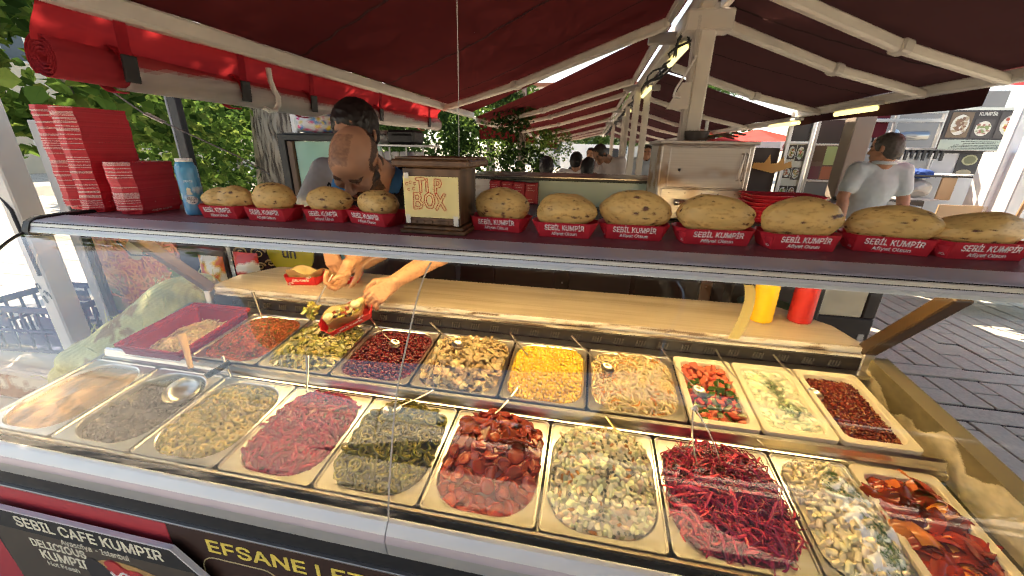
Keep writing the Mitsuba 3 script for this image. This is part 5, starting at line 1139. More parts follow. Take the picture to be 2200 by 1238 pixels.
for q, pts in (('l', [(-.775, 1.49, 1.36), (-.755, 1.505, 1.44), (-.755, 1.55, 1.49), (-.785, 1.62, 1.51), (-.83, 1.69, 1.50)]), ('r', [(-.96, 1.49, 1.35), (-.985, 1.51, 1.43), (-.975, 1.56, 1.475), (-.94, 1.63, 1.50), (-.88, 1.69, 1.50)])):
    P_ = np.array([sv[cKDTree(sv).query(p)[1]] for p in pts]); nn = m_.vertex_normals[cKDTree(sv).query(np.array(pts))[1]]
    sp = CubicSpline(np.linspace(0, 1, 5), P_+nn*.008)(np.linspace(0, 1, 24)); add('apron_strap', tube(sp, .019, 8, True, flat=.22), 'cloth', (.014, .013, .015), True, k)
def legs(k, hp, ft, col, knee=None, s=1.0, h=.016, shoes=(.03, .03, .03)):
    hp = np.array(hp, float); lo = np.minimum(hp, np.min([f for f in ft], 0))-.25; hi = np.maximum(hp, np.max([f for f in ft], 0))+.25
    B = Body([lo[0], lo[1], -.01], [hi[0], hi[1], hp[2]+.16], h); B.ell(hp+[0, 0, -.01], [.165*s, .13*s, .15*s], None, .03)
    for i, f in enumerate(ft):
        f = np.array(f, float); a = hp+[(f[0]-hp[0])*.8, (f[1]-hp[1])*.2, -.06]; kn = (np.array(knee[i]) if knee else a+(f-a)*.5+[0, -.02, 0]); B.chain([a, kn, f+[0, 0, .07]], [.092*s, .068*s, .056*s], .03)
    add('trousers', B.mesh(), 'cloth', col, True, k)
    for f in ft: add('shoe', mv(box(-.045, .045, -.18, .09, 0, .075, .03), tr(*f)), 'satin', shoes, 40, k)
legs(k, HP, [(-.97, 2.05, 0), (-.76, 2.0, 0)], (.03, .035, .05))
k = thing('held_spoon', 'spoon loaded with pale pickles in the bald man right hand', 'spoon')
sb = np.array([-1.012, 1.215, .985]); st = np.array([-.965, 1.290, 1.105])
add('handle', tube(np.array([sb, sb*.5+st*.5+[0, 0, .003], st]), .0034, 8, True, flat=.6), 'steel', (.62, .60, .58), True, k)
it = [mv((v, f), tr(*(sb+rng.normal(0, [.013, .012, .011])+[-.004, -.008, -.004]))@rrot(90)@sc(1.15)) + (c,) for v, f, c in [chip(.017, .012, .0035, cc, .5) for cc in [(.50, .44, .09), (.40, .36, .08), (.58, .52, .2)] for _ in range(16)]]
v, f = cat(*[(a, b) for a, b, _ in it]); add('pickles', (v, f), 'gloss', np.vstack([c for _, _, c in it]), 40, k, kind='stuff')
# --- the dark-haired man behind him
k = thing('person', 'dark haired man in a grey T-shirt standing behind the bald man with plastic gloves', 'person')
HC2, HA2 = np.array([-1.096, 1.774, 1.646]), np.array([[.038, -.971, -.235], [.997, .053, -.056], [.066, -.232, .970]])
SL2, SR2, HP2 = np.array([-.91, 1.90, 1.455]), np.array([-1.345, 1.86, 1.455]), np.array([-1.13, 2.05, .98])
EL2, WL2, ER2, WR2 = np.array([-.80, 1.80, 1.20]), np.array([-.985, 1.55, 1.075]), np.array([-1.42, 1.72, 1.22]), np.array([-1.145, 1.53, 1.150])
B = Body((-1.60, 1.36, .86), (-.70, 2.26, 1.86), .0062)
torso(B, SL2, SR2, HP2, 1.0, -.012); head(B, HC2, HA2, 1.06); nb2 = (SL2+SR2)/2+[0, 0, .02]
B.cap(HC2+np.array([-.04, 0, -.045])@HA2, nb2, .055, .066, .02); arm(B, SL2, EL2, WL2); arm(B, SR2, ER2, WR2)
hand(B, WL2, (-.55, -.35, -.30), (-.2, -.2, -.9), (-.3, -.8, .3), curl=(35, 45, 30)); hand(B, WR2, (.38, -.30, -.62), (.2, .3, -.6), (.45, -.75, .3), curl=(30, 45, 30), thumb=(.4, .6))
def sk(c, hc, A, beard=False):
    def fn(v):
        p = cranial(v, hc, A); f, l, u = p.T; cc = np.array(c)*(.88+.25*vfbm(v, 30, 3))[:, None]; nr = np.linalg.norm(v-hc, axis=1) < .2
        brow = nr & (np.abs(u-.020) < .006) & (np.abs(np.abs(l)-.033) < .02) & (f > .05); cc[brow] = [.03, .022, .02]; return cc
    return fn
add('body', B.mesh(), 'skin', sk(SK2*1.08, HC2, HA2), True, k)
def hair(k, c, A, col, s=1.0, h=.006, lift=.012, long=0.0, front=.052, seed=0):
    B = Body(np.array(c)-.20*s-[0, 0, long], np.array(c)+.20*s, h); g = lambda *p: np.array(c)+s*(np.array(p)@A)
    B.ell(g(-.012, 0, .034), s*np.array([.098+lift, .078+lift, .088+lift]), A, .01)
    B.ell(g(-.05, 0, -.02), s*np.array([.065+lift*.6, .070+lift*.6, .075]), A, .02)
    if long: B.cap(g(-.05, 0, -.02), g(-.05, 0, -.02)-[0, 0, long], .085*s, .07*s, .03)
    B.ell(g(.150, 0, -.060), s*np.array([.125, .118, .118]), A, .012, True)                        # cut free of the face
    for q in (-1, 1): B.ell(g(.0, q*.095, -.02), s*np.array([.024, .03, .036]), A, .006, True)
    v, f = B.mesh(); v = v+nz3(v-np.array(c))*(.010*s*(vfbm(v, 55, 3, seed)-.5)+.006*s*(vfbm(v*[1, 1, .35], 150, 2)-.5))[:, None]
    add('hair', (v, f), 'satin', lambda w: np.array(col)*(.6+.8*vfbm(w, 120, 2)[:, None]), True, k)
def nz3(a): return a/(np.linalg.norm(a, axis=1, keepdims=True)+1e-9)
hair(k, HC2, HA2, (.016, .012, .011), 1.06, .0055, .016, 0, seed=2)
B = Body((-1.62, 1.55, .86), (-.70, 2.3, 1.62), .0085)
torso(B, SL2, SR2, HP2, 1.0, .008); B.chain([SL2, SL2+(EL2-SL2)*.62], [.070, .066], .02).chain([SR2, SR2+(ER2-SR2)*.62], [.070, .066], .02)
B.cap(nb2+[0, -.03, .05], nb2+[0, -.09, .16], .055, .07, .006, sub=True)
sv, sf = B.mesh(); sv = sv+(.012*(vfbm(sv, 8, 3)-.5))[:, None]*np.array([.5, 1, .5])
add('shirt', (sv, sf), 'cloth', lambda v: np.array([.36, .37, .385])*(.85+.3*vfbm(v, 60, 3)[:, None]), True, k)
tv = cKDTree(sv)
scr = np.stack([np.linspace(0, .11, 60), .018*np.sin(np.linspace(0, 20, 60))+.012*np.sin(np.linspace(0, 7, 60))], 1)
P_ = np.array([[-1.27+a, 1.70, 1.385+b] for a, b in scr]); q = sv[tv.query(P_)[1]]; nn = trimesh.Trimesh(sv, sf, process=False).vertex_normals[tv.query(P_)[1]]
yq = np.convolve(np.r_[[q[0, 1]]*6, q[:, 1], [q[-1, 1]]*6], np.ones(13)/13, 'valid')
add('script_print', tube(np.c_[P_[:, 0], yq-.006, P_[:, 2]], .0042, 6), 'cloth', (.015, .015, .018), True, k)
legs(k, HP2, [(-1.24, 2.1, 0), (-1.02, 2.12, 0)], (.03, .03, .04))
B = Body((-1.35, 1.35, .96), (-.9, 1.75, 1.24), .006); hand(B, WL2, (-.55, -.35, -.30), (-.2, -.2, -.9), (-.3, -.8, .3), curl=(35, 45, 30), s=1.16); B.chain([WL2+(EL2-WL2)*.38, WL2], [.052, .036], .01)
add('plastic_glove', B.mesh(), 'clear_film', (1, 1, 1), True, k, label='clear plastic glove')
# --- generic figures farther off
def figure(label, hc, f, sl, sr, hp, el, wl, er, wr, shirt, pants, haircol, skin=SK2, h=.012, long=0.0, ft=None, short=.6, group=None, hands=True, hairlift=.010, hs=1.0, collar=None):
    k = thing('person', label, 'person', group); A = haxes(f); sl, sr, hp, hc = (np.array(q, float) for q in (sl, sr, hp, hc)); pts = np.array([hc, sl, sr, hp, el, wl, er, wr])
    B = Body(pts.min(0)-.22, pts.max(0)+.22, h); torso(B, sl, sr, hp, 1.0, -.012); head(B, hc, A); nbk = (sl+sr)/2+[0, 0, .02]
    B.cap(hc+np.array([-.035, 0, -.05])@A, nbk, .056, .064, .02); arm(B, sl, el, wl); arm(B, sr, er, wr)
    for w_, e_ in ((wl, el), (wr, er)):
        d = nz(np.array(w_)-np.array(e_)); hand(B, w_, d, np.cross(d, [0, 0, 1.0])+[.01, .02, 0], (A[0]+[0, 0, .01]), curl=(22, 26, 20), minr=.75*h)
    add('body', B.mesh(), 'skin', sk(skin, hc, A), True, k)
    hair(k, hc, A, haircol, hs, max(h*.8, .006), hairlift, long)
    B = Body(pts.min(0)-.25, pts.max(0)+.25, h); torso(B, sl, sr, hp, 1.0, .010)
    el, er = np.array(el), np.array(er); B.chain([sl, sl+(el-sl)*short], [.074, .070], .02).chain([sr, sr+(er-sr)*short], [.074, .070], .02)
    B.cap(nbk+A[0]*.04+[0, 0, .07], nbk+A[0]*.08+[0, 0, .17], .055, .075, .006, sub=True)
    v, f2 = B.mesh(); v = v+(.022*(vfbm(v*[1, 1, .5], 9, 3)-.5))[:, None]*nz3((v-hp)*[1, 1, 0])
    add('shirt', (v, f2), 'cloth', lambda q: np.array(shirt)*(.9+.2*vfbm(q, 30, 2)[:, None]), True, k)
    if ft: legs(k, hp, ft, pants, h=max(h, .016))
    return k
k = figure('grey haired man in a pale grey polo shirt seen from behind in the kitchen', (2.425, 3.985, 1.640), (-.55, .80, -.02), (2.285, 4.02, 1.462), (2.605, 4.0, 1.457), (2.45, 4.08, .96), (2.222, 4.0, 1.235), (2.225, 3.93, 1.03), (2.668, 3.97, 1.225), (2.665, 3.90, 1.02), (.50, .55, .56), (.03, .03, .035), (.075, .062, .052), SK2*1.1, .009, ft=[(2.36, 4.1, 0), (2.56, 4.05, 0)], hairlift=.006)
add('collar', tube(np.array([[2.45+.078*math.cos(a), 4.0+.075*math.sin(a), 1.535+.006*math.sin(a)] for a in np.linspace(0, 6.283, 26)]), .016, 8, False, flat=1.0), 'cloth', (.56, .60, .61), True, k)
add('wristband', tube(np.array([[2.225+.034*math.cos(a), 3.935+.034*math.sin(a), 1.045] for a in np.linspace(0, 6.283, 18)]), .008, 6, False), 'satin', (.7, .7, .72), True, k)
figure('waiter in a white T-shirt stooping over a table under the canopy', (.115, 5.90, 1.545), (-.55, -.55, -.55), (.42, 6.0, 1.44), (.12, 6.16, 1.42), (.34, 6.2, .98), (.47, 5.98, 1.22), (.43, 5.9, 1.02), (.06, 6.0, 1.22), (.05, 5.86, 1.05), (.66, .60, .57), (.03, .03, .03), (.02, .015, .013), SK2*.75, .012, ft=[(.25, 6.25, 0), (.43, 6.2, 0)])
figure('woman with long dark hair in a pale blue blouse standing far under the canopy', (1.02, 8.0, 1.575), (-.1, -1, -.12), (1.17, 8.05, 1.41), (.83, 8.05, 1.41), (1.0, 8.06, .98), (1.22, 8.0, 1.16), (1.10, 7.88, 1.02), (.80, 8.0, 1.16), (.92, 7.88, 1.02), (.46, .52, .58), (.02, .02, .025), (.02, .014, .012), SK2*1.1, .013, .16, ft=[(.92, 8.1, 0), (1.1, 8.1, 0)], short=.95)
GS = 'diners seated behind the glass showcase'
figure('seated diner with a dark head nearest the hedge, behind the showcase', (-.54, 5.0, 1.385), (-.2, 1, -.1), (-.74, 4.97, 1.20), (-.36, 4.97, 1.20), (-.55, 5.0, .72), (-.80, 5.15, .98), (-.66, 5.3, .86), (-.30, 5.15, .98), (-.42, 5.3, .86), (.05, .05, .055), (.05, .05, .06), (.014, .012, .012), SK2, .016, .05, group=GS)
k = figure('seated diner in a white shirt with black braces', (-.215, 6.1, 1.44), (.2, 1, -.1), (-.405, 6.06, 1.255), (-.02, 6.06, 1.255), (-.22, 6.1, .75), (-.46, 6.25, 1.02), (-.32, 6.4, .9), (.05, 6.25, 1.02), (-.1, 6.4, .9), (.74, .72, .68), (.04, .04, .04), (.014, .012, .012), SK2, .016, .02, group=GS)
for a, b in ((-.36, -.12), (-.07, -.25)): add('brace', tube(np.array([[a, 5.93, 1.27], [(a+b)/2, 5.92, 1.14], [b, 5.94, 1.0]]), .016, 6, True, flat=.3), 'cloth', (.02, .02, .02), False, k)
figure('seated diner with long black hair beside the stooping waiter', (-.035, 5.5, 1.375), (.1, 1, -.1), (-.22, 5.46, 1.18), (.15, 5.46, 1.18), (-.03, 5.5, .7), (-.28, 5.65, .98), (-.15, 5.8, .88), (.2, 5.65, .98), (.08, 5.8, .88), (.03, .03, .035), (.04, .04, .04), (.012, .01, .01), SK2, .016, .22, group=GS)
figure('seated diner with dark hair facing the counter behind the braced diner', (-.02, 8.6, 1.52), (-.2, -1, -.05), (.17, 8.63, 1.33), (-.2, 8.63, 1.33), (-.02, 8.65, .85), (.2, 8.5, 1.1), (.1, 8.35, 1.0), (-.25, 8.5, 1.1), (-.12, 8.35, 1.0), (.30, .12, .11), (.04, .04, .04), (.014, .012, .012), SK2*1.1, .016, .10, group=GS)
k = figure('distant person in a white cap sitting at the edge of the sunlit square', (-9.78, 6.25, 1.32), (.9, -.4, -.1), (-9.70, 6.44, 1.13), (-9.86, 6.08, 1.13), (-9.95, 6.3, .66), (-9.52, 6.45, .92), (-9.35, 6.3, .78), (-9.66, 6.0, .92), (-9.45, 6.1, .78), (.16, .035, .045), (.12, .17, .26), (.03, .02, .02), SK2*1.1, .022)
add('cap', (lambda s: (np.array(s.vertices)*[.125, .115, .085]+[-9.79, 6.25, 1.385], np.array(s.faces)))(trimesh.creation.icosphere(2)), 'cloth', (.8, .8, .78), True, k)
add('legs', cat(tube(np.array([[-9.9, 6.35, .66], [-9.45, 6.22, .66], [-9.42, 6.2, .12]]), [.10, .08, .06], 9), tube(np.array([[-9.9, 6.2, .66], [-9.48, 6.02, .66], [-9.44, 6.0, .12]]), [.10, .08, .06], 9)), 'cloth', (.22, .30, .42), True, k)
# ------------------------------------------------------------------ behind and around the stall
rng = np.random.default_rng(11)
def leafmesh(P, N, size, cols, seed, droop=.4):
    """P points, one six-sided folded leaf at each"""
    r = np.random.default_rng(seed); n = len(P)
    d = r.normal(size=(n, 3)); d[:, 2] = d[:, 2]*.6-droop; d /= np.linalg.norm(d, axis=1, keepdims=True)
    s = np.cross(d, r.normal(size=(n, 3))); s /= np.linalg.norm(s, axis=1, keepdims=True); w = np.cross(d, s)
    L = (size*r.uniform(.6, 1.25, n))[:, None, None]
    t = np.array([[0, 0, 0], [.35, .42, .10], [.75, .30, .06], [1, 0, -.05], [.75, -.30, .06], [.35, -.42, .10], [.5, 0, -.04]])
    V = P[:, None]+L*(t[None, :, :1]*d[:, None]+t[None, :, 1:2]*s[:, None]+t[None, :, 2:]*w[:, None])
    F = np.array([[0, 1, 6], [1, 2, 6], [2, 3, 6], [3, 4, 6], [4, 5, 6], [5, 0, 6]])
    c = np.array(cols)[r.integers(len(cols), size=n)]*r.uniform(.7, 1.35, (n, 1))
    return V.reshape(-1, 3), (F[None]+7*np.arange(n)[:, None, None]).reshape(-1, 3), np.repeat(c, 7, 0)
def clump_points(clumps, dens, seed):
    r = np.random.default_rng(seed); out = []
    for c, R in clumps:
        R = np.array(R, float); n = int(dens*np.prod(R)**(2/3)*4); q = r.normal(size=(n, 3)); q /= np.linalg.norm(q, axis=1, keepdims=True); q *= r.uniform(.45, 1.0, (n, 1))**.5
        p = np.array(c)+q*R; keep = meshkit.fbm(p*2.4+seed, 2, seed) > .42; out.append(p[keep])
    return np.vstack(out)
GR = [(.055, .105, .022), (.075, .14, .03), (.10, .17, .035), (.04, .08, .02), (.14, .20, .05)]
GD = [(.030, .062, .018), (.04, .08, .022), (.055, .10, .025), (.025, .05, .016)]
GB = [(.12, .20, .04), (.17, .25, .05), (.09, .16, .03), (.20, .27, .06)]
def tree(label, trunk, clumps, dens, size, cols, seed, name='tree', catg='tree', group=None, limbs=()):
    k = thing(name, label, catg, group)
    if trunk is not None: add('trunk', trunk, 'bark', (.3, .25, .2), True, k)
    for l in limbs: add('limb', l, 'bark', (.3, .25, .2), True, k)
    P = clump_points(clumps, dens, seed); v, f, c = leafmesh(P, None, size, cols, seed); add('crown', (v, f), 'leaf', c, False, k)
    return k
def trunkmesh(x, y, r0, r1, h, lean=(0, 0), seed=0):
    z = np.linspace(-.05, h, 60); a = np.linspace(0, 2*np.pi, 65)[:-1]; L = []
    for q in z:
        t = q/h; r = r0+(r1-r0)*t+.10*r0*math.exp(-q*3); cx, cy = x+lean[0]*t, y+lean[1]*t
        p = np.stack([np.cos(a), np.sin(a), np.full(64, 0)], 1); n = meshkit.fbm(np.stack([np.cos(a)*r*9, np.sin(a)*r*9, np.full(64, q*1.1+seed)], 1), 3)
        rr = r*(1+.13*(n-.5)); L.append(np.stack([cx+rr*np.cos(a), cy+rr*np.sin(a), np.full(64, q)], 1))
    return loft(L, True, True)
tree('big tree with deeply furrowed pale bark standing behind the two men', trunkmesh(-4.02, 4.6, .245, .19, 6.2, (.12, .2), 3), [((-4.6, 5.2, 4.2), (1.5, 1.4, 1.0)), ((-3.2, 4.6, 3.9), (1.2, 1.2, .8)), ((-4.4, 3.6, 3.9), (1.2, 1.2, .7)), ((-3.6, 3.2, 4.7), (1.7, 1.5, .8)), ((-4.8, 2.6, 4.9), (1.6, 1.4, .8)), ((-2.8, 4.6, 4.9), (1.6, 1.5, .8)), ((-5.8, 4.4, 4.6), (1.5, 1.5, .9))], 330, .12, GR, 1,
     limbs=[tube(np.array([[-3.95, 4.7, 3.2], [-3.5, 4.5, 3.9], [-2.9, 4.3, 4.6]]), [.10, .07, .03], 9), tube(np.array([[-4.0, 4.7, 2.8], [-4.6, 5.0, 3.6], [-5.2, 5.3, 4.5]]), [.11, .07, .03], 9)])
tree('leafy vine with large leaves hanging over the left end of the stall', tube(np.array([[-4.4, 2.9, .3], [-4.3, 2.8, 1.5], [-4.0, 2.6, 2.5], [-3.6, 2.3, 3.0]]), [.06, .05, .04, .02], 8), [((-3.8, 1.9, 2.25), (.60, .5, .28)), ((-4.3, 2.6, 2.1), (.7, .6, .5)), ((-3.45, 2.2, 2.05), (.35, .35, .22)), ((-4.9, 2.4, 1.75), (.55, .5, .35)), ((-3.3, 1.5, 2.6), (.6, .5, .3)), ((-4.4, 2.2, 2.8), (1.0, .8, .4))], 420, .13, GR+GB, 2, 'vine', 'vine')
tree('leafy tree with backlit leaves between the thin black pole and the big trunk', trunkmesh(-4.9, 5.2, .12, .07, 3.2, (.2, .1), 5), [((-4.75, 3.9, 1.95), (.75, .5, .55)), ((-4.15, 3.4, 1.55), (.5, .4, .40)), ((-5.4, 4.6, 1.6), (.9, .6, .6)), ((-5.2, 4.4, 2.6), (.9, .7, .5)), ((-4.75, 4.0, 1.15), (.7, .45, .30)), ((-5.6, 5.5, 2.2), (1.0, .8, .7))], 520, .095, GR+GB, 3)
tree('dense green bush filling the gap below the leafy tree', None, [((-5.3, 4.9, .85), (1.1, .6, .55)), ((-5.9, 6.0, 1.1), (1.3, .8, .8)), ((-3.7, 6.2, .9), (.8, .6, .7)), ((-7.4, 6.8, 1.5), (1.2, .9, .9))], 600, .075, GD+GR, 4, 'bush', 'bush')
tree('dark ivy covered hedge behind the printer and the wooden box', None, [((-1.75, 6.3, 1.55), (.75, .45, .65)), ((-2.6, 6.2, 1.7), (.8, .5, .7)), ((-1.45, 6.6, 2.15), (.55, .4, .35)), ((-2.2, 6.6, 2.5), (1.0, .5, .5)), ((-1.15, 6.9, 1.25), (.45, .4, .45)), ((-3.3, 6.4, 1.5), (.8, .6, .8))], 1500, .060, GD, 5, 'ivy_hedge', 'hedge')
tree('lighter green hedge farther along the left side of the canopy', trunkmesh(-1.75, 10.2, .11, .10, 3.0, (0, 0), 8), [((-1.9, 10.5, 1.9), (.9, .6, .5)), ((-1.0, 9.0, 1.0), (.5, .4, .35)), ((-1.3, 11.5, 1.55), (.6, .5, .6)), ((-2.9, 11, 2.0), (1.2, .8, .8)), ((-1.05, 12.5, 1.7), (.5, .5, .55))], 620, .075, GB+GR, 6, 'hedge', 'hedge')
for i, (x, y, z, R) in enumerate(((-9, 15, 3.2, 2.6), (-14, 12, 3.6, 2.8), (-4.5, 18, 3.4, 2.2), (1.5, 34, 4.0, 3.0), (-20, 20, 4.2, 3.4), (6.5, 30, 4, 3))):
    tree(('tall tree far behind the stall between the trunk and the hedge', 'spreading tree at the far left edge of the square', 'tree behind the far hedge left of the canopy', 'distant tree closing the view under the ridge', 'farthest tree at the left beyond the square', 'distant tree beyond the kitchen')[i], trunkmesh(x, y, .22, .12, z, (0, 0), i), [((x, y, z), (R, R*.9, R*.7)), ((x-R*.6, y, z-.9), (R*.6, R*.6, R*.5)), ((x+R*.6, y-.4, z-.6), (R*.6, R*.6, R*.5))], 190, .20, GR+GD, 20+i)
def bld(label, x0, x1, y0, y1, h, col, nx, nz_, face, roof=(.28, .12, .08)):
    k = thing('building', label, 'building')
    add('wall', box(x0, x1, y0, y1, 0, h, .02), 'matte', col, False, k)
    r_ = add('roof', box(x0-.3, x1+.3, y0-.3, y1+.3, h+.003, h+.35, .05), 'matte', roof, False, k)
    for i in range(nx):
        for j in range(nz_):
            z = 1.2+j*(h-1.0)/nz_
            if face == 'y': c = x0+(i+.5)*(x1-x0)/nx; w_ = add('window', box(c-.55, c+.55, y0-.05, y0-.002, z, z+1.5, .01), 'satin', (.7, .68, .64), False, k); add('pane', box(c-.45, c+.45, y0-.06, y0-.0505, z+.1, z+1.4, .005), 'gloss', (.05, .07, .09), False, w_)
            else: c = y0+(i+.5)*(y1-y0)/nx; xx = x1 if face == 'x' else x0; q = .05 if face == 'x' else -.05; w_ = add('window', box(min(xx+.002*np.sign(q), xx+q), max(xx+.002*np.sign(q), xx+q), c-.55, c+.55, z, z+1.5, .01), 'satin', (.7, .68, .64), False, k); add('pane', box(min(xx+q*1.02, xx+q*1.2), max(xx+q*1.02, xx+q*1.2), c-.45, c+.45, z+.1, z+1.4, .005), 'gloss', (.05, .07, .09), False, w_)
    return k
bld('pale building closing the far end of the canopy', -9, 12, 46, 52, 8, (.66, .60, .52), 6, 2, 'y')
bld('pale yellow building far beyond the square on the left', -34, -28, 4, 34, 9, (.62, .55, .42), 6, 2, 'x')
k = thing('white_van', 'white van parked in the sun beyond the end of the canopy', 'van')
vb_ = sg.Polygon([(-2.2, .35), (2.3, .35), (2.4, .9), (1.9, 1.1), (1.35, 1.95), (-2.2, 2.0), (-2.3, 1.2)]).buffer(-.08).buffer(.08)
add('body', mv(extrude(vb_, -.9, .9), np.array([[1, 0, 0, .3], [0, 0, 1, 27], [0, 1, 0, 0], [0, 0, 0, 1.]])), 'gloss', (.80, .80, .80), False, k)
add('window', mv(extrude(sg.Polygon([(.2, 1.15), (1.65, 1.15), (1.25, 1.75), (.2, 1.8)]), -.91, .91), np.array([[1, 0, 0, .3], [0, 0, 1, 27], [0, 1, 0, 0], [0, 0, 0, 1.]])), 'gloss', (.03, .035, .04), False, k)
for x in (-1.4, 1.5): add('wheel', mv(lathe([(.001, -.1), (.30, -.1), (.34, -.05), (.34, .05), (.30, .1), (.001, .1)], 24), np.array([[1, 0, 0, .3+x], [0, 0, 1, 26.15], [0, 1, 0, .34], [0, 0, 0, 1.]])), 'matte', (.02, .02, .02), 30, k)
# things only the glass mirrors
for i, (x, y, z, R) in enumerate(((-1.5, -11.5, 2.7, 2.0), (3.6, -12, 2.8, 2.3), (9.5, -11.5, 3.0, 2.6))):
    tree(('leafy tree behind the viewer mirrored left of the glass seam', 'leafy tree behind the viewer mirrored right of the glass seam', 'leafy tree behind the viewer mirrored at the right end of the glass')[i], trunkmesh(x, y, .2, .12, z, (0, 0), i), [((x, y, z), (R, R*.7, R*.6)), ((x-R*.7, y, z-1.2), (R*.7, R*.5, R*.5)), ((x+R*.7, y, z-1.1), (R*.7, R*.5, R*.5)), ((x, y+.3, z-1.7), (R, R*.4, R*.3))], 170, .22, GD+GR, 41+i)
def farawning(x0, x1, y0, y1, z, label):
    k = thing('awning', label, 'awning', 'burgundy awnings along the canopy ridge')
    gx, gy = np.meshgrid(np.linspace(x0, x1, 24), np.linspace(y0, y1, 20), indexing='ij'); add('fabric', sheet(np.stack([gx, gy, z+.05*np.sin(gx*1.3+gy)+.03*np.sin(gy*9)*(gy > y1-.3)], -1)), 'thin_fabric', (.07, .013, .015), True, k)
    add('front_bar', box(x0, x1, y1-.05, y1+.02, z-.10, z-.03, .01), 'satin', (.7, .66, .6), 30, k)
    for x in (x0+.1, x1-.1): add('leg', box(x-.04, x+.04, y0+.1, y0+.18, 0, z-.1, .005), 'satin', (.6, .56, .5), False, k)
farawning(.25, 9, -7.5, -.75, 2.42, 'plain burgundy awning behind the viewer on the right, seen only mirrored in the glass')
farawning(-5.2, .15, -9, -2.9, 2.32, 'plain burgundy awning behind the viewer on the left, seen only mirrored in the glass')
bld('pale building across the pavement behind the viewer', -2, 18, -34, -28, 9, (.60, .54, .46), 6, 2, 'z')

# ---- left of the stall: poster stand, dark panel, crates, potato sack
k = thing('poster_stand', 'tall grey board stand with a large food photograph of shredded carrot salad', 'sign')
add('upright', box(-2.80, -2.735, 1.60, 1.63, .33, 1.68, .004), 'satin', (.56, .56, .57), 30, k)
add('upright_back', box(-2.732, -2.69, 1.605, 1.63, .33, 1.66, .004), 'satin', (.02, .02, .022), 30, k)
add('panel', box(-2.86, -2.24, 1.70, 1.72, .60, 1.16, .004), 'satin', (.30, .10, .06), 30, k)
def salad(v):
    a = vfbm(v, 9, 3)[:, None]; b = vfbm(v+7, 6, 3)[:, None]; return np.where(b > .56, [[.055, .12, .03]], np.where(a > .52, [[.42, .10, .07]], [[.40, .17, .05]]))
gx, gz_ = np.meshgrid(np.linspace(-2.855, -2.245, 70), np.linspace(.605, 1.155, 60), indexing='ij')
add('printed_photo', sheet(np.stack([gx, np.full_like(gx, 1.6985), gz_], -1)), 'gloss', salad, True, k)
def flatxz(poly, y, d=.0006): return mv(extrude(poly, 0, d), np.array([[1, 0, 0, 0], [0, 0, -1, y], [0, 1, 0, 0], [0, 0, 0, 1.]]))
st_ = []
for i in range(150):
    x, z = rng.uniform(-2.76, -2.32), rng.uniform(.72, 1.08); t = np.linspace(0, 1, 8); a = rng.uniform(0, 6.28); L = rng.uniform(.10, .22)
    ln = sg.LineString(np.c_[x+L*t*np.cos(a)+.03*np.sin(t*5+a), z+.6*L*t*np.sin(a)+.03*np.cos(t*4+i)]).buffer(.0055); st_.append((flatxz(ln, 1.698-.00002*i), [(.62, .22, .06), (.56, .13, .06), (.68, .28, .09)][i % 3]))
for q in range(3): add('printed_carrot_strips', cat(*[m for m, c in st_[q::3]]), 'gloss', st_[q][1], False, k)
add('printed_onion', flatxz(sg.Point(-2.52, 1.0).buffer(.055), 1.6935), 'gloss', (.46, .36, .20), False, k)
add('wire_loop', tube(np.array([[-2.62, 1.69, 1.05], [-2.50, 1.66, .985], [-2.36, 1.66, .99], [-2.30, 1.68, 1.03], [-2.36, 1.69, 1.06]]), .004, 6), 'matte', (.03, .03, .03), True, k)
add('dark_panel', box(-2.62, -2.18, 1.93, 1.96, .3, 1.04, .01), 'matte', (.075, .075, .08), 30, None, 'dark grey padded panel behind the left end of the worktop', 'panel')
k = thing('ornate_cart', 'black cart painted with golden scrolls behind the worktop', 'cart')
add('body', box(-2.20, -1.62, 1.98, 2.3, .1, 1.02, .02), 'satin', (.018, .018, .018), 30, k)
for i, (x, z, s, fl_) in enumerate(((-2.10, .95, .05, 1), (-1.98, .95, .06, -1), (-1.88, .96, .05, 1), (-2.06, .865, .04, 1), (-1.98, .865, .04, -1), (-2.15, .90, .03, -1), (-1.90, .89, .035, 1))):
    t = np.linspace(.3, 9.2, 50); r_ = s*(.18+.09*t); add('gold_scroll', tube(np.stack([x+fl_*r_*np.cos(t), np.full(50, 1.9785), z+r_*.62*np.sin(t)], 1), np.linspace(.002, .0065, 50), 6), 'satin', (.60, .46, .18), True, k)
k = thing('yellow_sign', 'round yellow sign with black letters behind the worktop', 'sign')
add('disc', mv(extrude(sg.Point(0, 0).buffer(.155, 24), 0, .012), np.array([[1, 0, 0, -1.70], [0, 0, -1, 1.93], [0, 1, 0, 1.0], [0, 0, 0, 1.]])), 'satin', (.42, .36, .015), False, k)
add('lettering', text('ün', .062, frame([-1.755, 1.9175, .955], [1, 0, 0], [0, 0, 1]), True, .001), 'satin', (.02, .02, .02), False, k)
k = thing('crisp_packet', 'orange and white crisp packet behind the left corner of the worktop', 'packet')
g = np.linspace(-1, 1, 24); a, b = np.meshgrid(g, g, indexing='ij'); th = .035*np.clip(1-np.abs(a)**3, 0, 1)*np.clip(1-np.abs(b)**2.5, 0, 1)+.004*meshkit.fbm(np.stack([a*3, b*3, a*0], -1), 3)
Pk = np.stack([-2.13+a*.085, 1.80-th, .86+b*.11], -1)
def pk(v): n = vfbm(v, 16, 2)[:, None]; return np.where(n > .58, [[.78, .78, .74]], np.where(n > .50, [[.75, .50, .05]], [[.62, .12, .03]]))
add('packet', slab(Pk, .002), 'gloss', pk, True, k)
k2 = thing('crisp_packet', 'second crisp packet, red and white, right of the black pole', 'packet')
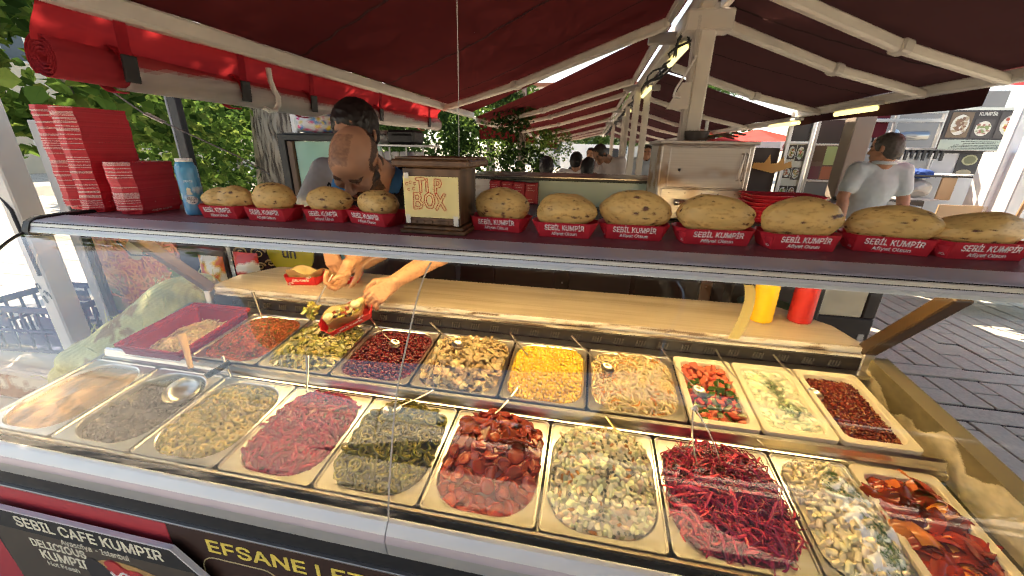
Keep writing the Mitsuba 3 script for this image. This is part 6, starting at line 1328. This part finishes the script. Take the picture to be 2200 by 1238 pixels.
add('packet', slab(Pk+[.19, .05, .02], .002), 'gloss', lambda v: np.where(vfbm(v+3, 18, 2)[:, None] > .52, [[.78, .76, .72]], [[.60, .06, .05]]), True, k2)
def crate(x0, y0, z0, w, d, h, label, yaw):
    k = thing('crate', label, 'crate', None); M = tr(x0, y0, z0)@rot([0, 0, 1], yaw); c = (.022, .035, .135)
    def side(o, u, L, nm):
        F = frame(o, u, [0, 0, 1]); n = 6
        ps = [box(0, L, 0, .025, -.008, 0, .002), box(0, L, h-.04, h, -.010, .004, .003), box(0, L, h*.45, h*.45+.018, -.008, .002, .002)]+[box(i*L/n-.008, i*L/n+.008, .025, h-.04, -.008, .003, .002) for i in range(n+1)]
        ps += [box(i*L/n+.02, (i+1)*L/n-.02, .05, h*.42, -.006, -.004, .001) for i in range(n)]
        if L < .45: ps += [box(0, L*.25, h*.5, h-.042, -.007, -.002, .001), box(L*.75, L, h*.5, h-.042, -.007, -.002, .001)]
        else: ps += [box(i*L/n+.008, (i+1)*L/n-.008, h*.55, h-.06, -.006, -.003, .001) for i in range(n) if i not in (2, 3)]
        add(nm, mv(cat(*ps), M@F), 'satin', c, False, k)
    side([0, 0, 0], [1, 0, 0], w, 'front_side'); side([w, d, 0], [-1, 0, 0], w, 'back_side'); side([0, d, 0], [0, -1, 0], d, 'end_side'); side([w, 0, 0], [0, 1, 0], d, 'end_side')
    add('floor', mv(box(.004, w-.004, .004, d-.004, 0, .012, .002), M), 'satin', c, False, k)
crate(-3.62, 1.50, .332, .62, .44, .31, 'dark blue plastic crate on the plinth left of the white post', 6)
crate(-2.98, 1.78, .332, .55, .42, .33, 'dark blue plastic crate behind the potato sack', 4)
k = thing('potato_sack', 'yellow green net sack bulging with potatoes beside the left end of the counter', 'sack')
B = Body((-2.75, 1.00, .25), (-1.75, 1.85, 1.10), .010)
for i in range(60):
    t = rng.random(); c = np.array([-2.42+.52*t, 1.28+.22*t+rng.uniform(-.12, .14), .46+.42*t*(.55+.45*rng.random())+.1*rng.random()]); B.ell(c, [.085, .07, .065], None, .022)
B.chain([(-2.50, 1.24, .40), (-2.2, 1.34, .55), (-1.98, 1.48, .72), (-1.90, 1.50, .60)], [.10, .19, .21, .2], .05); B.chain([(-2.2, 1.34, .35), (-1.95, 1.45, .38)], [.16, .2], .05)
sv, sf = B.mesh()
def sackc(v):
    n = vfbm(v, 11, 3)[:, None]; w = np.sin(v[:, :1]*420+v[:, 2:]*260)*.5+.5
    return np.where(n > .56, [[.46, .33, .16]], [[.66, .64, .29]])*(.72+.5*w*vfbm(v, 40, 2)[:, None])
add('sack', (sv, sf), 'matte', sackc, True, k)
fr = [tube(np.array([p, p+rng.normal(0, .012, 3)+[0, 0, .02], p+rng.normal(0, .02, 3)+[0, 0, .03]]), .0016, 4) for p in sv[rng.integers(len(sv), size=160)] if p[2] > .5]
add('net_threads', cat(*fr), 'matte', (.56, .58, .26), False, k, kind='stuff')
k = thing('cable', 'dark cable sagging down past the left end of the stall', 'cable')
add('cable', tube(np.array([[-4.2, 1.5, 2.0], [-3.5, 1.5, 1.72], [-3.1, 1.5, 1.52], [-2.86, 1.45, 1.25], [-2.85, 1.45, .9]]), .008, 6), 'matte', (.05, .05, .055), True, k)
k = thing('guy_rope', 'thin rope with a white tag running down to the salt bottle', 'rope')
add('rope', tube(np.array([[-2.02, 1.44, 1.80], [-1.93, 1.5, 1.70], [-1.62, 1.62, 1.53], [-1.5, 1.66, 1.45]]), .0035, 5), 'matte', (.25, .25, .26), True, k)
add('tag', mv(box(-.04, .04, -.012, .012, -.002, .002, .001), frame([-1.90, 1.515, 1.685], [.4, .12, -.22], [0, 1, .3])), 'satin', (.72, .70, .68), False, k)
k = thing('awning_end_tube', 'thick white awning tube end at the upper left corner', 'tube')
add('tube', tube(np.array([[-2.02, 1.20, 2.10], [-2.9, .85, 2.12]]), .062, 20), 'satin', (.74, .71, .65), 40, k)

# ---- back shelf with bag, printer, wire rack; black-framed mint board
k = thing('drinks_cabinet', 'black framed cabinet with a mint green pane behind the two men', 'cabinet')
add('frame', cat(box(-2.235, -2.175, 2.60, 2.75, .6, 1.66, .004), box(-2.235, -1.45, 2.60, 2.75, 1.615, 1.655, .004)), 'satin', (.02, .02, .02), 30, k)
add('wood_edge', box(-2.172, -2.125, 2.61, 2.74, .6, 1.612, .004), 'satin', (.13, .075, .045), 30, k)
add('mint_pane', box(-2.122, -1.45, 2.63, 2.66, .6, 1.612, .003), 'gloss', (.34, .60, .50), 30, k)
add('top', box(-2.20, -1.40, 2.62, 3.0, 1.656, 1.668, .003), 'satin', (.03, .03, .03), 30, k)
k = thing('bag_of_packs', 'clear bag of colourful small packs lying on the drinks cabinet', 'bag')
s_ = trimesh.creation.icosphere(4); v = np.array(s_.vertices); v = np.sign(v)*np.abs(v)**.75*[.17, .11, .075]; v = v*(1+.16*(meshkit.fbm(v*16, 3)-.5)[:, None])+[-2.0, 2.76, 1.735]
def bagc(q):
    a, b, c = (meshkit.noise(q*38+o) for o in (0, 11, 23)); e = np.tile([[.72, .72, .74]], (len(q), 1)); e[a > .62] = [.62, .06, .22]; e[b > .68] = [.08, .22, .58]; e[c > .70] = [.75, .60, .10]; e[q[:, 0] < -2.1] = [.58, .60, .60]; return e
add('bag', (v, np.array(s_.faces)), 'gloss', bagc, True, k)
k = thing('receipt_printer', 'small black receipt printer on the wire rack behind the men', 'printer')
add('body', box(-1.37, -1.17, 2.58, 2.75, 1.602, 1.692, .015), 'satin', (.02, .02, .022), 30, k)
add('slot', box(-1.33, -1.19, 2.5785, 2.5795, 1.655, 1.668, .0003), 'matte', (.005, .005, .005), False, k)
k = thing('wire_rack', 'metal rack with small packets behind the wooden tip box', 'rack')
add('top_shelf', box(-1.47, -1.09, 2.55, 2.85, 1.585, 1.600, .003), 'alu', (.5, .5, .5), False, k); add('lower_shelf', box(-1.47, -1.09, 2.55, 2.85, 1.48, 1.488, .003), 'alu', (.45, .45, .45), False, k)
for x in (-1.46, -1.34, -1.22, -1.10): add('upright', box(x-.005, x+.005, 2.55, 2.56, .6, 1.585, .002), 'alu', (.3, .3, .3), False, k)
for i in range(6): add('packet', box(-1.45+i*.057, -1.405+i*.057, 2.57, 2.60, 1.4885, 1.555, .006), 'gloss', [(.5, .5, .52), (.30, .28, .34), (.62, .6, .6)][i % 3], False, k)
k = thing('packet_bundle', 'crumpled clear packet on the rack left of the printer', 'bag')
v = np.array(s_.vertices)*[.07, .06, .045]; v = v*(1+.3*(meshkit.fbm(v*40, 3)-.5)[:, None])+[-1.44, 2.68, 1.645]; add('bag', (v, np.array(s_.faces)), 'gloss', (.55, .56, .55), True, k)

# ---- showcase, oven, appliances behind the worktop
k = thing('glass_showcase', 'pale green glass showcase counter with a steel top behind the serving counter', 'showcase')
add('top', box(-.99, .52, 3.18, 3.75, 1.366, 1.384, .004), 'steel', (.34, .29, .26), 30, k)
add('edge', box(-.99, .52, 3.172, 3.1795, 1.352, 1.372, .002), 'satin', (.03, .03, .03), 30, k)
add('green_pane', box(-.40, .46, 3.20, 3.215, .5, 1.350, .003), 'gloss', (.36, .46, .43), 30, k)
add('body', box(-.98, .50, 3.225, 3.74, .05, 1.350, .01), 'satin', (.24, .26, .25), 30, k)
add('steel_side', box(-.975, -.80, 3.20, 3.22, .5, 1.35, .003), 'oven_steel', (.6, .6, .6), 30, k)
add('corner_post', box(.462, .50, 3.19, 3.222, .5, 1.35, .003), 'satin', (.10, .12, .11), 30, k)
sk_ = thing('red_carton', 'flat red cartons standing upright in a row against the showcase', 'carton', None)
for i in range(4):
    c = add('carton', box(-.785+i*.097, -.785+i*.097+.092, 3.10, 3.195, .98, 1.345-.004*i, .004), 'satin', (.36, .018, .03), 30, sk_)
    add('printed_lines', cat(*[box(-.77+i*.097, -.77+i*.097+.06*(.7+.3*((i+j) % 2)), 3.0985, 3.0995, 1.315-.02*j-.05*(j > 2), 1.318-.02*j-.05*(j > 2), .0002) for j in range(6)]), 'satin', (.62, .42, .40), False, c)
k = thing('oven', 'stained stainless steel oven with a wide door behind the potatoes', 'oven')
add('body', box(.40, .895, 2.50, 2.95, 1.20, 1.625, .008), 'oven_steel', (.6, .6, .6), 30, k)
add('top_cap', box(.385, .91, 2.48, 2.97, 1.626, 1.645, .004), 'oven_steel', (.6, .6, .6), 30, k)
dr_ = add('door', box(.445, .865, 2.478, 2.497, 1.385, 1.612, .006), 'oven_steel', (.6, .6, .6), 30, k)
add('knob', mv(lathe([(.001, 0), (.007, 0), (.008, .006), (.001, .009)], 16), frame([.505, 2.477, 1.485], [1, 0, 0], [0, 0, 1])), 'satin', (.02, .02, .02), 30, dr_)
add('handle', tube(np.array([[.828, 2.478, 1.58], [.828, 2.455, 1.575], [.822, 2.455, 1.44], [.822, 2.478, 1.435]]), .006, 8), 'steel', (.5, .42, .36), True, dr_)
add('handle', tube(np.array([[.850, 2.478, 1.58], [.850, 2.46, 1.575], [.846, 2.46, 1.44], [.846, 2.478, 1.435]]), .004, 8), 'steel', (.25, .2, .17), True, dr_)
add('lower_plate', box(.425, .88, 2.486, 2.498, 1.235, 1.378, .003), 'oven_steel', (.6, .6, .6), 30, k)
for i in range(5): add('rivet', mv(lathe([(.001, 0), (.004, 0), (.003, .003), (.001, .0035)], 10), frame([.47+i*.09, 2.4855, 1.355], [1, 0, 0], [0, 0, 1])), 'steel', (.3, .25, .2), True, k)
add('wooden_handle', tube(np.array([[.52, 2.44, 1.305], [.70, 2.44, 1.305]]), .013, 10), 'satin', (.20, .09, .05), True, k)
add('handle_cap', tube(np.array([[.50, 2.44, 1.305], [.522, 2.44, 1.305]]), .017, 10), 'steel', (.7, .68, .64), True, k)
k = thing('clutter', 'rusty pot and dark scraps on top of the oven', 'pot')
add('pot', lathe([(.001, 0), (.06, 0), (.068, .05), (.07, .055), (.062, .054), (.055, .006), (.001, .005)], 20, (.60, 2.62, 1.6455)), 'satin', (.05, .04, .035), 30, k)
for i in range(7): add('scrap', beam([.60+.03*i, 2.56+.03*(i % 3), 1.656+.006*i], [.69+.028*i, 2.60+.02*(i % 2), 1.662+.010*(i % 4)], .018, .010), 'matte', (.09+.02*(i % 3), .05, .035), False, k)
k = thing('white_stick', 'short white tube standing on the oven beside the post', 'tube'); add('tube', tube(np.array([[.668, 2.70, 1.646], [.668, 2.70, 1.76]]), .010, 10), 'satin', (.75, .74, .72), True, k)
k = thing('back_cabinet', 'dark steel cabinets and appliances under the shelf behind the worktop', 'cabinet')
add('body', box(-1.2, 1.02, 2.27, 2.98, .05, 1.19, .01), 'satin', (.020, .016, .017), 30, k)
for x0, x1, c, mt_ in ((-1.15, -.545, (.020, .015, .017), 'satin'), (-.535, -.165, (.018, .014, .016), 'satin'), (-.075, .285, (.085, .080, .090), 'alu'), (.31, .665, (.014, .012, .012), 'satin'), (.745, 1.0, (.022, .014, .013), 'satin')):
    add('door', box(x0, x1, 2.252, 2.269, .15, 1.17, .004), mt_, c, 30, k)
add('wood_strip', box(.675, .735, 2.250, 2.268, .15, 1.10, .004), 'satin', (.14, .075, .05), 30, k)
add('wood_panel', box(.34, .66, 2.243, 2.2515, .985, 1.06, .002), 'satin', (.22, .11, .055), 30, k)
for x, c in ((.385, (.3, .28, .26)), (.43, (.3, .28, .26)), (.475, (.35, .33, .3)), (.515, (.75, .66, .30))): add('control_knob', box(x-.010, x+.010, 2.240, 2.2515, .915, .935, .003), 'satin', c, 30, k)
for x, z in ((-.12, .905), (-.115, .82), (-.055, .90), (.33, .905), (.66, .885), (.70, .86)): add('screw', mv(lathe([(.001, 0), (.006, 0), (.001, .004)], 8), frame([x, 2.2505, z], [1, 0, 0], [0, 0, 1])), 'steel', (.6, .58, .55), True, k)
add('door_pull', box(.83, .86, 2.238, 2.2515, .80, .818, .002), 'steel', (.8, .8, .78), 30, k)
k = thing('mop_bucket', 'dark green bucket with a yellow base behind the yellow bottle', 'bucket')
add('bucket', lathe([(.001, .0), (.11, 0), (.13, .24), (.135, .245), (.122, .246), (.105, .01), (.001, .01)], 28, (.93, 2.02, .62)), 'satin', (.035, .06, .05), 30, k)
add('base', lathe([(.001, 0), (.135, 0), (.138, .15), (.001, .152)], 28, (.93, 2.02, .465)), 'satin', (.55, .45, .03), 30, k)
k = thing('foam_box', 'white foam slab in a black taped frame behind the red bottle', 'box')
add('slab', box(1.20, 1.535, 2.29, 2.34, .735, 1.02, .006), 'matte', (.74, .70, .58), 30, k)
add('frame', cat(box(1.15, 1.60, 2.285, 2.36, .60, .733, .006), box(1.537, 1.60, 2.285, 2.36, .735, 1.02, .006)), 'satin', (.03, .03, .033), 30, k)
add('patch', box(1.545, 1.575, 2.282, 2.2845, .605, .64, .001), 'matte', (.6, .6, .6), False, k)
k = thing('grey_plate', 'grey metal floor plate edged with white stitches beyond the worktop', 'plate')
add('plate', box(1.15, 1.80, 2.38, 2.95, .02, .50, .008) if False else box(1.05, 1.56, 1.75, 2.27, .50, .52, .004), 'satin', (.17, .18, .19), 30, k)
for i in range(26):
    x, y = (1.555-.002*i, 1.78+.018*i) if i % 2 else (1.2+.013*i, 2.255+.004*(i % 3)); add('stitch', box(x-.012, x+.008, y-.003, y+.003, .5203, .5225, .0008), 'matte', (.7, .7, .7), False, k)
add('leg', box(1.08, 1.52, 1.8, 2.25, 0, .499, .01), 'satin', (.03, .03, .032), False, k)
k = thing('tray_pile', 'pile of red plastic serving trays with a paper sheet on top', 'pile of trays')
for i in range(7):
    z = 1.245+i*.019; dx = .004*((i*7) % 3); lp = lambda a, b, q: np.c_[rrect(a, b, .03, 32), np.full(32, q)]+[1.0+dx, 2.32, z]
    add('tray', loft([lp(.30, .20, 0), lp(.345, .25, .022), lp(.352, .256, .024), lp(.352, .256, .021), lp(.338, .244, .020), lp(.296, .196, .003)], True, True), 'satin', (.50, .02, .035), 30, k)
add('paper_sheet', mv(box(-.12, .13, -.07, .07, 0, .001, .0003), tr(1.0, 2.32, 1.245+6*.019+.0045)@rot([0, 0, 1], 18)), 'matte', (.72, .70, .68), False, k)
add('under_table', box(.8, 1.25, 2.15, 2.6, .2, 1.243, .01), 'satin', (.03, .028, .028), 30, None, 'dark side table under the pile of red trays', 'table')
k = thing('dining_table', 'dark dining table under the canopy with cups on it', 'table')
add('top', box(-.6, .3, 6.35, 7.1, .82, .85, .006), 'satin', (.08, .05, .04), 30, k)
for x in (-.5, .2): add('leg', box(x-.03, x+.03, 6.7, 6.76, 0, .82, .004), 'satin', (.05, .05, .05), 30, k)
k = thing('far_table', 'table laid with red cups in front of the standing woman', 'table')
add('top', box(.75, 1.35, 7.0, 7.7, 1.02, 1.05, .006), 'satin', (.12, .04, .04), 30, k); add('leg', box(1.02, 1.08, 7.3, 7.36, 0, 1.02, .004), 'satin', (.05, .05, .05), 30, k)
for i in range(6): add('cup', lathe([(.001, 0), (.03, 0), (.036, .08), (.001, .08)], 12, (.82+.09*i, 7.2+.06*(i % 3), 1.0505)), 'satin', [(.5, .05, .05), (.7, .68, .66), (.4, .1, .08)][i % 3], 30, k)

# ---- the kitchen on the right
def photo(k, x0, x1, z0, z1, y, base, blobs, seed, nm='food_photo'):
    r = np.random.default_rng(seed); w, h = x1-x0, z1-z0
    p = add(nm, box(x0, x1, y-.002, y, z0, z1, .0004), 'gloss', base, False, k)
    add('plate', flatxz(sa.scale(sg.Point((x0+x1)/2, (z0+z1)/2).buffer(1, 12), w*.40, h*.40), y-.0024, .0005), 'gloss', (.62, .60, .54), False, p)
    for q, c in enumerate(blobs): add('topping', cat(*[flatxz(sa.scale(sg.Point((x0+x1)/2+r.uniform(-.28, .28)*w, (z0+z1)/2+r.uniform(-.28, .28)*h).buffer(1, 4), w*r.uniform(.05, .12), h*r.uniform(.03, .08)), y-.0030-.0006*q-.00003*i, .0005) for i in range(12)]), 'gloss', c, False, p)
FC = [[(.42, .08, .04), (.10, .16, .03), (.55, .40, .15)], [(.50, .12, .06), (.60, .50, .25), (.12, .2, .05)], [(.30, .12, .05), (.48, .10, .06), (.6, .55, .4)]]
k = thing('photo_kiosk', 'aluminium framed kiosk front with food photographs left of the kitchen pillar', 'kiosk')
add('frame', cat(box(2.50, 2.545, 6.0, 6.06, .3, 2.1, .004), box(2.76, 2.80, 6.0, 6.06, .3, 2.1, .004), box(2.50, 2.80, 6.0, 6.06, 1.715, 1.745, .004)), 'alu', (.70, .68, .66), False, k)
add('panel', box(2.546, 2.759, 6.03, 6.05, .3, 1.714, .004), 'satin', (.62, .58, .46), False, k); add('top_glass', box(2.546, 2.759, 6.03, 6.05, 1.746, 2.1, .004), 'gloss', (.06, .05, .05), False, k)
for i, (a, b, c, d) in enumerate(((2.55, 2.645, 1.52, 1.70), (2.655, 2.755, 1.50, 1.70), (2.55, 2.645, 1.28, 1.42), (2.655, 2.755, 1.26, 1.42), (2.55, 2.65, 1.02, 1.18), (2.66, 2.755, 1.02, 1.18))): photo(k, a, b, c, d, 6.028, (.08, .06, .05), FC[i % 3], 50+i)
k = thing('photo_door', 'half open aluminium kiosk door with food photographs and a handle', 'door')
Md = tr(2.815, 6.0, 0)@rot([0, 0, 1], -14)
def dadd(nm, m, b, c, p=k): return add(nm, mv(m, Md), b, c, False, p)
dadd('door_frame', cat(box(0, .03, 0, .03, .3, 2.05, .003), box(.30, .335, 0, .03, .3, 2.05, .003), box(.03, .30, 0, .03, 2.0, 2.05, .003), box(.03, .30, 0, .03, 1.245, 1.27, .003), box(.03, .30, 0, .03, 1.70, 1.72, .003)), 'alu', (.66, .64, .60))
dadd('upper_glass', box(.031, .299, .012, .018, 1.721, 1.999, .002), 'gloss', (.05, .035, .035)); dadd('mid_panel', box(.031, .299, .012, .018, 1.271, 1.699, .002), 'gloss', (.16, .10, .07)); dadd('low_panel', box(.031, .299, .012, .018, .3, 1.244, .002), 'satin', (.24, .23, .20))
for i, (a, b, c, d) in enumerate(((.04, .15, 1.50, 1.69), (.16, .29, 1.46, 1.69), (.04, .15, 1.28, 1.44), (.16, .29, 1.28, 1.44))): dadd('food_photo', box(a, b, .0085, .0115, c, d, .0005), 'gloss', [(.12, .07, .04), (.36, .40, .16), (.16, .05, .06), (.40, .12, .06)][i])
dadd('handle', tube(np.array([[.315, 0, 1.52], [.315, -.04, 1.50], [.315, -.04, 1.40], [.315, 0, 1.38]]), .008, 8), 'alu', (.75, .73, .70))
k = thing('kitchen_pillar', 'beige pillar left of the man in the polo shirt', 'pillar'); add('shaft', box(2.69, 2.88, 5.0, 5.2, 0, 2.0, .01), 'matte', (.27, .225, .185), 30, k)
k = thing('fridge', 'white counter fridge with a purple lower panel behind the pillar', 'fridge')
add('body', box(3.06, 3.50, 6.15, 6.6, .5, 1.78, .01), 'satin', (.62, .60, .54), 30, k); add('lower_panel', box(3.07, 3.49, 6.14, 6.149, 1.22, 1.44, .003), 'satin', (.30, .24, .27), 30, k); add('hinge_bar', box(3.055, 3.505, 6.13, 6.1485, 1.16, 1.20, .003), 'alu', (.6, .6, .6), 30, k)
add('red_banner', box(3.05, 3.62, 6.05, 6.06, 1.80, 2.15, .003), 'cloth', (.13, .022, .03), False, None, 'dark red banner above the counter fridge', 'banner')
k = thing('kitchen_stall', 'metal kitchen stall with a window, extractor pipe and counters on the right', 'stall')
add('back_wall', box(3.3, 5.2, 6.6, 6.7, 0, 2.4, .01), 'satin', (.26, .26, .27), False, k)
add('window_frame', cat(box(3.36, 3.40, 6.0, 6.05, 1.0, 2.2, .004), box(3.66, 3.69, 6.0, 6.05, 1.66, 2.2, .004), box(4.16, 4.20, 6.0, 6.05, 1.0, 2.2, .004), box(3.36, 4.20, 6.0, 6.05, 1.63, 1.67, .004), box(3.36, 4.20, 6.0, 6.05, 1.98, 2.02, .004)), 'alu', (.62, .61, .60), False, k)
add('lit_panel', box(3.42, 3.63, 6.3, 6.31, 1.83, 1.97, .003), 'satin', (.80, .84, .88), False, k)
for x in (3.50, 3.585): add('hanging_cloth', box(x, x+.02, 6.2, 6.22, 1.75, 1.99, .004), 'matte', (.04, .04, .045), False, k)
add('extractor_pipe', tube(np.array([[3.80, 6.25, 1.72], [3.84, 6.25, 1.80], [3.95, 6.25, 1.83], [4.2, 6.25, 1.84]]), .055, 14), 'steel', (.35, .36, .38), True, k)
add('extractor_hood', mv(lathe([(.001, 0), (.09, 0), (.08, .05), (.03, .09), (.001, .09)], 20), frame([3.86, 6.35, 1.84], [1, 0, 0], [0, 0, 1])), 'steel', (.7, .7, .68), 30, k)
add('corrugated_edge', box(3.3, 4.6, 5.5, 5.54, 2.04, 2.10, .003), 'alu', (.66, .65, .6), False, k)
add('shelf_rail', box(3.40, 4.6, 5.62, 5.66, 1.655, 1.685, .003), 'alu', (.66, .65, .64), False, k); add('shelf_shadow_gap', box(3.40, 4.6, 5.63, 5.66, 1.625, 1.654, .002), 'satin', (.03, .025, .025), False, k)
add('steel_panel', box(3.44, 3.92, 5.66, 5.68, 1.30, 1.622, .003), 'steel', (.42, .42, .43), False, k); add('corner_strip', beam([3.93, 5.64, 1.30], [3.955, 5.64, 1.62], .012, .012), 'alu', (.85, .85, .85), False, k)
add('white_panel', box(3.96, 4.75, 5.66, 5.68, .9, 1.622, .003), 'satin', (.58, .59, .63), False, k)
for i in range(9): add('utensil', box(3.5+i*.06, 3.53+i*.06, 5.60, 5.62, 1.58-.02*(i % 3), 1.655, .002), 'satin', (.06, .06, .06), False, k)
k = thing('menu_board', 'dark menu board of three food photographs headed KUMPIR', 'menu board')
add('board', box(3.76, 4.50, 5.38, 5.40, 1.66, 2.06, .003), 'satin', (.035, .03, .034), False, k)
add('pale_band', box(3.762, 4.498, 5.376, 5.3785, 1.662, 1.765, .001), 'satin', (.40, .46, .40), False, k)
for i, (a, b) in enumerate(((3.79, 3.99), (4.02, 4.20), (4.23, 4.47))): photo(k, a, b, 1.785, 1.97 if i == 1 else 2.04, 5.378, (.05, .04, .045) if i else (.14, .085, .05), [[(.34, .22, .12), (.40, .30, .2), (.2, .1, .06)], [(.6, .58, .5), (.35, .12, .10), (.2, .25, .1)], [(.7, .68, .62), (.6, .5, .1), (.45, .08, .05)]][i], 70+i)
add('lettering', text('KUMPİR', .036, frame([4.03, 5.3772, 2.005], [1, 0, 0], [0, 0, 1]), True, .001, maxw=.165), 'satin', (.62, .60, .56), False, k)
add('small_print', cat(*[box(4.13-w_/2, 4.13+w_/2, 5.3752, 5.3758, z, z+.006, .0002) for z, w_ in ((1.742, .34), (1.724, .30), (1.706, .46), (1.690, .50), (1.675, .54))]), 'satin', (.05, .06, .05), False, k)
k = thing('leaflet', 'dark poster of a lemon slice and a bread roll on the white kitchen panel', 'poster')
add('sheet', box(4.20, 4.42, 5.652, 5.656, 1.38, 1.63, .001), 'satin', (.05, .05, .055), False, k)
add('printed_lemon', flatxz(sa.scale(sg.Point(4.315, 1.555).buffer(1, 16), .075, .058), 5.651), 'satin', (.42, .42, .26), False, k); add('printed_lemon_core', flatxz(sa.scale(sg.Point(4.315, 1.555).buffer(1, 16), .058, .042), 5.6503), 'satin', (.20, .21, .12), False, k)
add('printed_roll', flatxz(sa.scale(sg.Point(4.30, 1.415).buffer(1, 16), .075, .034), 5.651), 'satin', (.40, .36, .26), False, k)
k = thing('kitchen_counter', 'black kitchen counter with a light wooden end panel', 'counter')
add('top', box(3.42, 4.12, 5.15, 5.6, 1.375, 1.392, .003), 'satin', (.035, .035, .037), False, k); add('white_top', box(3.85, 4.14, 5.14, 5.5, 1.393, 1.405, .003), 'satin', (.74, .74, .74), False, k)
add('wood_upright', beam([3.80, 5.18, 1.15], [3.87, 5.18, 1.374], .02, .15, up=(0, 1, 0)) if False else box(3.77, 3.91, 5.17, 5.19, 1.135, 1.374, .003), 'satin', (.42, .29, .17), False, k)
add('wood_end', box(3.56, 4.06, 4.80, 4.82, .85, 1.12, .003), 'satin', (.46, .31, .17), False, k); add('cupboard', box(3.10, 3.60, 5.05, 5.5, .5, 1.13, .005), 'satin', (.045, .042, .042), False, k); add('shelf_board', box(3.35, 3.76, 5.1, 5.5, 1.131, 1.145, .003), 'satin', (.5, .5, .5), False, k)
k = thing('plastic_bag', 'crumpled grey plastic bag on the kitchen counter shelf', 'bag'); v = np.array(s_.vertices)*[.16, .12, .10]; v = v*(1+.35*(meshkit.fbm(v*16, 3)-.5)[:, None])+[3.58, 5.25, 1.245]; add('bag', (v, np.array(s_.faces)), 'gloss', (.38, .38, .36), True, k)
k = thing('blue_cloth', 'blue cloth lying on the kitchen counter top', 'cloth'); v = np.array(s_.vertices)*[.12, .09, .05]; v = v*(1+.6*(meshkit.fbm(v*28, 3)-.5)[:, None])+[3.62, 5.3, 1.405]; add('cloth', (v, np.array(s_.faces)), 'cloth', (.06, .11, .34), True, k)
k = thing('corner_post', 'bright white slanting post at the right edge of the kitchen', 'post'); add('shaft', box(3.93, 4.03, 4.8, 4.9, 0, 2.05, .01), 'satin', (.74, .75, .78), 30, k)
k = thing('white_locker', 'white metal locker in the sun right of the kitchen', 'locker'); add('body', box(3.98, 4.9, 4.62, 5.1, .95, 1.64, .01), 'satin', (.76, .76, .76), 30, k); add('hinge', tube(np.array([[4.0, 4.60, 1.68], [4.2, 4.60, 1.70]]), .03, 10), 'satin', (.7, .7, .7), True, k); add('base', box(3.9, 4.9, 4.55, 5.1, .2, .945, .01), 'satin', (.72, .73, .72), 30, k)
k = thing('broom_stick', 'wooden stick leaning at the right edge of the kitchen', 'stick'); add('stick', tube(np.array([[3.90, 4.38, 1.32], [3.84, 4.42, .2]]), .014, 10), 'satin', (.40, .24, .13), True, k)
k = thing('work_table', 'grey metal work table behind the pile of red trays', 'table'); add('top', box(2.25, 3.2, 4.5, 5.0, 1.10, 1.125, .004), 'steel', (.35, .35, .35), False, k); add('body', box(2.3, 3.15, 4.55, 4.98, .1, 1.099, .01), 'satin', (.16, .17, .17), False, k); add('dark_pan', box(2.62, 2.95, 4.6, 4.9, 1.126, 1.16, .01), 'satin', (.02, .02, .022), False, k)
k = thing('tall_cabinet', 'tall dark brown cabinet between the oven and the photo kiosk', 'cabinet'); add('body', box(1.95, 2.49, 6.1, 6.5, 0, 1.66, .01), 'satin', (.06, .04, .035), 30, k); add('orange_sign', flatxz(sg.Polygon([(2.14, 1.40), (2.40, 1.34), (2.62, 1.42), (2.60, 1.50), (2.52, 1.46), (2.50, 1.56), (2.44, 1.47), (2.36, 1.46), (2.33, 1.58), (2.28, 1.47), (2.15, 1.47)]), 5.98, .006), 'satin', (.62, .30, .07), False, k)
k = thing('parasol', 'red and white parasol with lettering beyond the oven', 'parasol')
n = 8; rr = 1.15; a8 = np.linspace(0, 2*np.pi, n+1)
for i in range(n):
    p0, p1 = [np.array([3.3+rr*math.cos(a), 9.3+rr*math.sin(a), 1.80]) for a in a8[i:i+2]]; ap = np.array([3.3, 9.3, 2.06])
    add('panel', slab(np.array([[ap*(1-s)+(p0*(1-t)+p1*t)*s-[0, 0, .05*s*(1-s)] for t in np.linspace(0, 1, 5)] for s in np.linspace(.02, 1, 8)]), .004), 'cloth', (.60, .035, .02) if i % 2 == 0 else (.62, .05, .04), False, k)
    add('flap', slab(np.array([[p0*(1-t)+p1*t-[0, 0, .15*s] for t in np.linspace(0, 1, 5)] for s in np.linspace(0, 1, 3)]), .004), 'cloth', (.76, .66, .64) if i in (4, 5, 6) else (.6, .04, .02), False, k)
add('lettering', text('ALGIDA', .11, frame([2.88, 8.33, 1.66], [.92, -.30, 0], [0, 0, 1]), True, .003), 'cloth', (.45, .10, .10), False, k)
add('pole', tube(np.array([[3.3, 9.3, 0], [3.3, 9.3, 2.05]]), .022, 10), 'satin', (.6, .2, .15), True, k)
k = thing('wall_sheet', 'pink red translucent sheet hanging beyond the right awning', 'sheet')
yy, xx = np.meshgrid(np.linspace(2.8, 4.4, 20), np.linspace(2.75, 3.5, 16), indexing='ij'); add('sheet', sheet(np.stack([xx, yy, 2.22-.10*(xx-2.75)+.03*np.sin(yy*3)], -1)), 'sheer_fabric', (.62, .10, .11), True, k)
k = thing('red_plastic_roll', 'crumpled red plastic bundle hanging above the kitchen at the right', 'bundle'); v = np.array(s_.vertices)*[.08, .30, .045]; v = v*(1+.4*(meshkit.fbm(v*24, 3)-.5)[:, None])+[2.78, 4.0, 2.11]; add('bundle', (v, np.array(s_.faces)), 'gloss', (.55, .02, .05), True, k)
